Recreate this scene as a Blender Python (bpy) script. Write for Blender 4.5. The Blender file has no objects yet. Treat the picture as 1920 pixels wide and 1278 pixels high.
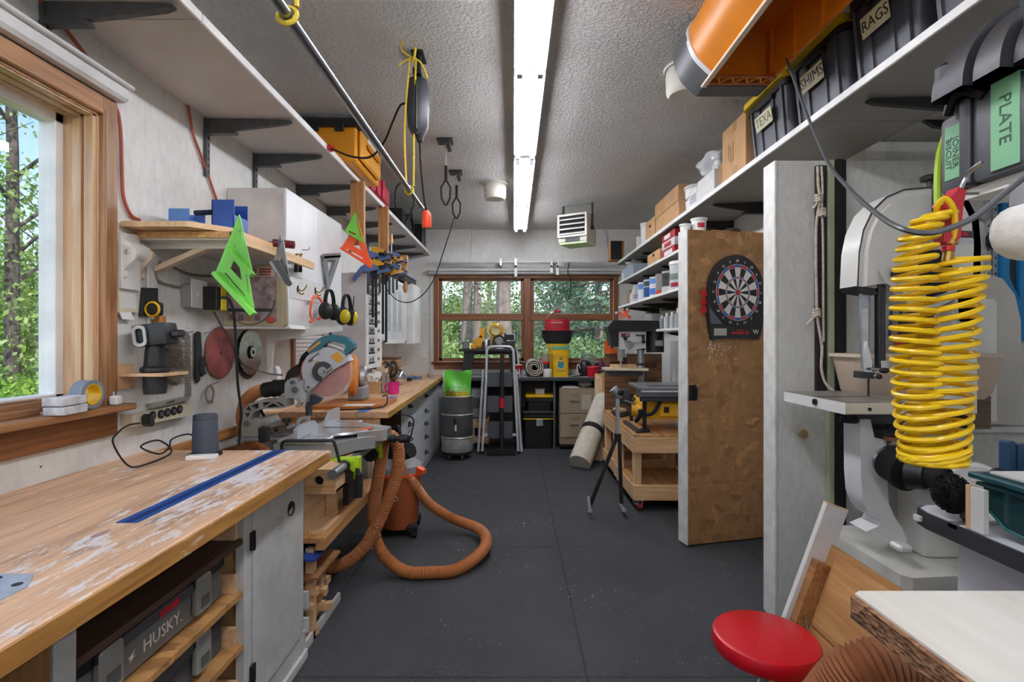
import bpy, bmesh, math, random
from mathutils import Vector as V, Matrix as MX, noise as NZ
S=bpy.context.scene; COL=S.collection; RND=random.Random(7); PI=math.pi
H=1.33; CX,CY,FP=963.,637.,960.
XL=-1.575; XR=1.737; YB=6.74; ZC=2.783
def at(px,py,Y): return V(((px-CX)/FP*Y,Y,H-(py-CY)/FP*Y))
def xp(px,Y): return (px-CX)/FP*Y
def zp(py,Y): return H-(py-CY)/FP*Y
def wl(px,py,x=XL):
    Y=FP*x/(px-CX); return V((x,Y,zp(py,Y)))
def yx(px,x): return FP*x/(px-CX)
def C(h):
    h=h.lstrip('#'); r=[int(h[i:i+2],16)/255 for i in (0,2,4)]
    return tuple((c/12.92 if c<=.04045 else ((c+.055)/1.055)**2.4) for c in r)+(1,)
# ---------- materials ----------
MC={}
def newmat(n):
    m=bpy.data.materials.new(n); m.use_nodes=True; nt=m.node_tree
    return m,nt,nt.nodes['Principled BSDF']
def nd(nt,t,**k):
    n=nt.nodes.new('ShaderNode'+t)
    for a,b in k.items():
        if a.startswith('_'): setattr(n,a[1:],b)
        else:
            n.inputs[int(a[1:]) if a[0]=='i' and a[1:].isdigit() else a.replace('_',' ')].default_value=b
    return n
def lk(nt,a,b): nt.links.new(a,b)
def ramp(nt,fac,stops):
    r=nd(nt,'ValToRGB'); e=r.color_ramp.elements
    while len(e)<len(stops): e.new(.5)
    for x,(p,c) in zip(e,stops): x.position=p; x.color=c if len(c)==4 else tuple(c)+(1,)
    lk(nt,fac,r.inputs[0]); return r
def coord(nt,sc=(1,1,1),rot=(0,0,0)):
    t=nd(nt,'TexCoord'); m=nd(nt,'Mapping'); m.inputs['Scale'].default_value=sc; m.inputs['Rotation'].default_value=rot
    lk(nt,t.outputs['Object'],m.inputs[0]); return m.outputs[0]
def bump(nt,p,h,s,d=.01):
    b=nd(nt,'Bump'); b.inputs['Strength'].default_value=s; b.inputs['Distance'].default_value=d
    lk(nt,h,b.inputs['Height']); lk(nt,b.outputs[0],p.inputs['Normal'])
def mixc(nt,f,a,b):
    m=nd(nt,'Mix',_data_type='RGBA')
    for i,v in ((0,f),(6,a),(7,b)):
        if hasattr(v,'links'): lk(nt,v,m.inputs[i])
        else: m.inputs[i].default_value=v
    return m.outputs[2]
def mat(h,r=.5,me=0,var=.08,vs=6,bp=0,bs=150,spec=.5,coat=0,al=1,tr=0):
    k=(h,r,me,var,vs,bp,bs,spec,coat,al,tr)
    if k in MC: return MC[k]
    m,nt,p=newmat('paint_'+h.lstrip('#')); c=C(h)
    p.inputs['Roughness'].default_value=r; p.inputs['Metallic'].default_value=me
    p.inputs['Specular IOR Level'].default_value=spec; p.inputs['Coat Weight'].default_value=coat
    p.inputs['Alpha'].default_value=al; p.inputs['Transmission Weight'].default_value=tr
    if var:
        n=nd(nt,'TexNoise',Scale=vs,Detail=4.); lk(nt,coord(nt),n.inputs[0])
        lo=tuple(x*(1-2*var) for x in c[:3]); hi=tuple(min(1,x*(1+var)) for x in c[:3])
        lk(nt,ramp(nt,n.outputs[0],[(.3,lo),(.7,hi)]).outputs[0],p.inputs['Base Color'])
    else: p.inputs['Base Color'].default_value=c
    if bp:
        n=nd(nt,'TexNoise',Scale=bs,Detail=3.); lk(nt,coord(nt),n.inputs[0]); bump(nt,p,n.outputs[0],bp)
    MC[k]=m; return m
def wood(h1,h2,ax=1,sc=1.,r=.55,fine=1,stain=None,sa=.62):
    k=('w',h1,h2,ax,sc,r,fine,stain,sa)
    if k in MC: return MC[k]
    m,nt,p=newmat('wood_'+h1.lstrip('#')); s=[14*sc]*3; s[ax]=1.1*sc
    co=coord(nt,tuple(s)); n=nd(nt,'TexNoise',Scale=1.6,Detail=6.,Distortion=1.2); lk(nt,co,n.inputs[0])
    s2=[90*sc]*3; s2[ax]=3*sc
    n2=nd(nt,'TexNoise',Scale=1.,Detail=3.); lk(nt,coord(nt,tuple(s2)),n2.inputs[0])
    mx=nd(nt,'Math',_operation='ADD'); mu=nd(nt,'Math',_operation='MULTIPLY',i1=.4*fine); lk(nt,n2.outputs[0],mu.inputs[0])
    lk(nt,n.outputs[0],mx.inputs[0]); lk(nt,mu.outputs[0],mx.inputs[1])
    o=ramp(nt,mx.outputs[0],[(.45,C(h2)),(.85,C(h1))]).outputs[0]
    if stain:
        s3=[7.]*3; s3[ax]=2.2
        a=nd(nt,'TexNoise',Scale=1.,Detail=9.,Roughness=.72); lk(nt,coord(nt,tuple(s3)),a.inputs[0])
        f=ramp(nt,a.outputs[0],[(sa,(0,0,0)),(sa+.07,(1,1,1))]).outputs[0]
        o=mixc(nt,f,o,C(stain))
    lk(nt,o,p.inputs['Base Color']); p.inputs['Roughness'].default_value=r
    bump(nt,p,mx.outputs[0],.15,.004); MC[k]=m; return m
def osb(h1='#a67b4f',h2='#845f3b',sc=1.):
    k=('o',h1,h2,sc)
    if k in MC: return MC[k]
    m,nt,p=newmat('strand_board'); L=[]
    nw=nd(nt,'TexNoise',Scale=7.,Detail=2.); lk(nt,coord(nt),nw.inputs[0])
    for i,(rot,s) in enumerate((((.5,.9,.3),(13,30,24)),((-.7,2.2,1.2),(11,28,26)),((.2,-.6,.4),(30,16,12)))):
        co=coord(nt,tuple(x*sc for x in s),rot); ad=nd(nt,'VectorMath',_operation='ADD'); lk(nt,co,ad.inputs[0])
        ms=nd(nt,'VectorMath',_operation='SCALE'); lk(nt,nw.outputs['Color'],ms.inputs[0]); ms.inputs['Scale'].default_value=.9; lk(nt,ms.outputs[0],ad.inputs[1])
        v=nd(nt,'TexVoronoi',Scale=1.); lk(nt,ad.outputs[0],v.inputs[0]); sp=nd(nt,'SeparateColor'); lk(nt,v.outputs['Color'],sp.inputs[0])
        g=nd(nt,'TexNoise',Scale=1.,Detail=3.); lk(nt,coord(nt,(60*sc,260*sc,200*sc),rot),g.inputs[0])
        c=ramp(nt,sp.outputs[0],[(0,C(h2)),(.5,C(h1)),(.86,C(h1)),(1,tuple(min(1,x*1.5) for x in C(h1)[:3]))]).outputs[0]
        c=mixc(nt,ramp(nt,g.outputs[0],[(.35,(0,0,0)),(.7,(.45,.45,.45))]).outputs[0],c,C(h2)); L.append((c,sp.outputs[1]))
    out=L[0][0]
    for c,f in L[1:]:
        out=mixc(nt,ramp(nt,f,[(.60,(0,0,0)),(.63,(.7,.7,.7))]).outputs[0],out,c)
    lk(nt,out,p.inputs['Base Color']); p.inputs['Roughness'].default_value=.55; MC[k]=m; return m
def benchtop(h1,h2,paint,amt,scuff='#7d6f70',front=0):
    m,nt,p=newmat('bench_plywood')
    n=nd(nt,'TexNoise',Scale=1.,Detail=7.,Distortion=.8); lk(nt,coord(nt,(16,1.6,16)),n.inputs[0])
    n2=nd(nt,'TexNoise',Scale=1.,Detail=4.); lk(nt,coord(nt,(110,5,110)),n2.inputs[0])
    ad=nd(nt,'Math',_operation='MULTIPLY_ADD',i1=.5); lk(nt,n2.outputs[0],ad.inputs[0]); lk(nt,n.outputs[0],ad.inputs[2])
    o=ramp(nt,ad.outputs[0],[(.5,C(h2)),(.72,C(h1)),(.95,tuple(min(1,x*1.25) for x in C(h1)[:3]))]).outputs[0]
    big=nd(nt,'TexNoise',Scale=2.1,Detail=3.); lk(nt,coord(nt,(1.6,1,1)),big.inputs[0])
    for col,sc,off,d in ((scuff,(30,7,30),.06,2),(paint,(34,9,34),0,3)):
        a=nd(nt,'TexNoise',Scale=1.,Detail=10.,Roughness=.75); lk(nt,coord(nt,sc,(0,0,d*.06)),a.inputs[0])
        q=nd(nt,'Math',_operation='MULTIPLY_ADD',i1=.55); lk(nt,big.outputs[0],q.inputs[0]); lk(nt,a.outputs[0],q.inputs[2])
        if front:
            sx=nd(nt,'SeparateXYZ'); lk(nt,coord(nt),sx.inputs[0]); mr=nd(nt,'MapRange'); mr.inputs[1].default_value=-.1; mr.inputs[2].default_value=.25; mr.inputs[3].default_value=-.07; mr.inputs[4].default_value=.03; lk(nt,sx.outputs[0],mr.inputs[0]); q2=nd(nt,'Math',_operation='ADD'); lk(nt,q.outputs[0],q2.inputs[0]); lk(nt,mr.outputs[0],q2.inputs[1]); q=q2
        o=mixc(nt,ramp(nt,q.outputs[0],[(amt+off,(0,0,0)),(amt+off+.05,(.9,.9,.9))]).outputs[0],o,C(col))
    lk(nt,o,p.inputs['Base Color']); p.inputs['Roughness'].default_value=.5; bump(nt,p,ad.outputs[0],.2,.004); return m
def chip(h1,h2):
    m,nt,p=newmat('chipboard_edge'); v=nd(nt,'TexVoronoi',Scale=170.); lk(nt,coord(nt,(1,.5,1)),v.inputs[0])
    sp=nd(nt,'SeparateColor'); lk(nt,v.outputs['Color'],sp.inputs[0])
    n=nd(nt,'TexNoise',Scale=12.,Detail=6.); lk(nt,coord(nt,(1,.4,1)),n.inputs[0])
    a=ramp(nt,sp.outputs[0],[(0,C(h2)),(1,C(h1))]).outputs[0]
    lk(nt,mixc(nt,ramp(nt,n.outputs[0],[(.52,(0,0,0)),(.6,(1,1,1))]).outputs[0],a,C('#3a2a22')),p.inputs['Base Color'])
    p.inputs['Roughness'].default_value=.85; bump(nt,p,v.outputs[0],.4); return m
def emit(h,s):
    m,nt,p=newmat('lamp_glow'); p.inputs['Emission Color'].default_value=C(h); p.inputs['Emission Strength'].default_value=s
    p.inputs['Base Color'].default_value=C(h); return m
def wallpaint(h,dirt,bpS=.25,sc=1.,amt=.64):
    m,nt,p=newmat('wall_paint'); n=nd(nt,'TexNoise',Scale=1.7*sc,Detail=8.,Roughness=.65); lk(nt,coord(nt),n.inputs[0])
    f=ramp(nt,n.outputs[0],[(amt-.12,(0,0,0)),(amt+.12,(1,1,1))]).outputs[0]
    n1=nd(nt,'TexNoise',Scale=40.*sc,Detail=5.); lk(nt,coord(nt,(1,1,.4)),n1.inputs[0])
    base=mixc(nt,ramp(nt,n1.outputs[0],[(.4,(0,0,0)),(.75,(1,1,1))]).outputs[0],C(h),tuple(x*.86 for x in C(h)[:3])+(1,))
    o=mixc(nt,f,base,C(dirt))
    v=nd(nt,'TexVoronoi',Scale=4.5); lk(nt,coord(nt,(1,1,1.3)),v.inputs[0])
    o=mixc(nt,ramp(nt,v.outputs[0],[(.018,(1,1,1)),(.026,(0,0,0))]).outputs[0],o,C('#4a4744'))
    lk(nt,o,p.inputs['Base Color']); p.inputs['Roughness'].default_value=.55
    n2=nd(nt,'TexNoise',Scale=55.,Detail=4.); lk(nt,coord(nt),n2.inputs[0]); bump(nt,p,n2.outputs[0],bpS,.004); return m
# ---------- mesh builder ----------
def frm(o,x,y):
    x=V(x).normalized(); z=x.cross(V(y)).normalized(); y=z.cross(x)
    M=MX((x,y,z)).transposed().to_4x4(); M.translation=V(o); return M
def F(o,d='f',rot=0):
    a={'f':((1,0,0),(0,0,1)),'l':((0,1,0),(0,0,1)),'r':((0,-1,0),(0,0,1)),'u':((1,0,0),(0,1,0)),'b':((-1,0,0),(0,0,1)),'d':((1,0,0),(0,-1,0))}[d]
    return frm(o,*a)@MX.Rotation(rot,4,'Z')
def L(o,rz=0,rx=0,ry=0):
    return MX.Translation(V(o))@MX.Rotation(rz,4,'Z')@MX.Rotation(ry,4,'Y')@MX.Rotation(rx,4,'X')
def spl(P,n=8,closed=False):
    P=[V(p) for p in P]; out=[]; m=len(P)
    for i in range(m if closed else m-1):
        g=(lambda j:P[j%m]) if closed else (lambda j:P[max(0,min(m-1,j))])
        a,b,c,d=g(i-1),g(i),g(i+1),g(i+2)
        for k in range(n):
            t=k/n; out.append(.5*((2*b)+(c-a)*t+(2*a-5*b+4*c-d)*t*t+(3*b-a-3*c+d)*t**3))
    if not closed: out.append(P[-1])
    return out
def resample(P,step):
    P=[V(p) for p in P]; out=[P[0].copy()]; acc=0
    for a,b in zip(P,P[1:]):
        d=(b-a).length
        if d<1e-9: continue
        t=step-acc
        while t<=d: out.append(a.lerp(b,t/d)); t+=step
        acc=(acc+d)%step if t-step<=d else acc
        acc=d-(t-step)
    return out
class B:
    def __init__(s,T=None): s.b=bmesh.new(); s.T=T if T is not None else MX()
    def _v(s,p): return s.b.verts.new(s.T@V(p))
    def box(s,lo,hi,bev=0,M=None,seg=1):
        lo,hi=V(lo),V(hi); c=(lo+hi)/2; d=hi-lo; M=M if M is not None else MX()
        r=bmesh.ops.create_cube(s.b,size=1,matrix=s.T@M@MX.Translation(c)@MX.Diagonal((abs(d.x),abs(d.y),abs(d.z),1)))
        if bev:
            vs=set(r['verts']); es=[e for e in s.b.edges if e.verts[0] in vs and e.verts[1] in vs]
            bmesh.ops.bevel(s.b,geom=es,offset=bev,segments=seg,affect='EDGES',profile=.6)
        return s
    def cyl(s,p0,p1,r,r2=None,n=14):
        p0,p1=V(p0),V(p1); d=p1-p0; q=d.to_track_quat('Z','Y').to_matrix().to_4x4(); r2=r if r2 is None else r2
        M=s.T@MX.Translation((p0+p1)/2)@q
        bmesh.ops.create_cone(s.b,cap_ends=True,cap_tris=False,segments=n,radius1=r,radius2=r2,depth=d.length,matrix=M); return s
    def tube(s,P,r,n=8,closed=False,flat=1.,cap=True):
        P=[V(p) for p in P]; m=len(P); rings=[]
        t=(P[1]-P[0]).normalized(); up=V((0,0,1)) if abs(t.z)<.9 else V((1,0,0)); u=(up-t*up.dot(t)).normalized()
        for i in range(m):
            if closed: tn=(P[(i+1)%m]-P[i-1])
            else: tn=P[min(i+1,m-1)]-P[max(i-1,0)]
            if tn.length<1e-9: tn=t
            tn.normalize(); u=u-tn*u.dot(tn)
            if u.length<1e-6: u=tn.orthogonal()
            u.normalize(); w=tn.cross(u); rr=r[i] if isinstance(r,(list,tuple)) else r
            rings.append([s._v(P[i]+(u*math.cos(2*PI*k/n)+w*math.sin(2*PI*k/n)*flat)*rr) for k in range(n)]); t=tn
        for i in range(m if closed else m-1):
            a,b=rings[i],rings[(i+1)%m]
            for k in range(n): s.b.faces.new((a[k],a[(k+1)%n],b[(k+1)%n],b[k]))
        if cap and not closed: s.b.faces.new(rings[0][::-1]); s.b.faces.new(rings[-1])
        return s
    def lathe(s,prof,M=None,n=24,ang=2*PI):
        M=M if M is not None else MX(); rings=[]; full=abs(ang-2*PI)<1e-6
        for r,z in prof:
            rings.append([s._v(M@V((r*math.cos(ang*k/n),r*math.sin(ang*k/n),z))) for k in range(n if full else n+1)] if r>1e-5 else [s._v(M@V((0,0,z)))])
        for a,b in zip(rings,rings[1:]):
            q=n
            for k in range(q):
                k2=(k+1)%len(a) if len(a)>1 else 0; j2=(k+1)%len(b) if len(b)>1 else 0
                if len(a)>1 and len(b)>1: s.b.faces.new((a[k],a[k2],b[j2],b[k]))
                elif len(a)>1: s.b.faces.new((a[k],a[k2],b[0]))
                elif len(b)>1: s.b.faces.new((a[0],b[j2],b[k]))
        return s
    def prism(s,poly,h,M=None,holes=(),z0=0):
        M=M if M is not None else MX(); lo=[];E=[];loops=[]
        for lp in [poly]+list(holes):
            vs=[s._v(M@V((x,y,z0))) for x,y in lp]; loops.append(vs)
            E+=[s.b.edges.new((vs[i],vs[(i+1)%len(vs)])) for i in range(len(vs))]
        if holes: fs=[g for g in bmesh.ops.triangle_fill(s.b,edges=E,use_beauty=True)['geom'] if isinstance(g,bmesh.types.BMFace)]
        else: fs=[s.b.faces.new(loops[0])]
        d=(s.T@M).to_3x3()@V((0,0,h)); mp={}
        for l in loops:
            for v in l: mp[v]=s.b.verts.new(v.co+d)
        for f in list(fs): s.b.faces.new([mp[v] for v in f.verts][::-1])
        for l in loops:
            for i in range(len(l)):
                a,b=l[i],l[(i+1)%len(l)]; s.b.faces.new((a,mp[a],mp[b],b))
        return s
    def ell(s,c,r,M=None,n=16):
        r=(r,r,r) if not hasattr(r,'__len__') else r; M=M if M is not None else MX()
        bmesh.ops.create_uvsphere(s.b,u_segments=n,v_segments=max(6,n//2),radius=1,matrix=s.T@MX.Translation(V(c))@M@MX.Diagonal((*r,1))); return s
    def quad(s,*p): s.b.faces.new([s._v(q) for q in p]); return s
    def bar(s,p0,p1,w,h,up=(0,0,1)):
        p0,p1=V(p0),V(p1); d=p1-p0; x=d.normalized(); u=V(up)
        if abs(x.dot(u))>.98: u=V((1,0,0))
        M=frm(p0,x,u); s.box((0,-h/2,-w/2),(d.length,h/2,w/2),M=M); return s
    def sheet(s,nx,ny,fn,th=0):
        g=[[s._v(fn(i/nx,j/ny)) for i in range(nx+1)] for j in range(ny+1)]
        for j in range(ny):
            for i in range(nx): s.b.faces.new((g[j][i],g[j][i+1],g[j+1][i+1],g[j+1][i]))
        return s
def rrect(w,h,r,n=5,cx=0,cy=0):
    o=[]
    for (x,y,a) in ((w/2-r,h/2-r,0),(-w/2+r,h/2-r,90),(-w/2+r,-h/2+r,180),(w/2-r,-h/2+r,270)):
        for k in range(n+1):
            t=math.radians(a+90*k/n); o.append((cx+x+r*math.cos(t),cy+y+r*math.sin(t)))
    return o
def circ(r,n=24,cx=0,cy=0,a0=0,a1=360):
    full=a1-a0>=360
    return [(cx+r*math.cos(math.radians(a0+(a1-a0)*k/(n if full else n-1))),cy+r*math.sin(math.radians(a0+(a1-a0)*k/(n if full else n-1)))) for k in range(n)]
# ---------- scene graph ----------
WM={}
def obj(name,b,m,parent=None,label=None,sm=35,kind=None):
    me=bpy.data.meshes.new(name); bmesh.ops.recalc_face_normals(b.b,faces=b.b.faces); b.b.to_mesh(me); b.b.free()
    me.polygons.foreach_set('use_smooth',[True]*len(me.polygons)); me.set_sharp_from_angle(angle=math.radians(sm))
    if m: me.materials.append(m)
    o=bpy.data.objects.new(name,me); COL.objects.link(o)
    if parent is not None:
        W=WM[parent]; me.transform(W.inverted()); o.parent=parent; WM[o]=W
    else:
        vs=[v.co for v in me.vertices]
        if vs:
            c=V(((min(v.x for v in vs)+max(v.x for v in vs))/2,(min(v.y for v in vs)+max(v.y for v in vs))/2,min(v.z for v in vs)))
            me.transform(MX.Translation(-c)); o.location=c; WM[o]=MX.Translation(c)
    if label: o['label']=label
    if kind: o['kind']=kind
    return o
def tag(o,label,cat,group=None,kind=None):
    o['label']=label; o['category']=cat
    if group: o['group']=group
    if kind: o['kind']=kind
    return o
def thing(name,label,cat,loc=(0,0,0),group=None):
    o=bpy.data.objects.new(name,None); o.empty_display_size=.05; COL.objects.link(o); o.location=V(loc); WM[o]=MX.Translation(V(loc)); return tag(o,label,cat,group)
def solo(name,b,m,label,cat,group=None,sm=35): return tag(obj(name,b,m,sm=sm),label,cat,group)
def struct(name,b,m,parent=None,sm=35): return obj(name,b,m,parent,kind='structure' if parent is None else None,sm=sm)
def dup(root,M,label=None,group=None):
    # copy of a thing and its parts, moved by the world matrix M
    r=root.copy(); COL.objects.link(r); r.matrix_world=M@WM[root]; r.location,rq,_=(M@WM[root]).decompose(); r.rotation_euler=rq.to_euler(); WM[r]=M@WM[root]
    if label: r['label']=label
    if group: r['group']=group
    def rec(src,dst):
        for ch in list(src.children):
            c=ch.copy(); COL.objects.link(c); c.parent=dst; WM[c]=WM[r]; rec(ch,c)
    rec(root,r); return r
def txt(s,M,size,m,parent,name='lettering',ext=.0006,al='CENTER',sx=1.):
    cu=bpy.data.curves.new('t','FONT'); cu.body=s; cu.size=size; cu.align_x=al; cu.align_y='CENTER'; cu.extrude=ext; cu.resolution_u=2
    t=bpy.data.objects.new('t',cu); me=bpy.data.meshes.new_from_object(t); bpy.data.objects.remove(t); bpy.data.curves.remove(cu)
    o=bpy.data.objects.new(name,me); me.name=name; COL.objects.link(o); me.materials.clear(); me.materials.append(m)
    W=WM[parent]; me.transform(W.inverted()@M@MX.Diagonal((sx,1,1,1))); o.parent=parent; WM[o]=W; return o
# shared materials
m_white=mat('#e2e2e0',.5); m_wpaint=mat('#dcdbd7',.45,0,.06,9,.15,40); m_black=mat('#1b1b1c',.45); m_rub=mat('#141415',.8,0,.1); m_steel=mat('#b9bcc0',.3,1,.1,20)
m_alu=mat('#c9ccd0',.35,.85,.08,30); m_dkst=mat('#4a4c50',.4,.8,.1,20); m_grey=mat('#8b8d90',.5); m_gun=mat('#3a3c40',.45,.3); m_red=mat('#c01425',.35); m_yel=mat('#e8b800',.4)
m_chrome=mat('#d8dade',.12,1,0); m_kraft=mat('#c49a6c',.75,0,.06,12); m_pine=wood('#e6c49c','#c99c6c',2); m_pinex=wood('#e0ba8c','#c08f5e',0); m_piney=wood('#e6c49c','#c99c6c',1)
m_ply=wood('#cf9f68','#9c6a3a',1,1.,.5); m_oak=wood('#aa7d54','#75492a',2,1.1,.4); m_oakx=wood('#aa7d54','#75492a',0,1.1,.4); m_oaky=wood('#a87950','#704526',1,1.1,.4)
m_bolt=mat('#77797c',.35,.9)
# ================= setting =================
def floor_mat():
    m,nt,p=newmat('rubber_mat'); t=nd(nt,'TexCoord'); g=nd(nt,'NewGeometry'); pos=g.outputs['Position']; s=nd(nt,'SeparateXYZ'); lk(nt,pos,s.inputs[0])
    n=nd(nt,'TexNoise',Scale=1.3,Detail=7.,Roughness=.65); lk(nt,pos,n.inputs[0])
    base=ramp(nt,n.outputs[0],[(.3,C('#3a3b3f')),(.62,C('#46474b')),(.8,C('#545558'))]).outputs[0]
    # dust specks in patches
    v=nd(nt,'TexVoronoi',Scale=38.); lk(nt,pos,v.inputs[0])
    n2=nd(nt,'TexNoise',Scale=2.1,Detail=4.); lk(nt,pos,n2.inputs[0])
    th=nd(nt,'MapRange'); th.inputs[1].default_value=.45; th.inputs[2].default_value=.72; th.inputs[3].default_value=.03; th.inputs[4].default_value=.20; lk(nt,n2.outputs[0],th.inputs[0])
    ls=nd(nt,'Math',_operation='LESS_THAN'); lk(nt,v.outputs[0],ls.inputs[0]); lk(nt,th.outputs[0],ls.inputs[1])
    sp=nd(nt,'SeparateColor'); lk(nt,v.outputs['Color'],sp.inputs[0]); gt=nd(nt,'Math',_operation='GREATER_THAN',i1=.45); lk(nt,sp.outputs[0],gt.inputs[0])
    mu=nd(nt,'Math',_operation='MULTIPLY'); lk(nt,ls.outputs[0],mu.inputs[0]); lk(nt,gt.outputs[0],mu.inputs[1])
    c=mixc(nt,mu.outputs[0],base,C('#c9c9c7'))
    # seams
    seam=None
    for ax,off,per in ((0,.29,1.2),(1,3.29,1.27)):
        a=nd(nt,'Math',_operation='SUBTRACT',i1=off-per*20); lk(nt,s.outputs[ax],a.inputs[0])
        f=nd(nt,'Math',_operation='PINGPONG',i1=per/2); lk(nt,a.outputs[0],f.inputs[0])
        l=nd(nt,'Math',_operation='LESS_THAN',i1=.0035); lk(nt,f.outputs[0],l.inputs[0])
        if seam is None: seam=l.outputs[0]
        else:
            q=nd(nt,'Math',_operation='MAXIMUM'); lk(nt,seam,q.inputs[0]); lk(nt,l.outputs[0],q.inputs[1]); seam=q.outputs[0]
    c=mixc(nt,seam,c,C('#17181a')); lk(nt,c,p.inputs['Base Color']); p.inputs['Roughness'].default_value=.55; p.inputs['Specular IOR Level'].default_value=.35
    w=[]
    for ax in (0,1):
        a=nd(nt,'Math',_operation='MULTIPLY',i1=2*PI/.016); lk(nt,s.outputs[ax],a.inputs[0]); b=nd(nt,'Math',_operation='SINE'); lk(nt,a.outputs[0],b.inputs[0]); w.append(b.outputs[0])
    q=nd(nt,'Math',_operation='MULTIPLY'); lk(nt,w[0],q.inputs[0]); lk(nt,w[1],q.inputs[1]); bump(nt,p,q.outputs[0],.7,.0026); return m
def ceil_mat():
    m,nt,p=newmat('textured_ceiling'); n=nd(nt,'TexNoise',Scale=55.,Detail=3.,Roughness=.55,Distortion=.4); lk(nt,coord(nt),n.inputs[0])
    n1=nd(nt,'TexNoise',Scale=1.2,Detail=5.); lk(nt,coord(nt),n1.inputs[0])
    lk(nt,ramp(nt,n1.outputs[0],[(.3,C('#c9c7c4')),(.7,C('#dad8d5'))]).outputs[0],p.inputs['Base Color'])
    r=ramp(nt,n.outputs[0],[(.42,(0,0,0)),(.6,(1,1,1))]); bump(nt,p,r.outputs[0],.9,.007); p.inputs['Roughness'].default_value=.85; return m
mW=wallpaint('#dddcd8','#bcbab4',.3,1.,.66); mWg=wallpaint('#d3d3cf','#b4b2ac',.85,1.,.66)
X2=3.0; Y0=-1.6
struct('floor',B().box((XL-.2,Y0,-.05),(X2,YB+.1,0)),floor_mat())
struct('ceiling',B().box((XL-.2,Y0,ZC),(X2,YB+.1,ZC+.08)),ceil_mat())
LW=(.55,1.944,1.085,2.187)  # left window opening y0,y1,z0,z1
BW=(-.99,1.315,1.05,2.14)
def holed(name,m,mk,u0,u1,v0,v1,h):
    b=B()
    for a in ((u0,h[0],v0,v1),(h[1],u1,v0,v1),(h[0],h[1],v0,h[2]),(h[0],h[1],h[3],v1)): mk(b,*a)
    return struct(name,b,m)
holed('wall_left',mW,lambda b,a,c,d,e:b.box((XL-.18,a,d),(XL,c,e)),Y0,YB,0,ZC,LW)
holed('wall_back',mW,lambda b,a,c,d,e:b.box((a,YB,d),(c,YB+.16,e)),XL-.18,X2,0,ZC,BW)
struct('wall_right',B().box((XR,2.526,0),(XR+.1,YB,ZC)),mW)
struct('wall_partition',B().box((1.247,2.43,0),(X2,2.526,2.18)),mWg)
struct('wall_loft',B().box((XR+.1,2.531,2.0),(X2,2.6,ZC)),mWg)
struct('wall_alcove',B().box((X2-.02,Y0,0),(X2+.1,2.6,ZC)),mWg)
struct('wall_front',B().box((XL-.2,Y0-.1,0),(X2,Y0,ZC)),mW)
struct('trim_1',B().box((1.235,2.424,0),(1.247,2.532,2.18),.002),mat('#e9e8e4',.4,0,.08,14,.2,40))
struct('trim_2',B().box((1.9,2.40,.895),(X2-.02,2.43,.925),.003),m_white)
# seams of the wall panels
struct('trim_3',B().box((-1.106,YB-.01,.9),(-1.09,YB,2.2)),mat('#c2c0bb',.6)); struct('trim_6',B().box((-.9,YB-.006,2.33),(.9,YB,2.336)),mat('#c2c0bb',.6))
gm,nt,p=newmat('window_glass'); nt.nodes.remove(p); o=nt.nodes['Material Output']; mx=nd(nt,'MixShader',i0=.05); tb=nd(nt,'BsdfTransparent'); gb=nd(nt,'BsdfGlossy',Roughness=.02)
tb.inputs[0].default_value=(.97,.98,.98,1); lk(nt,tb.outputs[0],mx.inputs[1]); lk(nt,gb.outputs[0],mx.inputs[2]); lk(nt,mx.outputs[0],o.inputs[0]); m_glass=gm
# left window
y0,y1,z0,z1=LW; w=obj('window_1',B().box((XL-.16,y0,z0),(XL-.12,y0+.05,z1)).box((XL-.19,y1-.045,z0),(XL-.125,y1-.001,z1),.003).box((XL-.19,y0,z1-.045),(XL-.125,y1,z1),.003).box((XL-.19,y0,z0),(XL-.125,y1,z0+.045),.003),mat('#eceeee',.35),kind='structure')
obj('pane',B().box((XL-.166,y0+.04,z0+.04),(XL-.162,y1-.04,z1-.04)),m_glass,w)
b=B()
for a in (-.125,-.085,-.04): b.box((XL+a,y1-.012-(.008 if a>-.1 else 0),z0),(XL+a+.033,y1+.002,z1)).box((XL+a,y0,z1-.012),(XL+a+.033,y1,z1+.001))
b.box((XL-.12,y1-.006,z0),(XL+.001,y1+.003,z1)).box((XL-.12,y0,z1-.006),(XL+.001,y1,z1+.003)); obj('jamb',b,wood('#d9b995','#b78c65',2,1.,.35),w)  # jamb wood coloured paler than the oak casing to carry its sheen
b=B().box((XL,y1,z0-.02),(XL+.02,y1+.07,z1+.07),.004).box((XL+.018,y1+.005,z0-.02),(XL+.024,y1+.02,z1+.02),.002); obj('casing',b,m_oak,w)
obj('casing',B().box((XL,y0,z1),(XL+.02,y1+.0,z1+.07),.004),m_oaky,w)
obj('sill',B().box((XL-.12,y0-.1,z0-.03),(XL+.075,y1+.1,z0-.005),.006).box((XL-.1,y0,z0-.004),(XL-.03,y1,z0+.035),.004),m_oaky,w)
obj('apron',B().box((XL,y0-.1,z0-.125),(XL+.02,y1+.07,z0-.03),.004),wood('#8a5a33','#5d3717',1,1.,.4),w)
obj('roller_shade',B().box((XL,y0-.1,z1+.075),(XL+.06,y1+.085,z1+.135),.012).box((XL,y0-.1,z1+.13),(XL+.075,y1+.09,z1+.145),.004),mat('#d5d5d3',.4),w)
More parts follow.
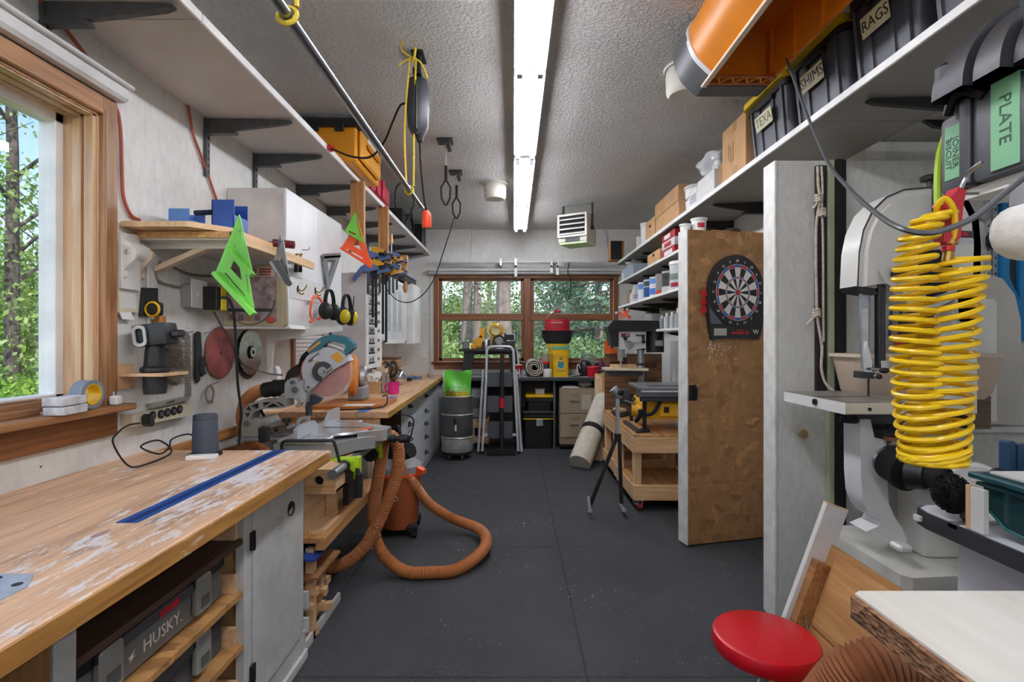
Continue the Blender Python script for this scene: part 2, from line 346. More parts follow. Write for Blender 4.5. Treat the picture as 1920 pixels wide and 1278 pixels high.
# back window
x0,x1,z0,z1=BW; t=.055; mo=wood('#8d5a34','#5e3415',0,1.,.4); moz=wood('#8d5a34','#5e3415',2,1.,.4)
w=obj('window_2',B().box((x0-t,YB-.022,z0-.02),(x0,YB,z1+t),.004).box((x1,YB-.022,z0-.02),(x1+t,YB,z1+t),.004),moz,kind='structure')
obj('casing',B().box((x0-t,YB-.02,z1),(x1+t,YB,z1+t),.004),mo,w)
obj('sill',B().box((x0-t-.03,YB-.05,z0-.03),(x1+t+.03,YB+.06,z0-.005),.005),mo,w); obj('apron',B().box((x0-t,YB-.02,z0-.1),(x1+t,YB,z0-.03),.004),mo,w)
xm=(x0+x1)/2+.02; zm=zp(594,YB)
obj('mullion',B().box((xm-.045,YB-.015,z0),(xm+.045,YB+.12,z1),.004),moz,w)
for a,c in ((x0,xm-.045),(xm+.045,x1)):
    obj('sash',B().box((a,YB+.03,z0),(a+.04,YB+.09,z1),.003).box((c-.04,YB+.03,z0),(c,YB+.09,z1),.003),moz,w)
    obj('meeting_rail',B().box((a,YB+.02,zm-.045),(c,YB+.1,zm+.045),.004).box((a,YB+.03,z1-.03),(c,YB+.09,z1)).box((a,YB+.03,z0),(c,YB+.09,z0+.04)),mo,w)
    for d,e in ((z0+.03,zm-.04),(zm+.04,z1-.025)):
        obj('pane',B().box((a+.035,YB+.058,d),(c-.035,YB+.062,e)),m_glass,w)
        obj('bead',B().box((a+.038,YB+.052,d),(a+.046,YB+.068,e)).box((c-.046,YB+.052,d),(c-.038,YB+.068,e)).box((a+.038,YB+.052,e-.008),(c-.038,YB+.068,e)).box((a+.038,YB+.052,d),(c-.038,YB+.068,d+.01)),mat('#cfcfcb',.4),w)
obj('roller_shade',B().cyl((x0-.12,YB-.05,z1+.07),(x1+.1,YB-.05,z1+.07),.03),mat('#b8b9ba',.5),w)
obj('shade_rail',B().box((x0-.12,YB-.1,z1+.085),(x1+.1,YB,z1+.11),.004),mat('#c5c5c5',.5),w)
# door of strand board, swung open
d0=V((1.117,3.288,0)); d1=V((1.73,3.438,0)); u=(d1-d0).normalized(); MD=frm(d0,u,(0,0,1)); LD=(d1-d0).length  # local x along, y up, z toward camera
dz=2.04
dr=obj('door_1',B(MD).box((.0,.012,-.095),(LD,dz-.005,-.012)),m_wpaint,kind='structure')
mo3=osb()
for k,(a,c) in enumerate(((.012,.40),(.402,.815),(.817,dz))): obj('board',B(MD).box((.004,a,-.012),(LD,c,0)),mo3,dr)
obj('edge_trim',B(MD).box((-.006,.01,-.1),(.004,dz,.002),.002),mat('#e3e2de',.4,0,.1,14,.2,40),dr)
obj('top_board',B(MD).box((.2,dz,-.09),(LD,dz+.012,-.02)),m_ply,dr)
b=B(MD).box((.01,.94,0),(.062,1.04,.006)).box((.012,.955,.006),(.022,1.025,.02)).box((.05,.955,.006),(.06,1.025,.02)).box((.012,.955,.014),(.06,.965,.022)).box((.012,1.015,.014),(.06,1.025,.022)); obj('latch',b,m_rub,dr)
b=B(MD); R2=random.Random(2)
for k in range(110):
    x=.15+abs(R2.gauss(0,.07)); y=1.29+R2.gauss(0,.05); b.prism(circ(R2.uniform(.0012,.0045),6,x,y),.0006)
obj('paint_spatter',b,mat('#e0ddd6',.6),dr,kind='stuff')
obj('blue_tape',B(MD).box((LD-.03,.55,.0),(LD,.86,.004)),mat('#3f78c0',.5),dr,label='blue strip at the hinge side')
# perforated strip, edge and dark track beside the partition face
def holes_mat():
    m,nt,p=newmat('perforated_strip'); v=nd(nt,'TexVoronoi',Scale=1.,Randomness=0.); lk(nt,coord(nt,(55,55,55)),v.inputs[0])
    lk(nt,ramp(nt,v.outputs[0],[(.16,C('#c9c6bf')),(.2,C('#2a2622'))]).outputs[0],p.inputs['Base Color']); return m
def on(px,Y=2.43): return xp(px,Y)
b=B().box((on(1527),2.412,zp(735,2.43)),(on(1546),2.43,zp(312,2.43))); t=thing('slotted_strip','dark perforated strip upright on the grey partition behind the knotted cord','strip',(on(1536),2.42,zp(735,2.43)))
obj('strip',b,holes_mat(),t)
struct('trim_4',B().box((on(1547),2.40,0),(on(1558),2.43,2.175),.002),mat('#aab295',.5)); struct('trim_5',B().box((on(1559),2.39,0),(on(1570),2.43,2.175)).box((on(1571),2.40,0),(on(1579),2.43,2.175)),m_rub)
solo('door_knob',B().lathe([(0,.03),(.012,.032),(.021,.028),(.024,.02),(.02,.01),(.012,.004),(.014,0)],F((on(1501),2.43,zp(811,2.43)),'f'),20),mat('#b9a27a',.3,.7),'small brass-coloured knob on the grey partition below the saw table','knob')
b=B(); R2=random.Random(3)
P=[at(1533,312,2.40),at(1534,345,2.39),at(1537,375,2.385),at(1530,430,2.39),at(1531,560,2.39),at(1533,600,2.385),at(1541,650,2.39),at(1540,690,2.39),at(1548,718,2.385),at(1563,733,2.37)]
b.tube(spl(P,6),.0065,6); b.tube(spl([at(1540,312,2.395),at(1542,350,2.39),at(1541,395,2.385),at(1543,450,2.39),at(1544,640,2.39)],6),.0055,6)
for (x,y) in ((1535,370),(1531,585),(1541,397)):
    for k in range(3): b.tube([at(x,y+k*5-4,2.38)+V((.013*math.cos(a),.013*math.sin(a),.004*math.sin(3*a))) for a in [2*PI*i/10 for i in range(10)]],.0065,6,closed=True)
b.tube(spl([at(1531,592,2.38),at(1520,600,2.375),at(1512,610,2.38),at(1524,597,2.37)],5),.006,6); b.tube(spl([at(1533,378,2.38),at(1527,388,2.375),at(1524,390,2.38)],5),.006,6)
solo('knotted_cord',b,mat('#cfc4b6',.9,0,.15,60),'off-white knotted cotton cord hanging down the grey partition beside the dark strip','cord')
# camera, world, sun
cam=bpy.data.cameras.new('camera'); co=bpy.data.objects.new('camera',cam); COL.objects.link(co); co.location=(0,0,H); co.rotation_euler=(PI/2,0,0)
cam.lens=18; cam.sensor_width=36; cam.shift_x=-3/1920; cam.shift_y=-2/1920; cam.clip_start=.05; S.camera=co
wd=bpy.data.worlds.new('sky'); S.world=wd; wd.use_nodes=True; nt=wd.node_tree; bg=nt.nodes['Background']; sk=nd(nt,'TexSky'); sk.sky_type='NISHITA'; sk.sun_disc=False; sk.sun_elevation=math.radians(48); sk.sun_rotation=math.radians(200); sk.altitude=200; sk.dust_density=.6
lk(nt,sk.outputs[0],bg.inputs[0]); bg.inputs[1].default_value=.22
sl=bpy.data.lights.new('sun','SUN'); sl.energy=3.2; sl.angle=.01; sl.color=(1,.95,.87); so=bpy.data.objects.new('sun',sl); COL.objects.link(so); so.rotation_euler=V((-.45,.62,-.75)).to_track_quat('-Z','Y').to_euler()
S.view_settings.view_transform='Standard'; S.view_settings.look='None'; S.view_settings.exposure=.65; S.view_settings.gamma=1
S.cycles.use_denoising=True; S.cycles.max_bounces=10; S.cycles.diffuse_bounces=6; S.cycles.transparent_max_bounces=16; S.cycles.sample_clamp_indirect=6; S.cycles.caustics_reflective=False; S.cycles.caustics_refractive=False
# ceiling lights
m_tube=emit('#f6f8ff',24.)
def light_fixture(y0,y1,lab,xc=.083):
    zt=ZC;  t=thing('strip_light',lab,'ceiling light',(xc,(y0+y1)/2,zt),'twin-tube strip lights on the ceiling')
    obj('housing',B().box((xc-.055,y0,zt-.075),(xc+.055,y1,zt-.001),.004).prism([(-.055,-.07),(.055,-.07),(.03,-.088),(-.03,-.088)],y1-y0,frm((xc,y1,zt),(1,0,0),(0,0,1))),m_white,t)
    obj('reflector',B().box((xc-.078,y0,zt-.09),(xc+.078,y1,zt-.084),.002).box((xc-.08,y0,zt-.094),(xc-.077,y1,zt-.082)).box((xc+.077,y0,zt-.094),(xc+.08,y1,zt-.082)),m_white,t)  # tray added above the tubes to keep their glow off the nearby ceiling
    for sx in (-1,1):
        for (a,c) in ((y0+.03,(y0+y1)/2-.01),((y0+y1)/2+.01,y1-.03)):
            obj('tube',B().cyl((xc+sx*.052,a+.02,zt-.107),(xc+sx*.052,c-.02,zt-.107),.0165,n=12),m_tube,t)
        for yy in (y0+.035,(y0+y1)/2-.012,(y0+y1)/2+.012,y1-.035): obj('socket',B().box((xc+sx*.052-.014,yy-.012,zt-.126),(xc+sx*.052+.014,yy+.012,zt-.07),.002),mat('#cfd2d6',.5),t)
    for dy in (-.05,.06): obj('screw',B().cyl((xc,(y0+y1)/2+dy,zt-.097),(xc,(y0+y1)/2+dy,zt-.093),.005),m_bolt,t)
light_fixture(1.37,3.80,'twin-tube white strip light on the ceiling, the one nearer the camera'); light_fixture(3.84,6.33,'twin-tube white strip light on the ceiling, the one reaching the back wall')
light_fixture(-1.35,1.05,'twin-tube white strip light on the ceiling above the camera, added out of view as fill')  # unseen extra fixture, added to fill the room with light
light_fixture(-1.35,1.0,'twin-tube white strip light on the ceiling over the alcove behind the front table, added out of view as fill',1.9); light_fixture(-1.45,-.3,'short twin-tube white strip light on the ceiling behind the camera over the near workbench, added out of view as fill',-.9)  # two more unseen fixtures added to even out the brightness
# ================= left side =================
def pxp(b,pts,Y,dep,holes=()):
    f=lambda P:[(xp(x,Y),zp(y,Y)) for x,y in P]
    return b.prism(f(pts),-dep,F((0,Y,0),'f'),[f(h) for h in holes])
def wlp(b,pts,x,dep,holes=()):
    # outline given on the plane x (facing the aisle), thickness dep towards the viewer side
    f=lambda P:[(yx(px,x),zp(py,yx(px,x))) for px,py in P]
    return b.prism(f(pts),dep,F((x,0,0),'l' if x<0 else 'l'),[f(h) for h in holes])
m_brk=mat('#55575a',.5,.2,.12,30); m_shelfL=mat('#cfc8c4',.6,0,.05,3); m_edge=mat('#f0f0ee',.4)
def bracket(Y,x0,x1,z,par,m,post=.0,sg=1):
    # stamped steel bracket: tapered arm below a shelf and a slotted upright on the wall; sg=+1 arm runs to +x
    b=B(); b.prism([(0,0),(abs(x1-x0)-.03,-.008),(abs(x1-x0),-.012),(abs(x1-x0),-.02),(abs(x1-x0)-.03,-.03),(abs(x1-x0)*.45,-.055),(0,-.075)],.022,frm((x0,Y+.011,z),(sg,0,0),(0,0,1)) if sg>0 else frm((x0,Y-.011,z),(sg,0,0),(0,0,1)))
    b.box((min(x0,x0+sg*.16),Y-.017,z-.078),(max(x0,x0+sg*.16),Y+.017,z-.066))
    o=obj('bracket',b,m,par)
    if post:
        b=B().box((min(x0,x0+sg*.016),Y-.014,z-post),(max(x0,x0+sg*.016),Y+.014,z+.02))
        u=obj('upright',b,m,par)
        b=B()
        for k in range(int(post/.035)): b.box((min(x0+sg*.0155,x0+sg*.0168),Y-.004,z-post+.01+k*.035),(max(x0+sg*.0155,x0+sg*.0168),Y+.004,z-post+.026+k*.035))
        obj('slot',b,m_rub,u,kind='stuff')
zs=2.455; xs=-1.092
t=thing('wall_shelf','long white overhead shelf on dark brackets along the left wall above the window','shelf',(XL,3,zs))
for a,c in ((-.6,1.795),(1.80,4.22),(4.225,YB-.01)):
    obj('board',B().box((XL+.012,a,zs),(xs-.012,c,zs+.018)),m_shelfL,t); obj('front_edge',B().box((xs-.012,a,zs-.012),(xs,c,zs+.022),.002),m_edge,t)
for Y in (1.71,2.61,3.10,3.72,4.32,4.9,5.5,6.1,6.6): bracket(Y,XL+.003,xs-.04-(.03 if Y>3 else 0),zs,t,m_brk,.17 if Y<2.2 else .29)
# yellow and red cases on that shelf
t=thing('tool_case','orange-yellow plastic tool case with black lid on the left overhead shelf','tool case',(-1.24,3.4,zs+.02))
Y=3.30; b=B().box((-1.46,Y,zs+.023),(xp(668,Y),Y+.55,zs+.25),.012); obj('body',b,mat('#e0961c',.4,0,.03),t)
b=B().box((-1.47,Y-.012,zs+.25),(xp(672,Y)+.004,Y+.56,zs+.305),.008); obj('lid',b,mat('#1d1f22',.45),t)
for a in (-1.28,-1.12): obj('latch',B().box((a-.03,Y-.02,zs+.215),(a+.03,Y-.008,zs+.265),.004),m_black,t)
x=xp(668,Y)
obj('side_panel',B().box((x,Y+.03,zs+.05),(x+.03,Y+.50,zs+.24),.012),mat('#e7a028',.4),t); obj('handle',B().box((x+.03,Y+.12,zs+.15),(x+.055,Y+.42,zs+.185),.01),mat('#d98c12',.4),t)
obj('paper_label',B().box((x+.03,Y+.16,zs+.195),(x+.033,Y+.4,zs+.232)),m_edge,t)
b=B().box((-1.30,4.0,zs+.023),(xp(704,4.02),4.5,zs+.2),.025); t=thing('case','small crimson plastic case behind the yellow case on the left overhead shelf','case',(-1.2,4.25,zs+.02)); obj('shell',b,mat('#b8243c',.4),t); obj('ridge',B().box((xp(704,4.02),4.04,zs+.03),(xp(704,4.02)+.02,4.1,zs+.19),.008).box((xp(704,4.02),4.2,zs+.03),(xp(704,4.02)+.02,4.26,zs+.19),.008),mat('#c93048',.4),t)
t=thing('black_bag','black tool bag with straps at the far end of the left overhead shelf','bag',(-1.2,5.6,zs+.02))
obj('body',B().box((-1.44,5.1,zs+.023),(-1.1,5.7,zs+.2),.04,seg=2),mat('#1a1b1e',.8,0,.1,20,.3,60),t); obj('strap',B().tube(spl([(-1.1,5.2,zs+.05),(-1.06,5.3,zs+.2),(-1.08,5.4,zs+.24),(-1.1,5.6,zs+.05)],6),.016,6,flat=.4),m_rub,t)
t=thing('speaker_box','black loudspeaker standing on the left overhead shelf by the back wall','speaker',(-1.15,6.3,zs+.02)); obj('cabinet',B().box((-1.32,6.2,zs+.023),(-1.1,6.42,zs+.28),.006),m_black,t); obj('grille',B().box((-1.31,6.192,zs+.03),(-1.11,6.2,zs+.27)),m_rub,t)
# air lines on the wall
m_hose=mat('#a3492f',.5)
def wallcord(name,pts,r,m,lab,cat,off=.012,n=6): return solo(name,B().tube(spl([wl(x,y,XL+off) for x,y in pts],8),r,n),m,lab,cat)
wallcord('air_hose',[(60,-20),(125,57),(188,143),(212,190),(222,215),(227,260),(229,330),(232,370),(245,402),(262,412)],.0065,m_hose,'rust-red hose running from the shelf bracket down beside the window casing','hose')
wallcord('air_hose',[(352,195),(356,215),(362,250),(380,300),(404,368),(410,385)],.0065,m_hose,'rust-red hose hanging from the overhead shelf to the blue tray','hose')
# small shelf with particle board, leaning board, blue trays
t=thing('wall_shelf','small particle-board shelf on a white wooden bracket right of the window','shelf',(-1.4,2.4,1.75))
zt=1.752; obj('board',B().prism([(XL+.002,2.12),(-1.17,2.12),(-1.17,2.8),(XL+.002,2.8)],.026,L((0,0,zt))),m_pine,t)
obj('chip_edge',B().box((XL+.002,2.112,zt),(-1.175,2.12,zt+.026)),mat('#c79b66',.8,0,.14,60,.4,150),t); obj('front_edge',B().box((-1.178,2.12,zt-.012),(-1.162,2.99,zt+.03),.002),m_piney,t)
obj('underside',B().box((XL+.002,2.125,zt-.006),(-1.18,2.81,zt)),m_wpaint,t)
b=B().bar(wl(295,505,XL+.02),at(385,452,2.18)+V((.03,.04,0)),.035,.022); obj('brace',b,mat('#d8c3a6',.5,0,.06,12),t); obj('batten',B().box((XL+.002,2.2,zt-.03),(-1.2,2.235,zt-.006)),m_wpaint,t); obj('cleat',B().box((XL+.001,2.19,zt-.42),(XL+.012,2.24,zt-.006),.004),m_wpaint,t)
b=B(); b.prism([(XL+.01,2.04),(-1.30,2.04),(-1.19,2.16),(-1.185,2.52),(XL+.01,2.52)],.022,L((0,0,zt+.03))); solo('pine_board',b,m_piney,'pale pine board laid on the small shelf right of the window','board')
def bin_(name,c,lo,hi,m,lab):
    t=thing(name,lab,'tray',(c[0],c[1],c[2])); x0,y0,z0=lo; x1,y1,z1=hi
    b=B().box((x0,y0,z0),(x1,y1,z0+.004)).box((x0,y0,z0),(x0+.004,y1,z1)).box((x0,y0,z0),(x1,y0+.004,z1)).box((x0,y1-.004,z0),(x1,y1,z1)); obj('body',b,m,t); obj('front_lip',B().box((x1-.004,y0,z0),(x1,y1,z0+(z1-z0)*.55)),m,t); return t
zb=zt+.053; m_blue=mat('#2450a8',.4); m_lblue=mat('#5d8fd8',.4)
bin_('storage_bin',(-1.30,2.34,zb),(-1.345,2.28,zb),(-1.245,2.40,zb+.15),m_blue,'dark blue storage bin on the small pine shelf below the hanging hose')
t=bin_('storage_bin',(-1.46,2.3,zb),(-1.51,2.24,zb),(-1.42,2.36,zb+.10),m_lblue,'light blue low tray on the small pine shelf near the wall'); obj('tool_handle',B().cyl((-1.43,2.3,zb+.095),(-1.375,2.42,zb+.13),.012),mat('#26384f',.5),t)
# ---- speed squares ----
def square(name,M,a,m,lab,flange=.02,group=None):
    # right triangle, right angle at the origin, legs a along x and y
    t=thing(name,lab,'square',M.translation,group); i=a*.16
    tri=[(0,0),(a,0),(0,a)]; hole=[(a*.2,a*.34),(a*.2,a*.58),(a*.44,a*.34)]; sl=[(a*.14,a*.10),(a*.72,a*.10),(a*.72,a*.125),(a*.14,a*.125)]; sl2=[(a*.075,a*.2),(a*.1,a*.2),(a*.1,a*.72),(a*.075,a*.72)]
    obj('blade',B(M).prism(tri,.004,None,[hole,sl,sl2]),m,t); obj('flange',B(M).box((0,-.006,-flange/2),(a,.004,flange/2+.004)),m,t); return t
m_lime=mat('#74c94a',.4,0,.03); m_lime2=mat('#7fd653',.4,0,.03); m_orng=mat('#ee5a26',.4,0,.03)
def tri3(name,P,hole_s,th,m,lab,Y,flange=None,slots=(),grp=None):
    t=thing(name,lab,'square',at(*P[0],Y),grp); c=(sum(p[0] for p in P)/3,sum(p[1] for p in P)/3)
    hs=[[(c[0]+(x-c[0])*hole_s+.0,c[1]+(y-c[1])*hole_s) for x,y in P]] if hole_s else []
    obj('blade',pxp(B(),P,Y,th,hs+list(slots)),m,t)
    if flange:
        i,j=flange; a,b_=at(*P[i],Y-.012),at(*P[j],Y-.012); d=(b_-a).normalized(); up=d.cross(V((0,-1,0)))
        obj('flange',B().box((0,-.005,-.016),((b_-a).length,.012,.016),M=frm(a,d,up)),m,t)
    return t
tri3('speed_square',[(448,402),(404,510),(477,588)],.30,.006,m_lime2,'larger bright green plastic triangle square hanging off the small pine shelf',1.96,(1,2),[[(456,470),(458,470),(466,548),(464,550)],[(420,512),(423,511),(460,554),(458,556)]])
tri3('speed_square',[(449,404),(429,466),(474,515)],0,.006,m_lime,'smaller bright green triangle square hung in front of the larger green one',1.92,(1,2),[[(438,462),(440,460),(452,478),(450,480)],[(452,432),(454,432),(459,480),(457,480)]])
solo('nail',B().cyl(at(452,434,1.98),at(449,433,1.85),.0025),m_bolt,'steel nail holding the green triangle squares at the pine shelf','nail')
solo('nail',B().cyl(V((-1.162,2.43,at(531,452,2.42).z)),V((-1.05,2.42,at(531,452,2.42).z)),.0025),m_bolt,'steel nail holding the grey metal squares at the pine shelf end','nail')
# ---- white wall cabinet ----
xc=-1.247; cy0,cy1,cz0,cz1=2.81,3.71,1.40,2.165; t=thing('wall_cabinet','white two-door wall cabinet with tools hooked on its doors','cabinet',(-1.4,3.26,cz0))
obj('body',B().box((XL+.002,cy0,cz0),(xc-.018,cy1,cz1),.002),mat('#d6d2cf',.5,0,.12,5),t)
for a,c in ((cy0,3.262),(3.268,cy1)): obj('door',B().box((xc-.017,a,cz0-.004),(xc,c,cz1),.003),mat('#e3e5e6',.35,0,.03),t)
obj('plate',B().box((xc,yx(543,xc),zp(558,yx(543,xc))),(xc+.004,yx(612,xc),zp(545,yx(543,xc))+.09)),mat('#dfe0df',.4),t)
m_brass=mat('#a98a48',.35,.8); 
def hook(px,py,x=xc):
    p=wl(px,py,x); b=B().box((x,p.y-.012,p.z-.006),(x+.004,p.y+.012,p.z+.03)).tube(spl([p+V((.004,0,.01)),p+V((.03,0,.0)),p+V((.05,0,.02)),p+V((.055,0,.035))],4),.004,6).tube(spl([p+V((.004,.0,0)),p+V((.025,0,-.02)),p+V((.04,.0,-.012))],4),.004,6); return b
for px,py,la in ((557,545,'brass coat hook on the white cabinet door beneath the bolt-like keys'),(590,548,'brass coat hook carrying the orange strap on the white cabinet door')): solo('coat_hook',hook(px,py),m_brass,la,'hook')
p=wl(566,468,xc); solo('hook',B().tube(spl([p,p+V((.04,0,0)),p+V((.045,0,.015))],4),.0025,6),m_bolt,'thin empty wire hook on the white cabinet door','hook')
for k,px in enumerate((555,563)):
    t=thing('drill_key',('left','right')[k]+' one of two dark-handled keys hanging on the white cabinet door','key',wl(px,505,xc+.02)); obj('handle',B().cyl(wl(px,510,xc+.02),wl(px,492,xc+.02),.011),m_black,t); obj('shaft',B().cyl(wl(px,494,xc+.02),wl(px+1,477,xc+.02),.006).cyl(wl(px-2,478,xc+.012),wl(px+4,476,xc+.03),.006),m_brass,t)
# grey metal squares on the cabinet front
def wtri(name,P,x,th,m,lab,holes=(),fl=None):
    t=thing(name,lab,'square',wl(*P[0],x)); obj('blade',wlp(B(),P,x,th,holes),m,t)
    if fl:
        a,c=wl(*P[fl[0]],x),wl(*P[fl[1]],x); obj('flange',B().bar(a,c,.03,.008,(1,0,0)),m,t)
    return t
m_gsq=mat('#85888d',.35,.6)
wtri('rafter_square',[(606,480),(638,478),(614,550)],xc+.02,.004,m_gsq,'dull grey metal triangle square hooked on the far door of the white cabinet',[[(613,488),(628,487),(616,520)]],(0,1))
t=tri3('rafter_square',[(531,447),(511,490),(544,533)],.25,.006,m_gsq,'grey metal triangle square on the corner of the white cabinet',2.40,(1,2)); obj('wide_flange',pxp(B(),[(509,489),(521,487),(547,532),(536,534)],2.37,.012),mat('#4c4c4e',.4,.3),t)
tri3('rafter_square',[(525,438),(515,488),(540,505)],0,.006,mat('#6d7075',.35,.6),'darker metal triangle square hung behind the grey one on the cabinet corner',2.46,None)
b=B().cyl(at(512,455,2.56),at(552,459,2.58),.02,n=12).cyl(at(551,459,2.58),at(553,459,2.582),.011); solo('grip_handle',b,mat('#7a1f2b',.4),'maroon tube-shaped handle lying on the front of the small shelf','handle')
# orange strap
b=B().tube(spl([wl(581,603,xc+.045),wl(586,600,xc+.05),wl(582,590,xc+.045),wl(583,572,xc+.045),wl(588,557,xc+.045),wl(597,557,xc+.045),wl(605,570,xc+.045),wl(606,585,xc+.045),wl(600,596,xc+.045),wl(596,598,xc+.045)],6),.009,8,flat=.6); solo('ear_band',b,m_orng,'orange hearing-protection band hanging from a brass hook on the white cabinet','ear band')
# ear muffs
def muffs(px,py,x,m,lab,sc=1.):
    t=thing('ear_muffs',lab,'ear muffs',wl(px,py,x)); c=wl(px,py,x+.05); s=.1*sc
    obj('headband',B().tube([c+V((0,s*.75*math.cos(a),s*.9*math.sin(a)+.02)) for a in [PI*k/12 for k in range(13)]],.013,6,flat=.35),m_rub,t)
    for sy in (-1,1):
        q=c+V((0,sy*s*.75,-.03)); o=obj('ear_cup',B().ell(q,(.045*sc,.028*sc,.055*sc)),m,t); obj('cushion',B().ell(q+V((0,-sy*.022,0)),(.04*sc,.018*sc,.05*sc)),m_rub,o)
    return t
muffs(618,575,xc+.02,m_black,'black ear muffs hanging on the white cabinet, left of the yellow pair'); t=muffs(650,585,xc+.03,m_black,'yellow and black ear muffs with an antenna hanging past the white cabinet',1.15)
c=wl(650,585,xc+.08)
for sy in (-1,1): obj('yellow_cap',B().ell(c+V((.018,sy*.086-.012,-.034)),(.040,.026,.050)),mat('#d8bf20',.4),t)
obj('antenna',B().cyl(wl(660,590,xc+.1),wl(664,555,xc+.1),.006,.003),m_rub,t)
# ---- left wall tools near the window ----
m_offw=mat('#e6e3dc',.5)
t=thing('tape_dispenser','white moulded dispenser with two curved cheeks screwed to the wall right of the window','dispenser',wl(235,530))
chk=[(210,440),(222,447),(229,458),(240,460),(252,466),(256,475),(252,486),(238,499),(232,507),(237,511),(235,518),(226,525),(210,530)]
o=obj('cheek',pxp(B(),chk,2.02,.012),m_offw,t); obj('screw',B().lathe([(0,.004),(.009,.003),(.01,0)],F(at(239,471,2.019),'f'),12),m_alu,o)
obj('cheek',pxp(B(),[(252,468),(262,463),(277,464),(286,474),(284,486),(268,502),(260,512),(268,514),(269,520),(258,527),(246,531),(250,505)],2.13,.012),mat('#d9c9b4',.5),t)
obj('back_plate',wlp(B(),[(212,436),(248,440),(250,545),(214,540)],XL+.001,.03),m_wpaint,t); obj('roll',B().cyl(at(264,474,2.131)-V((0,.098,0)),at(264,474,2.129),.036,n=22),mat('#f0efec',.6),t)
obj('strip',wlp(B(),[(214,532),(250,535),(250,580),(214,580)],XL+.001,.012),m_white,t); obj('frame',wlp(B(),[(214,578),(250,577),(250,585),(214,585)],XL+.001,.02).box(wl(213,540,XL)+V((0,0,-.1)),wl(217,540,XL)+V((.016,0,0))),mat('#d8cfb2',.5),t)
obj('tongue',wlp(B(),[(223,585),(244,585),(250,599),(228,598)],XL+.02,.004),m_edge,t)
obj('mount_plate',wlp(B(),[(282,450),(292,450),(292,536),(282,536)],XL+.001,.006),m_wpaint,t)
t=thing('tape_measure','black tape measure with yellow ring clipped in a black wall holder','tape measure',wl(285,570))
obj('holder',wlp(B(),[(264,539),(288,540),(288,562),(296,592),(259,592)],XL+.001,.02),m_gun,t); obj('case',B().box(wl(274,592,XL+.02),wl(303,566,XL+.085),.012,seg=2),m_black,t)
pc=wl(304,581,XL+.055); obj('ring',B().lathe([(.03,-.004),(.034,0),(.03,.004),(.026,.004),(.026,-.004),(.03,-.004)],F(pc+V((0,-.06,0)),'f'),24),m_yel,t); obj('face',B().cyl(pc+V((0,-.058,0)),pc+V((0,-.06,0)),.026),m_black,t)
t=thing('bench_brush','wooden-handled bench brush with grey bristles hung on the wall','brush',wl(300,650))
obj('handle',wlp(B(),[(290,592),(303,592),(304,622),(300,640),(304,660),(296,720),(288,720),(291,650),(288,625)],XL+.03,.02),wood('#c88a4c','#8f5a2a',2),t)
b=B(); R2=random.Random(5)
for k in range(520):
    px=R2.uniform(302,336); py=R2.uniform(622,708)+ (px-302)*.3; p=wl(px,py,XL+.03+R2.uniform(0,.02)); q=p+V((R2.uniform(.02,.06),R2.uniform(-.02,.03),R2.uniform(-.025,.0))); b.tube([p,q],.0012,3,cap=False)
b.prism([(yx(x,XL+.02),zp(y,yx(x,XL+.02))) for x,y in ((302,626),(330,624),(338,700),(326,722),(298,708))],.03,F((XL+.01,0,0),'l')); obj('bristles',b,mat('#8b8176',.9,0,.2,60),t,kind='stuff')
solo('frame_saw',wlp(B(),[(331,622),(345,620),(354,630),(356,740),(348,752),(344,752),(348,740),(347,640),(340,630),(331,632)],XL+.004,.008),mat('#8f8a82',.5,.3),'grey bent saw frame hung on a nail behind the bench brush','saw frame')
solo('level',wlp(B(),[(274,757),(338,744),(347,744),(347,750),(276,765)],XL+.004,.02,[[(303,754),(320,750),(320,753),(303,757)]]),mat('#a9a59c',.4,.4),'thin grey straightedge on the wall above the power strip','straightedge')
t=thing('wrench','dark adjustable wrench hanging on the wall next to the red saw blade','wrench',wl(373,668))
obj('handle',wlp(B(),[(364,625),(368,621),(373,623),(376,670),(370,690),(372,712),(367,718),(364,710)],XL+.012,.01),m_gun,t); obj('jaw',wlp(B(),[(371,672),(378,668),(382,680),(378,690),(382,700),(374,706),(370,695)],XL+.012,.014),m_dkst,t)
for px,py in ((318,619),(350,624),(382,625)): solo('wall_nail',B().cyl(wl(px,py,XL),wl(px+12,py-3,XL+.06),.002),m_bolt,{318:'nail left above the bench brush on the wall',350:'nail above the bent saw frame on the wall',382:'nail above the dark wrench on the wall'}[px],'nail')
def blade(px,py,x,R,m,lab,teeth=40,hub=None):
    t=thing('saw_disc',lab,'saw blade',wl(px,py,x)); c=wl(px,py,x); P=[]
    for k in range(teeth*2):
        a=PI*k/teeth; r=R*(1 if k%2 else .95); P.append((r*math.cos(a),r*math.sin(a)))
    M=F(c,'l'); obj('disc',B().prism(P,.004,M,[circ(R*.06,12)]),m,t)
    if hub: obj('hub',B().prism(circ(R*hub,20),.012,M,[circ(R*.1,12)]),m_black,t); obj('flange',B().prism(circ(R*.22,20),.016,M,[circ(R*.1,12)]),m_alu,t)
    return t
c=wl(413,661); t=blade(413,661,XL+.012,.140,mat('#b4605f',.5,.0,.25,9),'large red-painted circular saw blade hanging on the left wall',44); obj('rim',B().prism(circ(.133,40),.0045,F(wl(413,661,XL+.012),'l'),[circ(.118,40)]),mat('#9a5a48',.5),t)
blade(470,660,XL+.016,.137,mat('#9fa3a8',.25,.8,.15,30),'bright steel circular saw blade with black hub on the left wall',24,.28); blade(465,664,XL+.002,.147,mat('#3c3835',.5,.4),'dark brown toothed blade hung behind the steel blade',36)
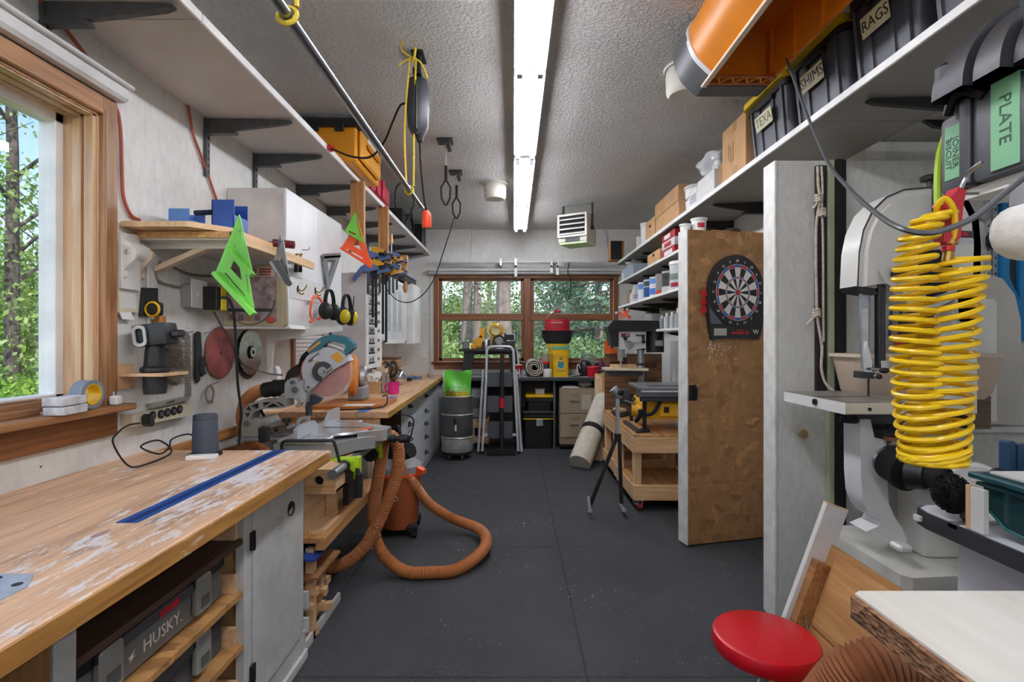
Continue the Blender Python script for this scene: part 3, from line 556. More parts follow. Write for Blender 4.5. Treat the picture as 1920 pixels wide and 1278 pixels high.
b=B(); cc=wl(393,738,XL+.03); b.tube([cc+V((0,.034*math.cos(a),.04*math.sin(a))) for a in [2*PI*k/20 for k in range(20)]],.004,6,closed=True,flat=1.6).box(wl(388,757,XL+.02),wl(400,749,XL+.04)); solo('hose_clamp',b,mat('#a8a294',.35,.6),'round metal hose clamp on a nail below the red saw blade','hose clamp')
solo('wall_nail',B().cyl(wl(392,722,XL),wl(410,716,XL+.05),.002),m_bolt,'nail carrying the round hose clamp','nail')
# work light charger on ledge
t=thing('wall_ledge','small pine ledge and back board right of the window below the tape holder','ledge',wl(240,700)); obj('back_board',wlp(B(),[(212,681),(245,681),(245,728),(212,730)],XL+.001,.012),m_piney,t)
p=wl(215,706); obj('ledge_board',B().box((XL+.012,p.y,p.z),(XL+.19,wl(300,700,XL).y-.1,p.z+.012),.001),m_pine,t)
t=thing('work_light','black swivel-head work light with grey lens ring standing through the pine ledge','light',(XL+.1,2.10,p.z))
c=V((XL+.105,2.10,p.z)); obj('battery',B().lathe([(0,-.075),(.04,-.075),(.043,-.05),(.043,0),(.04,.004)],MX.Translation(c),16),m_gun,t); obj('base_ring',B().lathe([(.05,.012),(.054,.02),(.052,.032),(.04,.04),(.036,.1),(.03,.13),(0,.13)],MX.Translation(c),18),m_black,t)
h=frm(c+V((-.01,0,.165)),(1,.1,.12),(0,0,1)); hd=obj('head',B(h).box((-.055,-.045,-.05),(.075,.045,.045),.012,seg=2),m_gun,t); obj('lens_ring',B(h).prism(rrect(.05,.085,.02),.006,frm((-.03,-.047,0) if 0 else (-.02,-.002,.051),(1,0,0),(0,1,0)),[rrect(.03,.06,.012)]),mat('#b9bdc2',.3,.2),hd)
obj('clip',B(h).box((.075,-.02,-.03),(.115,.01,.02),.008),m_gun,hd)
# power strip, charger, cables
t=thing('power_strip','beige metal power strip with round black sockets screwed low on the left wall','power strip',wl(280,780))
y_a,y_b=yx(228,XL),yx(343,XL); z_a=zp(783,yx(285,XL)); 
obj('body',wlp(B(),[(226,779),(342,755),(341,778),(228,800)],XL+.001,.045),mat('#cfc7ae',.5),t)
for px,py in ((285,782),(301,779),(313,776),(325,773),(336,770)):
    q=wl(px,py-3,XL+.046); o=obj('socket',B().cyl(q,q+V((.005,0,0)),.019,n=18),m_black,t); obj('face',B().box(q+V((.005,-.009,-.006)),q+V((.0065,.009,-.002))).box(q+V((.005,-.009,.003)),q+V((.0065,.009,.007))),m_grey,o)
t=thing('charger','black plug-in power adapter on the beige power strip with a thin cord','charger',wl(275,788)); obj('body',B().box(wl(262,800,XL+.046),wl(293,775,XL+.1),.01),m_black,t)
zc_=.864
obj('cord',B().tube(spl([wl(262,793,XL+.07),wl(240,797,XL+.08),wl(222,810,XL+.12),wl(212,830,XL+.14),(-1.40,1.86,zc_+.01),(-1.36,1.90,zc_+.006),(-1.33,1.99,zc_+.03),(-1.40,2.02,zc_+.07),(-1.42,1.95,zc_+.06),(-1.36,1.96,zc_+.03),(-1.36,2.02,zc_+.04),(-1.40,2.10,zc_+.06),(-1.36,2.15,zc_+.07),(-1.31,2.14,zc_+.03)],8),.0035,6),m_rub,t)
t=thing('junction_box','grey metal electrical box with white cover plate under the small shelf','electrical box',wl(370,555)); obj('box',wlp(B(),[(338,533),(392,530),(392,570),(339,575)],XL+.001,.045),mat('#9a9893',.5,.3),t); q=wl(357,576,XL+.046); q2=wl(388,527,XL+.049); obj('cover_plate',B().box(q,q2+V((.003,0,0)),.002),mat('#d9d8d4',.4),t); obj('screw',B().cyl(wl(371,552,XL+.049),wl(371,552,XL+.055),.005),m_alu,t)
q=wl(379,580,XL+.05); t=thing('adapter','black plug adapter with a yellow socket face on the electrical box','adapter',q); q2=wl(404,541,XL+.05); obj('body',B().box(q,V((XL+.1,q2.y-.04,q2.z))+V((.02,0,0)),.004),m_black,t)
obj('socket_face',B().box((XL+.06,q2.y-.075,q.z-.002),(XL+.125,q2.y-.03,q2.z+.002),.003).box((0,0,0),(.001,.001,.001),M=MX.Translation(q)),mat('#d9c928',.4),t)
wallcord('cable',[(300,490),(292,505),(292,518),(300,527),(315,533),(338,538)],.006,mat('#8e8473',.6),'grey-brown cable looping under the small shelf into the electrical box','cable')
wallcord('cable',[(320,497),(350,512),(380,517),(415,518),(440,530)],.006,mat('#7d7568',.6),'cable sagging along the wall behind the green squares','cable')
solo('extension_lead',B().tube(spl([at(412,558,2.22),at(428,560,2.25),at(437,580,2.28),at(441,620,2.3),at(443,660,2.3),at(446,720,2.32),at(452,770,2.35),at(450,800,2.36),at(448,835,2.37)],8),.006,6),m_rub,'thick black power cord dropping from the adapter behind the bench','power cord')
solo('extension_lead',B().tube(spl([wl(401,584,XL+.08),wl(415,610,XL+.08),wl(432,640,XL+.08),wl(446,668,XL+.08),wl(458,685,XL+.1),at(480,693,2.6),at(505,700,2.62),at(530,703,2.65)],8),.0045,6),mat('#5d5850',.5),'thin grey cord crossing the saw blades towards the mitre saw','cord')
# boxed blades
t=thing('blade_box','framed saw blade package with clear cover standing on a ledge beneath the small shelf','package',wl(470,605)); Y=2.62
obj('board',pxp(B(),[(418,500),(528,494),(528,612),(420,610)],Y,.03),mat('#a89a80',.6),t); obj('card',pxp(B(),[(424,505),(518,502),(518,602),(425,600)],Y-.003,.003),mat('#8e7d7c',.45,0,.3,25),t)
obj('print',pxp(B(),[(483,500),(516,500),(514,518),(479,518)],Y-.006,.003),mat('#c4b2a4',.5),t); o=obj('band',pxp(B(),[(426,578),(511,578),(509,584),(430,584)],Y-.006,.003),m_black,t)
for k in range(3): obj('red_line',pxp(B(),[(486,503+k*5),(508,503+k*5),(507,506+k*5),(485,506+k*5)],Y-.009,.003),mat('#93403a',.5),t)
b=B(); c0=at(468,562,Y-.008); R_=.125
b.tube([c0+V((R_*math.cos(a),0,R_*math.sin(a))) for a in [PI+PI*k/20 for k in range(21)]],.002,5); obj('arc',b,m_gun,t); obj('red_spot',B().ell(at(507,599,Y-.006),(.022,.003,.017)),mat('#b8453a',.5),t)
for k,px in enumerate((436,452,466,482)): obj('picture',B().box(at(px-5,600,Y-.006),at(px+5,590,Y-.003)),mat(('#7a4a48','#55504d','#8a6a3a','#6a4a50')[k],.5),t)
obj('frame',pxp(B(),[(528,490),(536,488),(538,608),(528,614)],Y,.02),mat('#b0a488',.6),t)
solo('wall_ledge',pxp(B(),[(418,611),(534,613),(540,608),(545,616),(420,616)],2.63,.2),m_wpaint,'white ledge under the blade package left of the white cabinet','ledge')
solo('shelf_gusset',pxp(B(),[(500,618),(640,612),(640,620),(512,640),(508,700),(500,700)],2.83,.02),m_wpaint,'white angled bracket panel below the white cabinet','bracket')
# speaker, white boxes, sill things
s_=.473; q=V((-1.264,2.10,.857)); t=thing('bluetooth_speaker','dark grey tapered cylinder speaker on the near workbench','speaker',q)
obj('body',B().lathe([(0,.012),(.047,.012),(.049,.02),(.045,.16),(.040,.168),(0,.168)],MX.Translation(q),28),mat('#434a57',.65,0,.05,40,.3,400),t); obj('base_disc',B().lathe([(0,0),(.062,0),(.062,.01),(.05,.014),(0,.014)],MX.Translation(q),28),m_black,t); obj('top_ring',B().lathe([(.043,.148),(.0455,.15),(.0445,.164),(.041,.1685)],MX.Translation(q),28),m_gun,t)
solo('white_box',B().box((-.055,-.02,0),(.055,.02,.018),.004,M=L((-1.235,2.03,.857),.25)),m_edge,'small flat white box in front of the grey speaker','box')
zs_=1.082
t=thing('tape_roll','roll of grey tape standing behind white blocks on the window sill','tape roll',(-1.52,1.83,zs_)); obj('roll',B().prism(circ(.052,30),.045,frm((-1.56,1.845,zs_+.052),(0,1,0),(0,0,1)),[circ(.038,24)]),mat('#7f8791',.4),t); obj('core',B().prism(circ(.038,24),.047,frm((-1.561,1.845,zs_+.052),(0,1,0),(0,0,1)),[circ(.034,24)]),m_yel,t)
for k,(lab,dz_,dx) in enumerate((('lower of two paint-spotted white blocks on the window sill',0,0),('upper of two paint-spotted white blocks on the window sill, with a purple drip',.03,-.004))):
    b=B().box((-.03,-.05,0),(.035,.06,.027),.002,M=L((-1.51+dx,1.72,zs_+dz_),.12)); t=solo('white_block',b,mat('#d5d6d8',.6,0,.2,25),lab,'block','blocks on the window sill')
t=thing('plug_charger','little white plug charger with prongs up at the corner of the window sill','charger',(-1.52,1.955,zs_)); obj('body',B().box((-1.535,1.94,zs_),(-1.505,1.975,zs_+.035),.005),m_edge,t)
for k in (0,1): obj('prong',B().box((-1.53+.015*k,1.955,zs_+.035),(-1.524+.015*k,1.957,zs_+.05)),m_alu,t)
for k,(a,c,e,h,la) in enumerate((((-1.66),1.2,1.78,.045,'loose brown trim strip lying against the window glass'),((-1.60),1.05,1.70,.02,'second loose trim strip lying flat on the window sill'))): solo('trim_strip',B().box((a,c,zs_),(a+.03,e,zs_+h),.002,M=L((0,0,0),0)),m_oaky,la,'strip')
# ================= benches and mitre saw =================
m_topm=benchtop('#cba585','#9d7556','#e2dedd',.80,'#837577',1); m_topf=benchtop('#d0a680','#a67a56','#d6bfa4',.86); m_osb2=osb('#b98a54','#7d5630',.8)
m_bl=mat('#17509c',.35,.1,.06,20); m_panel=mat('#c9cac8',.5,0,.1,8,.2,50); m_dkply=wood('#5a4234','#3b2a21',1,1.,.6)
zt=.857; ye=2.2; xf=-.79
t=thing('workbench','near paint-stained plywood workbench with a blue track along the left wall','workbench',(-1.2,1.2,0))
obj('worktop',B().box((XL+.002,-.6,zt-.042),(xf,ye,zt),.004),m_topm,t)
obj('front_edge',B().box((xf,-.6,zt-.046),(xf+.006,ye,zt-.002),.002),wood('#bd8a48','#8a5a28',1,1.2,.5,1,'#e0d6c8',.57),t)
o=obj('track',B().box((-1.028,1.324,zt-.002),(-.972,ye+.001,zt+.002)),m_bl,t); obj('groove',B().box((-1.006,1.325,zt+.0015),(-.996,ye+.0015,zt+.003)).box((-.992,1.325,zt+.0015),(-.988,ye+.0015,zt+.003)),mat('#0b2a5c',.5),o)
o=obj('insert_plate',B().prism([(-1.2,.83),(-.965,.83),(-.93,.87),(-.93,.98),(-.965,1.03),(-1.2,1.03)],.003,L((0,0,zt))),mat('#b9c4d4',.35,.4,.1,20),t)
b=B()
for (x,y) in ((-.955,.885),(-.955,.985),(-1.02,1.01),(-1.02,.85)): b.cyl((x,y,zt+.003),(x,y,zt+.0036),.009)
obj('screw_hole',b,m_black,o,kind='stuff'); obj('slot',B().prism([(-1.10,.925),(-1.01,.915),(-.99,.93),(-1.01,.945),(-1.10,.935)],.0008,L((0,0,zt+.003))),m_black,o)
xp_=-.87
obj('stile',B().box((xp_-.03,.97,.0),(xp_,1.02,zt-.046),.002),m_panel,t); obj('stile',B().box((xp_-.03,1.655,0),(xp_,1.70,zt-.046),.002),m_panel,t); obj('stile',B().box((xp_-.03,2.085,0),(xp_,2.12,zt-.046),.002),m_panel,t)
obj('base_rail',B().box((xp_-.03,1.66,0),(xp_-.002,2.15,.12),.003).box((xp_-.03,1.66,0),(xp_+.008,2.148,.04),.003),m_panel,t)
d=obj('door',B().box((xp_-.018,1.703,.122),(xp_+.004,2.083,.79),.002),m_panel,t)
for z in (.225,.665): obj('hinge',B().box((xp_,1.685,z-.03),(xp_+.01,1.712,z+.03),.002).cyl((xp_+.008,1.700,z-.032),(xp_+.008,1.700,z+.032),.005),m_black,d)
c=V((xp_+.004,1.99,.675)); o=obj('vent',B().lathe([(.022,.0),(.028,.004),(.028,0)],F(c,'l'),24).prism(circ(.026,20,0,0,10,190),.003,F(c,'l')),m_black,d,label='round black vent half covered')
obj('printed_note',B().box((xp_+.004,1.885,.62),(xp_+.0046,1.925,.622)).box((xp_+.004,1.88,.632),(xp_+.0046,1.93,.634)).box((xp_+.004,1.88,.644),(xp_+.0046,1.93,.646)).box((xp_+.004,1.885,.656),(xp_+.0046,1.925,.658)).box((xp_+.004,1.89,.668),(xp_+.0046,1.92,.67)),mat('#6b6b6a',.6),d)
obj('drawer_front',B().box((xp_-.02,.3,.1),(xp_-.002,.965,zt-.05),.002),wood('#8a6237','#5d3d1d',2,1.,.55),t); obj('divider',B().box((-1.5,.955,0),(xp_-.02,.985,zt-.046)),m_ply,t); obj('divider',B().box((-1.5,1.67,0),(xp_-.02,1.69,zt-.046)),mat('#a98355',.6),t); obj('back_panel',B().box((-1.53,.0,0),(-1.5,2.1,zt-.046)),m_dkply,t); obj('end_panel',B().box((-1.5,2.1,0),(xp_-.03,2.12,zt-.046)),m_panel,t)
for z,m,dep in ((.672,m_dkply,0),(.502,m_osb2,0),(.332,m_osb2,0),(.16,m_osb2,0)):
    s=obj('tray',B().box((-1.49,1.025,z),(xp_-.004,1.652,z+.018)),m,t)
    obj('tray_side',B().box((-1.4,1.026,z+.018),(xp_-.02,1.042,z+.075)),m_piney,s); obj('tray_side',B().box((-1.4,1.635,z+.018),(xp_-.02,1.651,z+.075)),m_piney,s)
    obj('slide',B().box((-1.4,1.0215,z+.01),(xp_-.03,1.0255,z+.05)),m_rub,s)
m_tb=mat('#4c4e52',.5,0,.03); m_tb2=mat('#77787a',.5,0,.03)
for k,(z,sh,lab) in enumerate(((.5205,0,'grey lidded toolbox with big latches on the upper chipboard tray of the near workbench'),(.3505,.06,'grey lidded toolbox on the lower chipboard tray of the near workbench'))):
    x=-.92; y0_,y1_=1.06-sh,1.622; y0_=max(y0_,1.05); t=thing('toolbox',lab,'toolbox',(-1.1,1.33,z))
    obj('body',B().box((-1.2,y0_,z),(x,y1_,z+.085),.01),m_tb2 if not k else m_tb,t); obj('lid',B().box((-1.2,y0_-.006,z+.087),(x+.006,y1_+.006,z+.135),.012),m_black if not k else m_gun,t)
    obj('lid_rib',B().box((x-.01,y0_+.12,z+.09),(x+.012,y0_+.42,z+.118),.004),m_tb,t)
    for yy in (y0_+.09,y1_-.13):
        l=obj('latch',B().box((x,yy-.035,z+.02),(x+.022,yy+.035,z+.125),.006,M=MX.Translation((0,0,0))),mat('#9a9b97',.4,.2),t); obj('latch_window',B().box((x+.022,yy-.02,z+.035),(x+.0235,yy+.02,z+.068)),mat('#5c5d59',.4),l)
        obj('hinge_block',B().box((x,yy-.04,z+.1),(x+.016,yy+.04,z+.135),.004),m_black,t)
    obj('handle',B().tube(spl([(-1.05,y0_+.16,z+.13),(-1.0,y0_+.17,z+.148),(-1.0,y0_+.40,z+.148),(-1.05,y0_+.41,z+.13)],4),.008,6),m_rub,t)
    if not k:
        txt('HUSKY.',F((x+.001,1.345,z+.047),'l'),.045,m_edge,t,'lettering'); obj('red_badge',B().box((x+.012,1.31,z+.095),(x+.014,1.39,z+.113),.001),m_red,t); obj('emblem',B().prism([(0,0),(.02,.012),(.008,.012),(.018,.024),(-.006,.012),(.004,.010)],.001,F((x+.0005,1.225,z+.035),'l')),m_edge,t)
# ledgers on the wall between the benches
struct('trim_7',B().box((XL,2.2,.795),(XL+.018,3.4,.845),.002),wood('#b9824c','#7f5228',1)); struct('trim_8',B().box((XL,2.2,.69),(XL+.018,3.4,.74),.002),wood('#9c6a3a','#6a4320',1))
solo('cord_plug',B().box((-1.17,2.34,.86),(-1.13,2.38,.93),.006),m_rub,'black plug block standing behind the grey speaker bench end','plug')
# far bench
zf=.875; YN=3.23
t=thing('workbench','long far plywood workbench over the white drawers, reaching the back wall','workbench',(-1.2,5,0))
obj('worktop',B().prism([(XL+.002,YN),(-.79,YN),(-.90,YB-.012),(XL+.002,YB-.012)],.038,L((0,0,zf-.038))),m_topf,t)
obj('front_edge',B().prism([(-.79,YN),(-.784,YN),(-.894,YB-.012),(-.90,YB-.012)],.036,L((0,0,zf-.037))),wood('#c79a45','#8e6a26',1,1.2,.5),t)
o=obj('track',B().box((-.99,YN-.001,zf-.001),(-.93,4.12,zf+.002)),mat('#3f78c8',.35),t)
obj('end_panel',B().box((-1.5,YN+.03,.1),(-.93,YN+.05,zf-.04)),mat('#8e8d8c',.6),t); obj('end_edge',B().box((-.93,YN+.03,.0),(-.895,YN+.06,zf-.04)),m_wpaint,t); obj('apron',B().box((-1.5,YN+.02,zf-.09),(-.85,YN+.04,zf-.04)),m_pinex,t)
# drawers
xd=-.925; t=thing('drawer_cabinet','white drawer cabinet with black pulls under the far workbench','drawers',(-1.2,5.2,0))
obj('carcass',B().box((-1.5,4.2,.055),(xd-.02,6.42,zf-.04)),mat('#bfc1c3',.5),t); obj('toe_kick',B().box((-1.45,4.22,0),(xd-.002,6.42,.055)),mat('#a9abad',.5),t); obj('side_panel',B().box((-1.5,4.185,0),(xd+.003,4.2,zf-.04)),wood('#5a3a28','#3c2518',2),t)
m_drw=mat('#c9cdd1',.4,0,.04,6)
for ya,yb in ((4.21,4.85),(4.86,5.88)):
    for za,zb_ in ((.645,.828),(.515,.64),(.385,.51),(.235,.38),(.06,.23)):
        d=obj('drawer',B().box((xd-.02,ya+.004,za),(xd,yb-.004,zb_),.003),m_drw,t); ym=(ya+yb)/2; zm=(za+zb_)/2+.01
        obj('pull',B().box((xd,ym-.045,zm-.02),(xd+.004,ym+.045,zm+.02)).tube(spl([(xd+.003,ym-.04,zm),(xd+.028,ym-.035,zm-.008),(xd+.028,ym+.035,zm-.008),(xd+.003,ym+.04,zm)],4),.006,6),m_black,d)
obj('door',B().box((xd-.02,5.9,.06),(xd,6.4,.828),.003),m_drw,t)
# lower plywood shelf, box with hole
t=thing('low_shelf','thick plywood shelf under the mitre saw between the two benches','shelf',(-1.15,2.7,.41)); obj('board',B().box((-1.36,2.25,.435),(-.83,3.22,.458),.001),m_ply,t); obj('nosing',B().box((-.87,2.25,.405),(-.832,3.22,.435),.001).box((-1.34,2.25,.412),(-1.31,3.22,.435)),m_ply,t); obj('leg',B().box((-1.345,3.1,.0),(-1.305,3.15,.41)),m_pine,t); obj('leg',B().box((-.92,2.265,.0),(-.885,2.3,.405)),m_pine,t)
x0,x1,z0,z1=xp(572,2.27),xp(627,2.27),zp(926,2.27),zp(880,2.27)
t=thing('wooden_box','pine box with a round hole in its end under the mitre saw stand','box',((x0+x1)/2,2.4,.46)); obj('front',B().prism([(x0,z0),(x1,z0),(x1,z1),(x0,z1)],-.018,F((0,2.27,0),'f'),[circ(.021,20,(x0+x1)/2-.005,(z0+z1)/2+.005)]),m_pinex,t)
obj('shell',B().box((x0,2.288,z0),(x0+.012,2.62,z1)).box((x1-.012,2.288,z0),(x1,2.62,z1)).box((x0,2.288,z0),(x1,2.62,z0+.012)).box((x0,2.288,z1-.012),(x1,2.62,z1)).box((x0,2.61,z0),(x1,2.62,z1)),m_piney,t); obj('dark_bore',B().cyl(((x0+x1)/2-.005,2.289,(z0+z1)/2+.005),((x0+x1)/2-.005,2.291,(z0+z1)/2+.005),.024),m_rub,t); obj('support',B().box((x0-.035,2.27,.4585),(x0-.003,2.6,z1+.02)).box((x0,2.52,.4585),(x0+.04,2.58,z0-.002)).box((x0,2.3,.4585),(x1-.05,2.5,.475)),m_piney,t)
# stand
t=thing('saw_stand','saw stand with grey tubes and lime-green clamps carrying the mitre saw','stand',(-1.0,2.7,.46)); ml=mat('#a9cf1a',.4,0,.03)
for x in (-.80,-1.2): obj('rail',B().cyl((x,2.26,.735),(x,3.16,.735),.022,n=16),mat('#8d9093',.3,.6),t)
for y in (2.46,2.9): obj('clamp',B().box((-.86,y-.035,.70),(-.745,y+.035,.765),.008).box((-.76,y-.03,.665),(-.738,y+.03,.77),.004).box((-1.26,y-.035,.70),(-1.14,y+.035,.765),.008).box((-1.15,y-.015,.745),(-.85,y+.015,.765)),ml,t); obj('collar',B().cyl((-.80,y-.06,.735),(-.80,y-.035,.735),.028).cyl((-.80,y-.045,.69),(-.80,y-.02,.69),.04),m_black,t)
obj('lever',B().tube(spl([(-.75,2.44,.72),(-.735,2.43,.69),(-.735,2.43,.64),(-.738,2.43,.585)],5),[.012]*5+[.018]*5+[.02]*6,8),m_rub,t); obj('leg',B().box((-1.22,2.5,.4585),(-1.18,2.86,.715)),m_gun,t); obj('leg',B().box((-.9,2.7,.4585),(-.87,2.86,.75)),m_gun,t)
obj('carry_bar',B().tube(spl([at(531,850,2.4),at(528,838,2.4),at(533,827,2.4),at(560,826,2.4),at(600,826,2.4),at(622,826,2.4),at(628,834,2.4),at(637,868,2.4)],4),.0075,8),m_black,t)
# mitre saw
Z=lambda X,Y: (400+X/4.26,600+Y/4.26); W_=lambda X,Y:(430+X/6.39,660+Y/6.39)
m_cast=mat('#a3a09a',.4,.5,.1,14); m_cast2=mat('#b9bbbd',.35,.6,.08,14); Ys=2.75
t=thing('mitre_saw','sliding mitre saw with red blade and teal handle between the two benches','mitre saw',(-1.0,2.75,.77))
obj('base',B().prism([(-1.15,2.45),(-.86,2.45),(-.80,2.6),(-.72,2.66),(-.72,2.84),(-.80,2.9),(-.86,3.05),(-1.15,3.05)],.062,L((0,0,.768)),),m_cast2,t); obj('base_top',B().box((-1.13,2.44,.83),(-.90,3.06,.853),.006),mat('#c8cacc',.3,.7),t)
tb=obj('turntable',B().lathe([(0,.846),(.19,.846),(.195,.852),(.19,.86),(0,.86)],MX.Translation((-.95,2.75,0)),40).prism([(-.80,2.62),(-.69,2.68),(-.668,2.70),(-.668,2.80),(-.69,2.82),(-.80,2.88)],.055,L((0,0,.802))),mat('#d2d4d6',.25,.75,.05),t)
obj('warning_label',B().prism([(-.82,2.68),(-.75,2.70),(-.75,2.74),(-.81,2.75)],.0006,L((0,0,.8602))),mat('#e0642c',.5),tb); obj('slot_plate',B().prism([(-1.02,2.742),(-.76,2.746),(-.70,2.75),(-.76,2.754),(-1.02,2.758)],.001,L((0,0,.8603))),m_gun,tb)
obj('handle',B().lathe([(0,0),(.02,0),(.024,.01),(.022,.035),(.014,.04),(.014,.05),(.022,.055),(.024,.075),(.022,.1),(.012,.106),(0,.106)],frm((-.668,2.75,.80),(0,1,0),(0,0,1)),16),m_black,t)
for a,c in ((2.44,2.70),(2.80,3.04)): obj('fence',B().prism([(a,.855),(c,.855),(c,.93),(a+(.1 if a>2.7 else .0),.93 if a>2.7 else .9)] if a>2.7 else [(a,.855),(c,.855),(c,.885),(c-.05,.915),(a+.05,.915),(a,.90)],.02,F((-1.05,0,0),'l')),mat('#d4d8dc',.3,.5),t)
obj('fence_bracket',pxp(B(),[W_(680,885),W_(790,860),W_(820,790),W_(940,765),W_(950,900),W_(920,945),W_(915,800),W_(840,820),W_(800,890),W_(700,920)],2.68,.03),m_cast2,t); obj('knob',B().cyl(at(*W_(690,880),2.68),at(*W_(690,840),2.68),.008).cyl(at(*W_(690,840),2.68),at(*W_(690,790),2.68),.022,n=10),m_black,t)
for y in (2.66,2.80): obj('slide_rail',B().cyl((-1.44,y,.815),(-1.03,y,.815),.013,n=12),m_steel,t)
obj('carriage',pxp(B(),[W_(150,1040),W_(140,860),W_(180,800),W_(260,800),W_(330,790),W_(400,800),W_(450,860),W_(450,930),W_(370,960),W_(360,1020),W_(250,1045)],2.66,.16),m_cast,t); obj('boss',B().cyl(at(*W_(200,850),2.65),at(*W_(200,850),2.67),.014).cyl(at(*W_(400,885),2.65),at(*W_(400,885),2.67),.008),m_dkst,t)
arm=[W_(160,850),W_(165,700),W_(230,615),W_(370,575),W_(570,560),W_(640,490),W_(690,560),W_(690,650),W_(620,672),W_(380,680),W_(290,720),W_(262,780),W_(235,860)]
hl=[[W_(195,690),W_(235,640),W_(262,700)],[W_(260,640),W_(350,605),W_(350,672),W_(300,690)],[W_(400,600),W_(500,595),W_(410,660)],[W_(425,665),W_(520,610),W_(610,652)],[W_(545,595),W_(600,600),W_(660,640),W_(630,652)],[W_(185,735),W_(250,725),W_(215,790)]]
a=obj('arm',pxp(B(),arm,2.67,.09,hl),m_cast,t); obj('arm_web',pxp(B(),[W_(170,840),W_(180,705),W_(240,625),W_(375,585),W_(600,575),W_(680,600),W_(675,645),W_(380,675),W_(285,715),W_(255,780),W_(230,850)],2.70,.02),m_dkst,a)
obj('pivot_head',pxp(B(),[W_(665,370),W_(740,310),W_(800,310),W_(830,360),W_(880,330),W_(880,440),W_(930,500),W_(910,640),W_(870,600),W_(800,560),W_(700,545),W_(660,480)],2.69,.1),m_cast2,t)
for X,Y,r in ((750,360,.011),(640,530,.012),(780,450,.016),(945,420,.007),(920,465,.006)): obj('bolt',B().cyl(at(*W_(X,Y),2.675),at(*W_(X,Y),2.70),r,n=10),m_dkst,t)
obj('hook_casting',pxp(B(),[W_(780,555),W_(840,560),W_(868,600),W_(850,640),W_(800,665),W_(790,640),W_(820,600)],2.67,.03),m_cast,t); obj('neck',pxp(B(),[W_(905,600),W_(950,600),W_(950,770),W_(915,770)],2.70,.05),m_gun,t)
obj('motor',pxp(B(),[W_(660,340),W_(690,240),W_(740,190),W_(850,125),W_(880,180),W_(870,250),W_(720,330)],2.80,.14),m_black,t); obj('motor_body',B().lathe([(0,0),(.065,0),(.07,.01),(.07,.12),(.055,.14),(0,.14)],F((xp(590,2.95),2.98,zp(690,2.95)),'b'),20),m_gun,t)
hc=at(609,696,2.745)
obj('upper_guard',pxp(B(),[Z(705,400),Z(715,350),Z(745,290),Z(800,238),Z(860,218),Z(920,215),Z(985,232),Z(1060,282),Z(1085,325),Z(960,395),Z(850,490),Z(752,585),Z(720,500)],2.72,.085),mat('#b4b6ba',.4,.1,.04,10),t)
obj('blade',B().prism([((.137 if k%2 else .132)*math.cos(PI*k/60),(.137 if k%2 else .132)*math.sin(PI*k/60)) for k in range(120)],.003,F(hc+V((0,.012,0)),'f')),mat('#b44a40',.45,.1,.2,14),t)
mg=mat('#efe6e0',.15,0,0,1,0,1,.5,0,.14); obj('lower_guard',B().prism(circ(.152,40,0,0,-130,40)+circ(.118,40,0,0,-130,40)[::-1],.004,F(hc+V((0,-.002,0)),'f')).prism(circ(.118,30,0,0,-130,40)+circ(.03,12,0,0,-130,40)[::-1],.002,F(hc+V((0,-.002,0)),'f')),mg,t,label='clear plastic guard')
obj('hub_cover',B().prism(circ(.054,24,0,0,35,262)+circ(.03,14,0,0,35,262)[::-1],.012,F(hc+V((0,-.026,0)),'f')),m_gun,t); obj('arbor',B().cyl(hc+V((0,.0,0)),hc+V((0,-.034,0)),.026,n=18).cyl(hc+V((0,-.03,0)),hc+V((0,-.044,0)),.012,n=6),mat('#8d8f92',.3,.8),t); obj('guard_link',B().bar(hc+V((.02,-.03,.0)),hc+V((.05,-.03,.02)),.006,.03,(0,-1,0)),mat('#9c8e88',.4,.4),t)
for P,m in (([(932,290),(990,250),(1042,300),(1000,345)],'#c98d1e'),([(755,325),(840,258),(850,280),(770,342)],'#55575c'),([(810,335),(840,322),(850,345),(820,358)],'#b08a3c')): obj('decal',pxp(B(),[Z(*q) for q in P],2.719,.004),mat(m,.5),t)
obj('decal',pxp(B(),[Z(795,310),Z(842,272),Z(847,280),Z(800,320)],2.7175,.004),m_edge,t)
hp=[(745,240),(800,178),(860,135),(930,115),(1000,120),(1065,140),(1120,190),(1122,222),(1065,275),(1040,250),(1062,215),(1045,192),(985,178),(930,168),(895,185),(860,228),(760,268)]
h=obj('handle',pxp(B(),[Z(*q) for q in hp],2.71,.055),mat('#11636f',.4,0,.03),t); obj('orange_label',pxp(B(),[Z(752,240),Z(850,165),Z(858,182),Z(760,256)],2.708,.004),mat('#d08a20',.5),h); obj('trigger',pxp(B(),[Z(905,180),Z(1000,205),Z(1050,225),Z(1040,240),Z(930,200)],2.725,.02),mat('#e4dcdc',.4),h); obj('knob',B().ell(at(*Z(935,110),2.73),.009),m_black,h)
obj('cable',B().tube(spl([at(*Z(750,262),2.73),at(*Z(715,300),2.75),at(*Z(700,350),2.78),at(*Z(690,365),2.8)],5),.012,8),m_rub,t); obj('blade_shoe',pxp(B(),[Z(760,600),Z(790,590),Z(870,625),Z(830,670),Z(765,690)],2.735,.03),m_gun,t)
obj('support_strut',B().cyl(at(*W_(375,690),2.74),at(*W_(480,890),2.74),.007),m_rub,t)
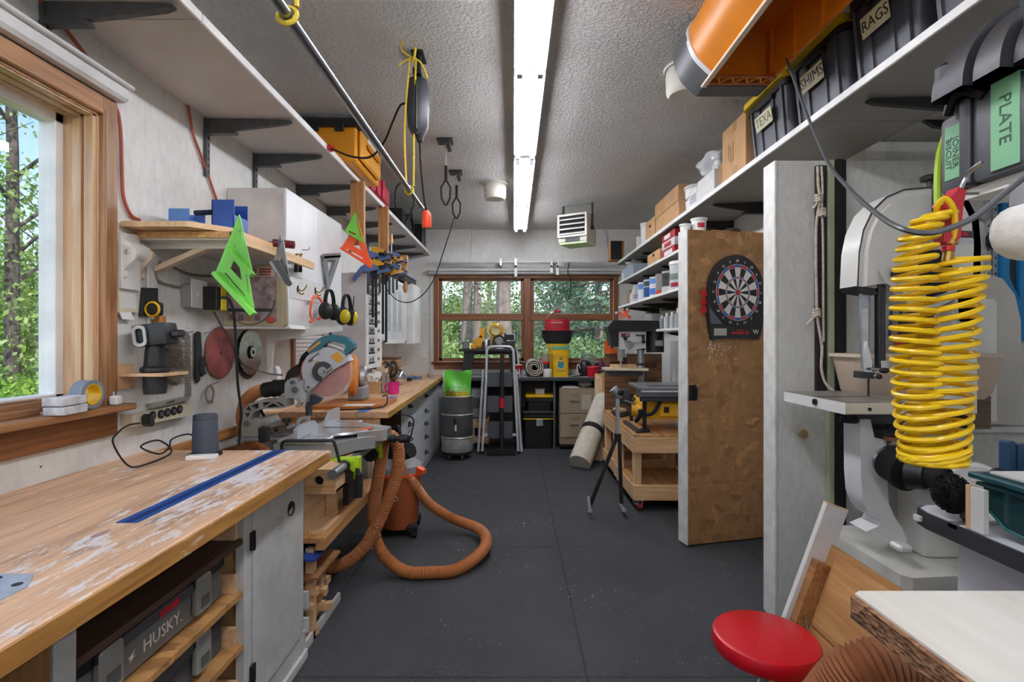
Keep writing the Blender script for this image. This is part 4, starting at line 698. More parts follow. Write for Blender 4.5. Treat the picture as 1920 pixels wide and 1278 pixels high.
# dust hose
def corr(P,r,pitch=.011,n=12,amp=.08):
    Q=resample(spl(P,14),pitch/2); return B().tube(Q,[r*(1+(amp if i%2 else -amp)) for i in range(len(Q))],n)
m_dhose=mat('#b87443',.55,0,.08,3)
t=thing('dust_hose','long orange ribbed vacuum hose looping from the mitre saw over the floor to the vacuum','hose',(-.7,2.9,0))
P=[at(*W_(430,455),2.78),at(*W_(330,475),2.8),at(*W_(240,540),2.82),at(*W_(190,620),2.84),at(455,790,2.86),at(472,830,2.88),at(505,860,2.9),(-1.43,2.93,.55),(-1.45,2.95,.40),(-1.36,2.93,.28),at(570,1015,2.85),at(590,1045,2.85),at(620,1062,2.84),at(655,1050,2.84),at(688,1018,2.85),at(718,960,2.86),at(741,900,2.88),at(748,850,2.88),at(738,820,2.88),at(722,822,2.90),at(713,870,2.93),at(704,930,2.95),at(700,985,2.96),at(716,1035,2.92),at(757,1070,2.86),at(812,1078,2.855),at(860,1066,2.90),at(902,1035,3.05),at(912,1010,3.22),at(896,990,3.45),at(850,972,3.55),at(806,945,3.52),at(780,912,3.48),at(764,890,3.45),at(752,876,3.44)]
P=[V(p) for p in P]
for p in P: p.z=max(p.z,.034)
obj('tube',corr(P,.033),m_dhose,t); obj('coupler',B().cyl(at(*W_(430,455),2.78),at(*W_(545,430),2.77),.042,.04,n=18).cyl(at(*W_(545,430),2.77),at(*W_(660,425),2.76),.045,n=18).cyl(at(*W_(538,432),2.77),at(*W_(552,432),2.77),.049,n=18),m_black,t)
solo('clamp_block',pxp(B(),[Z(452,380),Z(490,370),Z(510,400),Z(515,490),Z(470,500),Z(455,470)],2.95,.05),m_edge,'white plastic block behind the hose coupler of the mitre saw','block')
# shop vacuum
q=V((-.80,3.56,0)); t=thing('shop_vacuum','orange and grey shop vacuum standing below the far workbench behind the hose','vacuum',q); T=MX.Translation(q)
obj('drum',B().lathe([(0,.05),(.125,.05),(.135,.07),(.155,.38),(.16,.40),(.16,.425),(0,.425)],T,28),mat('#b8623a',.45,0,.05),t); obj('lid',B().lathe([(.165,.42),(.168,.44),(.16,.47),(.12,.50),(.10,.52),(0,.52)],T,28),mat('#8f9194',.45),t); obj('rim',B().lathe([(.158,.405),(.172,.41),(.172,.428),(.158,.43)],T,28),m_orng,t)
obj('motor_head',B().lathe([(.085,.5),(.085,.6),(.07,.63),(0,.63)],T,20),m_black,t); obj('handle',B().tube(spl([q+V((.03,-.06,.60)),q+V((.02,-.06,.70)),q+V((0,-.02,.73)),q+V((-.02,.04,.70)),q+V((-.02,.05,.6))],5),.014,8),m_rub,t)
obj('cord_wrap',B().cyl(q+V((.03,-.11,.56)),q+V((.12,-.16,.60)),.05,n=16),m_rub,t); obj('latch',B().prism([(0,0),(.05,-.02),(.05,-.045),(.0,-.06)],.05,frm(q+V((.155,-.05,.47)),(1,-.3,0),(0,0,1))),m_orng,t)
obj('cord',B().tube(spl([q+V((.1,-.15,.63)),q+V((.12,-.13,.72)),q+V((.12,-.1,.80)),q+V((.05,-.15,.835)),q+V((.0,-.13,.83))],6),.005,6),m_rub,t)
for a in (-40,-140,50,130):
    e=V((math.cos(math.radians(a)),math.sin(math.radians(a)),0)); c=obj('caster',B().box(q+e*.15+V((-.035,-.035,.03)),q+e*.15+V((.035,.035,.085)),.012).cyl(q+e*.17+V((-.015,0,.025)),q+e*.17+V((.015,0,.025)),.025),m_rub,t)
txt('RIDGID',F(q+V((-.04,-.153,.27)),'f'),.045,m_edge,t,'lettering')
# scraps and boards under the bench
t=thing('scrap_bin','low white bin of offcuts under the end of the near workbench','bin',(-.96,2.3,0)); obj('walls',B().box((-.9,2.155,0),(-.885,2.62,.04)).box((-1.2,2.155,0),(-.9,2.17,.12)).box((-.935,2.15,.1),(-.865,2.165,.16)).box((-.935,2.15,.2),(-.865,2.165,.27)),m_panel,t)
R2=random.Random(11)
for k in range(34):
    lv=k//6; l=R2.uniform(.05,.13); h=R2.uniform(.012,.024); w=R2.uniform(.02,.045); M=L((-.945+R2.uniform(-.05,.035),2.22+.30*((k%6)/6)+R2.uniform(-.01,.01),.006+lv*.05),R2.uniform(-.35,.35)+(PI/2 if k%5==0 else 0)*.3,R2.uniform(-.06,.06),R2.uniform(-.05,.05))
    solo('wood_offcut',B(M).box((-l/2,-w/2,0),(l/2,w/2,h+.01)),(m_pinex,m_pinex,m_ply,m_edge)[0 if k%11 else 3] if k%4 else wood('#a87a4c','#6e4826',0),'small wood offcut lying in the scrap heap under the near workbench end','offcut','wood offcuts in the scrap heap')
solo('blue_board',B().prism([(-1.0,2.2),(-.86,2.2),(-.84,2.42),(-1.0,2.46)],.008,L((0,0,.31),0,0,math.radians(4))@MX.Rotation(math.radians(5),4,'X')@MX.Translation((0,0,-.19))),mat('#28479a',.5,0,.1,9),'blue painted board on top of the scrap heap under the near bench','board')
solo('brown_board',B().prism([(-1.0,2.2),(-.855,2.22),(-.835,2.46),(-1.0,2.5)],.01,L((0,0,.305))@MX.Rotation(math.radians(5),4,'X')@MX.Translation((0,0,-.215))),wood('#a0724a','#6f4a2a',0),'brown hardboard lying beneath the blue board on the scrap heap','board')
# ---- things on the far bench ----
zf+=.0005
def bz(px,py): # point of the far bench top under a pixel
    s=(py-CY)/(H-zf); Y=FP/s; return V((xp(px,Y),Y,zf))
t=thing('disc_sander','orange-faced disc sander with grey motor behind the mitre saw','sander',(-1.1,3.6,zf)); c=V((-1.17,3.72,zf+.19)); M=frm(c,(0,1,0),(0,0,1))@MX.Rotation(.25,4,'Y')
obj('disc_housing',B(M).lathe([(0,-.02),(.15,-.02),(.158,-.012),(.158,.02),(.12,.045),(0,.045)],None,32),mat('#d98a3c',.4),t); obj('motor',B(M).lathe([(.07,.045),(.08,.055),(.08,.085),(.065,.10),(0,.10)],None,22),m_alu,t); obj('base',B().prism([(-1.32,3.35),(-1.0,3.33),(-.88,3.42),(-.86,3.78),(-1.3,3.8)],.022,L((0,0,zf))),mat('#b8712f',.4,0,.1,8),t); obj('pedestal',B().box((-1.18,3.64,zf+.022),(-1.07,3.8,zf+.12),.01),m_grey,t); obj('paper_sheet',B().box((-1.12,3.345,zf+.022),(-.93,3.45,zf+.024),M=L((0,0,0))),m_edge,t); obj('cord',B().tube(spl([(-.92,3.6,zf+.06),(-.87,3.52,zf+.07),(-.865,3.42,zf+.012),(-1.0,3.30,zf+.008),(-1.15,3.26,zf+.008)],6),.005,6),m_rub,t)
obj('cable_bundle',B().tube(spl([(-.93,3.7,zf+.25),(-.87,3.72,zf+.3),(-.85,3.72,zf+.22),(-.9,3.74,zf+.18),(-.88,3.7,zf+.26),(-.93,3.7,zf+.3)],6),.009,6),m_gun,t)
t=thing('cardboard_box','small open cardboard box with a round hole on the far workbench','box',bz(695,737)); p=bz(673,737); q=bz(712,737)
obj('body',B().box((p.x,p.y,zf),(q.x,p.y+.2,zf+.09)),m_kraft,t); obj('hole',B().cyl((q.x,p.y+.06,zf+.06),(q.x+.002,p.y+.06,zf+.06),.014),m_rub,t); obj('end',B().box((q.x,p.y,zf),(q.x+.001,p.y+.2,zf+.09)),mat('#d8c29a',.7),t)
b=B(); c=V(((p.x+q.x)/2,p.y+.1,zf+.13))
bmesh.ops.create_icosphere(b.b,subdivisions=3,radius=.062,matrix=MX.Translation(c))
for v in b.b.verts: v.co+= (v.co-c)*NZ.noise(v.co*28)*.55; v.co.z=max(v.co.z,zf+.091)
solo('tissue_wad',b,mat('#e9e9e9',.7),'crumpled white tissue wad on the cardboard box','tissue',sm=20)
p=bz(738,738); t=thing('pink_mug','translucent pink mug holding brushes on the far workbench','mug',p); obj('cup',B().lathe([(0,0),(.042,0),(.045,.004),(.045,.1),(.041,.1),(.040,.006),(0,.006)],MX.Translation(p),24),mat('#d92a8c',.25,0,.03),t); obj('mug_handle',B().tube(spl([p+V((-.044,0,.08)),p+V((-.07,0,.075)),p+V((-.07,0,.03)),p+V((-.044,0,.02))],5),.006,6),mat('#d92a8c',.25,0,.03),t)
for k,(dx,hh) in enumerate(((-.02,.17),(.005,.15))): b=B().cyl(p+V((dx*.5,0,.01)),p+V((dx*1.8,.01,hh)),.005).box(p+V((dx*1.8-.012,.004,hh-.005)),p+V((dx*1.8+.012,.016,hh+.05)),.002); solo('paint_brush',b,wood('#7a5a3c','#4a3322',2),('taller','shorter')[k]+' paint brush standing in the pink mug','brush')
p=bz(716,736); solo('steel_rule',B().box(p,p+V((.035,.03,.165)),.002).box(p+V((.04,0,0)),p+V((.06,.03,.16)),.002),m_alu,'upright grey metal bars standing next to the pink mug','bar')
t=thing('chrome_dome','shiny chrome dome-shaped lamp reflector beyond the pink mug','reflector',bz(745,722)+V((0,.1,0))); p=bz(745,722)+V((0,.1,0)); obj('shell',B().lathe([(0,0),(.05,.0),(.07,.03),(.075,.07),(.06,.12),(.03,.15),(0,.16)],L(p+V((0,0,.0)),0,0,0),24),m_chrome,t); obj('rim',B().lathe([(.072,.06),(.08,.065),(.08,.075),(.07,.08)],MX.Translation(p),24),m_steel,t)
p=bz(705,724); t=thing('wood_block','reddish-brown wooden block behind the cardboard box','block',p); obj('block',B().box(p+V((-.1,0,0)),p+V((.06,.2,.13))),wood('#7d4a2c','#4d2a17',0),t); obj('top_piece',B().box(p+V((.0,0,.13)),p+V((.09,.12,.19)),.003),mat('#d9c9b0',.6),t)
# wood stack
R2=random.Random(21); z=zf
for k in range(12):
    w=R2.uniform(.20,.34); d=R2.uniform(.12,.2); h=R2.choice((.018,.022,.026,.03)); M=L((-1.33+R2.uniform(-.03,.03),5.35+R2.uniform(-.03,.03),z),R2.uniform(-.15,.15)); solo('lumber_piece',B(M).box((-w/2,-d,0),(w/2,d,h),.001),(wood('#8a5a3c','#5a3520',0),m_pinex,m_ply,wood('#c8a080','#8d6848',0),wood('#6f4a38','#432a1e',0))[R2.randrange(5)],'flat wood piece in the stack at the wall end of the far workbench','lumber','stacked wood pieces on the far bench'); z+=h+.0005
def barclamp(M,ln,mbar,mh,lab,grp=None,flip=1):
    t=thing('bar_clamp',lab,'clamp',M.translation,grp)
    obj('bar',B(M).box((-.01,-.004,-ln),(.01,.004,.03)),mbar,t); obj('fixed_jaw',B(M).prism([(-.012,.03),(.02,.035),(.085,.015),(.09,-.012),(.06,-.012),(.012,-.03),(-.012,-.03)],.022,frm((0,.011,0),(1,0,0),(0,0,1))),mh,t)
    hd=obj('sliding_head',B(M).prism([(-.03,-.08),(.02,-.07),(.085,-.09),(.09,-.115),(.02,-.13),(-.03,-.15)],.026,frm((0,.013,0),(1,0,0),(0,0,1))),mh,t); obj('grip',B(M).prism([(-.03,-.08),(-.06,-.1),(-.11,-.17),(-.125,-.21),(-.10,-.22),(-.05,-.15),(-.03,-.13)],.026,frm((0,.013,0),(1,0,0),(0,0,1))),mh,t)
    obj('pad',B(M).box((.07,-.014,-.095),(.09,.014,-.085)).box((.07,-.014,-.02),(.09,.014,-.012)),m_rub,t); return t
for k,(x,y,a,m,la) in enumerate(((-1.2,5.6,.5,m_black,'black bar clamp lying on the far bench in front of the wood stack'),(-1.12,5.85,.9,mat('#5c7fb0',.4),'blue-grey bar clamp lying at the far end of the bench'),(-1.22,6.0,.7,m_alu,'silver bar clamp lying near the back wall on the far bench'))):
    barclamp(L((x,y,zf+.018),a)@MX.Rotation(PI/2,4,'X'),.3,m_alu,m,la)
solo('aluminium_bar',B().box((-.02,-.25,0),(.03,.25,.025),.003,M=L((-1.02,6.3,zf),.25)),m_alu,'flat silver bar lying on the far bench against the back wall','bar')
# cabinets over the far bench
x=-1.203; t=thing('parts_cabinet','tall grey-white parts cabinet with a strip of drawer pictures on its front','cabinet',(-1.4,4.4,1.10)); obj('body',B().box((XL+.002,4.2,1.10),(x-.012,4.66,1.88),.002),mat('#bfbebe',.5,0,.08,5),t); obj('front_panel',B().box((x-.012,4.2,1.09),(x,4.68,1.88),.002),m_edge,t)
for k in range(9):
    z=1.13+k*.082; p_=obj('picture',B().box((x,4.25,z),(x+.002,4.43,z+.066)),mat(('#c9cbcd','#aeb1b4')[k%2],.4),t); b=B(); R2=random.Random(k)
    b.box((x+.002,4.25,z),(x+.003,4.43,z+.016)).box((x+.002,4.34+R2.uniform(-.02,.02),z+.02),(x+.003,4.39,z+.05)).prism([(4.27,z+.02),(4.33,z+.03),(4.30,z+.055)],.001,F((x+.002,0,0),'l')); obj('drawing',b,m_black,p_); obj('knob',B().lathe([(0,.016),(.014,.014),(.016,.008),(.008,0)],F((x,4.54,z+.035),'l'),12),mat('#8a8078',.4),t)
t=thing('wall_cabinet','shallow white wall cabinet with framed sheets on its front beside the picture strip','cabinet',(-1.4,5.3,1.28)); x=-1.25; obj('body',B().box((XL+.002,4.9,1.30),(x-.015,5.98,1.98),.002),m_wpaint,t); obj('frame',B().box((x-.015,4.92,1.29),(x,5.96,1.33),.003).box((x-.015,4.92,1.93),(x,5.96,1.97),.003).box((x-.015,4.92,1.29),(x,4.97,1.97)).box((x-.015,5.9,1.29),(x,5.96,1.97)),m_edge,t); o=obj('sheets',B().box((x-.014,4.97,1.33),(x-.008,5.9,1.93)),mat('#d4d6d8',.5,0,.06,10),t)
for k in range(3): obj('print_block',B().box((x-.008,5.08+k*.25,1.42),(x-.0075,5.25+k*.25,1.86)),mat('#b4b8bd',.5,0,.2,22),o)
t=thing('wall_cabinet','narrow white wall cabinet nearest the back wall above the far bench','cabinet',(-1.4,6.2,1.28)); obj('body',B().box((XL+.002,6.0,1.28),(-1.19,6.45,1.99),.002),m_white,t); obj('door',B().box((-1.19,6.005,1.285),(-1.172,6.445,1.985),.003),m_edge,t)
t=thing('storage_tray','blue-rimmed clear tray on top of the narrow white cabinets','tray',(-1.3,5.9,2.0)); obj('tub',B().box((-1.42,5.6,1.992),(-1.2,6.3,2.05),.006),m_gun,t); obj('rim',B().box((-1.43,5.59,2.05),(-1.19,6.31,2.062),.004),mat('#4d6da0',.4),t)
solo('paint_cup',B().box((-1.52,4.75,1.10),(-1.4,4.85,1.2),.004),m_white,'white carton in the shadow below the framed wall cabinet','carton') if 0 else None
t=thing('wall_outlet','white outlet plate on the back wall above the far bench end','outlet',at(794,660,YB)); obj('plate',B().box(at(789,669,YB-.006),at(799,650,YB-.001)+V((0,0,0)),.002),m_edge,t); obj('socket',B().box(at(792,666,YB-.008),at(796,660,YB-.006)).box(at(792,658,YB-.008),at(796,653,YB-.006)),m_wpaint,t)
# posts with squares and clamps
m_post=wood('#c08a55','#8e5c30',2); x=-1.1
for px0,px1,py1,Y,la in ((657,682,458,3.62,'pine post hanging from the left shelf behind the green and orange squares'),(709,727,475,4.3,'pine post hanging from the left shelf above the clamps')):
    t=thing('hanging_post',la,'post',at((px0+px1)/2,py1,Y)); obj('post',B().box((xp(px0,Y),Y,zp(py1,Y)),(xp(px1,Y),Y+.04,2.454)),m_post,t)
tri3('speed_square',[(666,397),(646,434),(683,456)],0,.006,m_lime,'green triangle square hung over the orange one on the pine post',3.57,None,[[(667,412),(669,411),(678,444),(676,446)],[(655,432),(667,438),(666,441),(654,435)]])
tri3('speed_square',[(672,414),(640,464),(698,500)],.24,.006,m_orng,'orange triangle square with a clear window hung below the green one on the pine post',3.60,(1,2),[[(650,466),(680,483),(680,486),(649,469)]])
solo('square_nail',B().cyl(at(667,409,3.62),at(667,409,3.555),.003),m_bolt,'nail holding the green and orange squares on the pine post','nail')
t=thing('clamp_rack','wooden clamp rack fixed to the pine post under the left shelf','rack',at(735,445,4.5)); Y=4.35
obj('rail',B().box((xp(700,Y)-.02,4.36,1.98),(xp(758,4.9)+.0,4.40,2.02)),m_pinex,t); obj('end_block',pxp(B(),[(733,478),(763,478),(763,495),(735,492)],4.75,.06),m_post,t); obj('end_block',pxp(B(),[(752,496),(762,496),(761,510),(754,510)],4.75,.05),m_post,t)
m_cb=mat('#2c2f34',.35,.6); my=mat('#d19a1c',.4); mb2=mat('#23457f',.4); 
spec=[(690,478,4.20,.32,m_cb,mb2,'dark-blue headed bar clamp, first behind the orange square'),(699,470,4.22,.55,m_cb,my,'yellow-headed bar clamp at the left end of the clamp rack'),(705,474,4.26,.62,m_cb,m_gun,'black bar clamp second along the clamp rack'),(712,482,4.30,.30,m_cb,mb2,'short blue bar clamp under the post on the rack'),(718,480,4.34,.66,m_cb,m_gun,'long dark bar clamp below the yellow grip'),(724,484,4.38,.72,m_cb,my,'yellow pistol-grip bar clamp in the middle of the rack'),(730,478,4.42,.34,m_cb,mb2,'blue bar clamp right of the yellow pistol-grip one'),(737,485,4.46,.3,m_cb,my,'small yellow and blue clamp near the right end block'),(744,488,4.52,.26,m_cb,mb2,'last blue clamp beside the wooden end block')]
for px,py,Y,ln,mb,mh,la in spec: barclamp(L(at(px,py,Y),.35 if ln<.5 else .1),ln,mb,mh,la,'bar clamps on the rack')
for k,px in enumerate((728,734)):
    t=thing('wood_chisel',('left','right')[k]+' of two tan-handled chisels stuck in the clamp rack','chisel',at(px,470,4.42)); obj('handle',B().cyl(at(px,456,4.42),at(px,439,4.42),.014,.011,n=10),mat('#d8a868',.4),t); obj('shank',B().cyl(at(px,478,4.42),at(px,456,4.42),.005),m_steel,t)
t=thing('hanging_brush','small wooden-handled brush hanging from the end of the clamp rack','brush',at(760,540,4.75)); obj('cord',B().cyl(at(757,510,4.75),at(760,530,4.75),.004),m_rub,t); obj('handle',B().ell(at(760,538,4.75),(.022,.022,.055)),m_post,t)
# ================= ceiling and back of the room =================
xr=-.53; zr=2.09
solo('hanging_rod',B().cyl((xr,.3,zr),(xr,2.94,zr),.0145,n=16).cyl((xr,2.90,zr),(xr,2.945,zr),.0165,n=16),mat('#8f959c',.25,.85,.08,30),'long grey steel tube hung under the ceiling by yellow ropes','rod')
m_rope=mat('#e3c640',.7,0,.15,90)
b=B(); h=V((-.505,2.55,ZC-.05))
for dx in (-.012,.018): b.tube(spl([h+V((dx,.0,0)),V((xr+dx*1.6,2.58,2.4)),V((xr+dx*1.2-.0,2.6,zr+.02))],5),.0052,6)
b.tube([V((xr+.021*math.cos(a),2.6+.004*math.sin(a*2),zr+.021*math.sin(a))) for a in [2*PI*k/14 for k in range(14)]],.0052,6,closed=True)
b.tube(spl([h,h+V((-.03,0,.02)),h+V((-.05,-.02,.03)),h+V((-.045,-.06,.025)),h+V((-.03,-.08,.04))],5),.005,6).tube(spl([h,h+V((-.04,0,-.015)),h+V((-.07,0,-.04))],5),.005,6).tube(spl([h,h+V((.04,0,-.02)),h+V((.065,0,-.07)),h+V((.075,0,-.10))],5),.005,6).tube(spl([h+V((.0,0,-.02)),h+V((.015,-.02,.0)),h+V((.02,-.02,.04))],5),.006,6)
solo('yellow_rope',b,m_rope,'yellow rope tied to the ceiling hook by the black cord reel','rope')
b=B(); b.tube([V((xr,1.2,ZC-.01)),V((xr+.02,1.2,zr+.1)),V((xr+.022,1.2,zr+.02))],.0058,6).tube([V((xr+.022*math.cos(a),1.2+.006*math.sin(a),zr+.022*math.sin(a))) for a in [2*PI*k/14 for k in range(14)]],.006,6,closed=True)
solo('yellow_rope',b,m_rope,'yellow rope holding the steel tube at the top edge of the photo','rope')
t=thing('ceiling_hook','black plate hook on the ceiling carrying the cord reel','hook',(-.49,2.6,ZC-.06)); obj('plate',B().box((-.515,2.56,ZC-.012),(-.455,2.68,ZC-.001)),m_black,t); obj('arm',B().box((-.50,2.58,ZC-.10),(-.47,2.60,ZC-.01)).box((-.505,2.56,ZC-.12),(-.465,2.61,ZC-.09)),m_black,t)
q=V((-.485,2.6,0)); t=thing('cord_reel','oblong black retractable cord reel hanging from the ceiling hook','cord reel',q+V((0,0,2.3)))
obj('case',B().lathe([(0,0),(.03,.005),(.052,.05),(.058,.15),(.055,.25),(.045,.29),(0,.295)],L(q+V((0,0,2.36)),.3)@MX.Diagonal((1,.75,1,1)),22),m_gun,t); obj('rim',B().lathe([(.059,-.006),(.059,.006)],L(q+V((0,0,2.36)),0),4) if 0 else B().box(q+V((-.004,-.048,2.38)),q+V((.004,.048,2.63)),.003,M=L((0,0,0))),m_black,t); obj('outlet_nose',B().cyl(q+V((.008,0,2.335)),q+V((.008,0,2.37)),.014,.024),m_black,t)
obj('cord',B().tube(spl([q+V((.008,0,2.34)),q+V((.012,.02,2.2)),q+V((.022,.05,2.06)),q+V((.03,.08,2.0))],5),.005,6),m_rub,t)
pe=q+V((.03,.08,1.945)); o=obj('socket_end',B().lathe([(0,0),(.024,.002),(.026,.03),(.022,.075),(.012,.09),(0,.09)],L(pe+V((0,0,-.03)),0,.1),14),mat('#ef4a22',.4),t,label='orange socket end')
obj('feed_cord',B().tube(spl([q+V((-.05,.0,2.53)),q+V((-.09,.0,2.52)),q+V((-.14,.04,2.45)),q+V((-.2,.1,2.37)),q+V((-.30,.2,2.33)),q+V((-.44,.3,2.37)),q+V((-.58,.4,2.45)),q+V((-.62,.42,2.47))],8),.006,6),m_rub,t); obj('feed_plug',B().cyl(q+V((-.58,.4,2.45)),q+V((-.66,.44,2.49)),.02,.014),m_red,t)
solo('cable_loop',B().tube(spl([at(770,352,2.7),at(752,343,2.7),at(742,355,2.7),at(741,380,2.7),at(745,396,2.7)],6),.005,6).tube(spl([at(770,352,2.7),at(776,375,2.7),at(770,398,2.7),at(757,403,2.7)],6),.005,6),m_rub,'black cable loop hanging over the end of the steel tube','cable')
def ceilclamp(px,py,py2,Y,la):
    x=xp(px,Y); t=thing('ceiling_clamp',la,'clamp',(x,Y,zp(py2,Y))); obj('plate',B().box((x-.06,Y-.05,ZC-.02),(x+.05,Y+.05,ZC-.001)).box((x+.01,Y-.06,ZC-.07),(x+.035,Y+.05,ZC-.015)),m_gun,t)
    za,zb=zp(py2,Y),ZC-.02; zm=za+.22
    obj('strap',B().box((x-.004,Y-.003,zm),(x+.004,Y+.003,zb)),mat('#b8b8ba',.4),t); obj('lever',B().box((x-.01,Y-.008,zm-.03),(x+.012,Y+.008,zm+.07),.003),m_rub,t)
    obj('jaw',B().tube([V((x,Y,zm-.03)),V((x-.035,Y,zm-.09)),V((x-.03,Y,za+.05)),V((x-.004,Y,za))],.008,6),m_rub,t); obj('jaw',B().tube([V((x,Y,zm-.03)),V((x+.035,Y,zm-.09)),V((x+.03,Y,za+.05)),V((x+.004,Y,za))],.008,6),m_rub,t)
ceilclamp(836,262,385,3.72,'black strap clamp hanging from the ceiling, the nearer and left of two'); ceilclamp(856,322,410,4.42,'black strap clamp hanging from the ceiling, the further and right of two')
solo('thin_cable',B().tube(spl([at(852,408,4.4),at(845,430,4.4),at(832,470,4.4),at(815,520,4.42),at(795,550,4.45),at(770,566,4.5),at(748,564,4.55),at(733,552,4.6),at(724,540,4.65)],8),.0045,6),m_rub,'thin black cable swooping from the ceiling clamp to the clamp rack','cable')
def alarm(x,Y,la):
    t=thing('round_alarm',la,'alarm',(x,Y,ZC-.16)); T=MX.Translation((x,Y,ZC)); obj('dome',B().lathe([(0,-.155),(.085,-.15),(.1,-.13),(.104,-.05),(.10,-.012),(0,-.012)],T,30),mat('#dcd8cc',.4,0,.04),t); obj('base_plate',B().lathe([(.11,-.014),(.115,-.008),(.115,-.001),(0,-.001)],T,30),mat('#e8e5dc',.4),t)
alarm(xp(928,4.75),4.75,'round cream ceiling alarm near the heater'); alarm(.92,2.74,'round cream ceiling alarm partly behind the big orange trough')
# heater
Y=5.4; hc=V((xp(1083,Y),Y+.05,zp(428,Y))); T=L(hc,math.radians(-30)); t=thing('ceiling_heater','grey louvred electric heater hanging from the ceiling near the back wall','heater',hc-V((0,0,.2))); mh=mat('#c9c7b8',.4,0,.04)
obj('case',B(T).box((-.16,-.12,-.15),(.16,.15,.145),.004),mh,t); obj('front_frame',B(T).prism(rrect(.33,.24,.008,3,0,.02),.02,frm((0,-.12,0),(1,0,0),(0,0,1)),[rrect(.29,.2,.004,2,0,.02)]),mat('#e4e3dc',.4),t); obj('dark_core',B(T).box((-.145,-.122,-.08),(.145,-.1205,.12)),m_rub,t)
for k in range(4): obj('louvre',B(T).box((-.14,-.016,-.003),(.14,.016,.003),.001,M=L((0,-.135,.085-k*.05),0,math.radians(35))),mat('#e4e3dc',.4),t)
obj('control_panel',B(T).box((-.08,-.125,-.145),(.08,-.12,-.105)),m_gun,t); obj('green_lit_bottom',B(T).box((-.15,-.115,-.17),(.155,.15,-.151)),mat('#cfe6b0',.4),t)  # pale green of the underside is reflected light put into the colour
for sx in (-1,1): obj('hanger',B(T).box((sx*.165-.008,.0,0),(sx*.165+.008,.03,ZC-hc.z-.012)),m_dkst,t)
obj('hanger_bar',B(T).box((-.173,.005,ZC-hc.z-.012),(.173,.025,ZC-hc.z-.001)),m_grey,t); obj('knob',B(T).cyl((.16,.0,.0),(.19,.0,.0),.02),m_black,t)
t=thing('wood_speaker','black-fronted loudspeaker with wooden case at the far end of the right top shelf','speaker',(1.36,6.2,2.3)); a_=at(1145,499,6.2); e_=at(1166,452,6.2); obj('case',B().box((a_.x-.004,6.2,2.295),(e_.x+.03,6.36,e_.z+.008),.01),m_post,t); obj('grille',B().box((a_.x,6.19,2.305),(e_.x,6.2,e_.z)),m_black,t)
# back-wall pipe with clips
Y=YB-.12; t=thing('hanging_pipe','white pipe with hooks running above the back window','pipe',(0,Y,zp(491,Y)))
obj('pipe',B().cyl((xp(800,Y),Y,zp(491,Y)),(xp(1146,Y),Y,zp(491,Y)),.016,n=14),mat('#d0d1d2',.35),t)
for px in (967,1034,939): obj('bracket',B().box((xp(px-2,Y),Y-.02,zp(498,Y)),(xp(px+2,Y),YB-.001,zp(485,Y))),m_alu,t)
for px,l in ((967,520),(1034,512),(1045,516)): obj('strap_hook',B().box((xp(px,Y)-.018,Y-.03,zp(l,Y)),(xp(px,Y)+.018,Y-.02,zp(497,Y)),.003),m_edge,t); obj('bolt',B().cyl((xp(px,Y),Y-.04,zp(500,Y)),(xp(px,Y),Y-.03,zp(500,Y)),.015),m_rub,t)
for k in range(4): b=B(); c=V((xp(1047+k*3,Y),Y,zp(493,Y))); b.tube([c+V((.008*math.sin(a),.04*math.cos(a),.045*math.sin(a))) for a in [2*PI*i/14 for i in range(14)]],.005,6,closed=True); obj('ring',b,m_edge,t)
solo('hanging_chain',B().tube(spl([V((xp(1068,Y),Y-.02,zp(492,Y))),V((xp(1064,Y),Y-.03,zp(510,Y))),V((xp(1070,Y),Y-.03,zp(530,Y))),V((xp(1066,Y),Y-.03,zp(562,Y)))],6),.006,6),m_rub,'black cord hanging from the white pipe in front of the right window','cord')
solo('hanging_hook',B().tube(spl([V((xp(967,Y),Y-.03,zp(518,Y))),V((xp(970,Y),Y-.03,zp(524,Y))),V((xp(967,Y),Y-.03,zp(530,Y))),V((xp(964,Y),Y-.03,zp(526,Y)))],5),.006,6),m_dkst,'dark hook hanging in front of the left window','hook')
for a,c in ((826,912),(1064,1129)): solo('metal_track',B().box((xp(a,YB),YB-.03,zp(501,YB)),(xp(c,YB),YB-.001,zp(494,YB)),.002),mat('#c9c9c9',.4),('left' if a<900 else 'right')+' grey metal strip on the back wall below the white pipe','strip')
solo('wall_cable',B().tube(spl([at(1132,431,YB-.01),at(1137,440,YB-.01),at(1139,460,YB-.01),at(1143,480,YB-.01)],6),.006,6),mat('#bdbbb5',.6),'cable running down the back wall to the wooden loudspeaker','cable')
solo('wall_wire',B().cyl(at(886,415,YB-.02),at(882,487,YB-.02),.002),m_bolt,'thin wire hanging down the back wall above the left window','wire')
# back counter
zk=.88; Yk=6.19; kx0,kx1=xp(838,Yk),1.2; t=thing('counter','dark grey counter along the back wall under the window','counter',(0,6.4,0)); mk=mat('#55585b',.5,0,.06)
obj('top',B().box((kx0,Yk,zk-.035),(kx1,YB-.002,zk),.004),mat('#8d8f92',.5),t); obj('front_edge',B().box((kx0,Yk-.006,zk-.045),(kx1,Yk,zk-.002),.002),mat('#3c4144',.5),t)
obj('back_panel',B().box((kx0,YB-.06,0),(kx1,YB-.04,zk-.04)),mat('#4e4f50',.6),t)
for px in (845,975,1040,1130): obj('leg_panel',B().box((xp(px,Yk)-.012,Yk+.04,0),(xp(px,Yk)+.012,YB-.06,zk-.04)),mk,t)
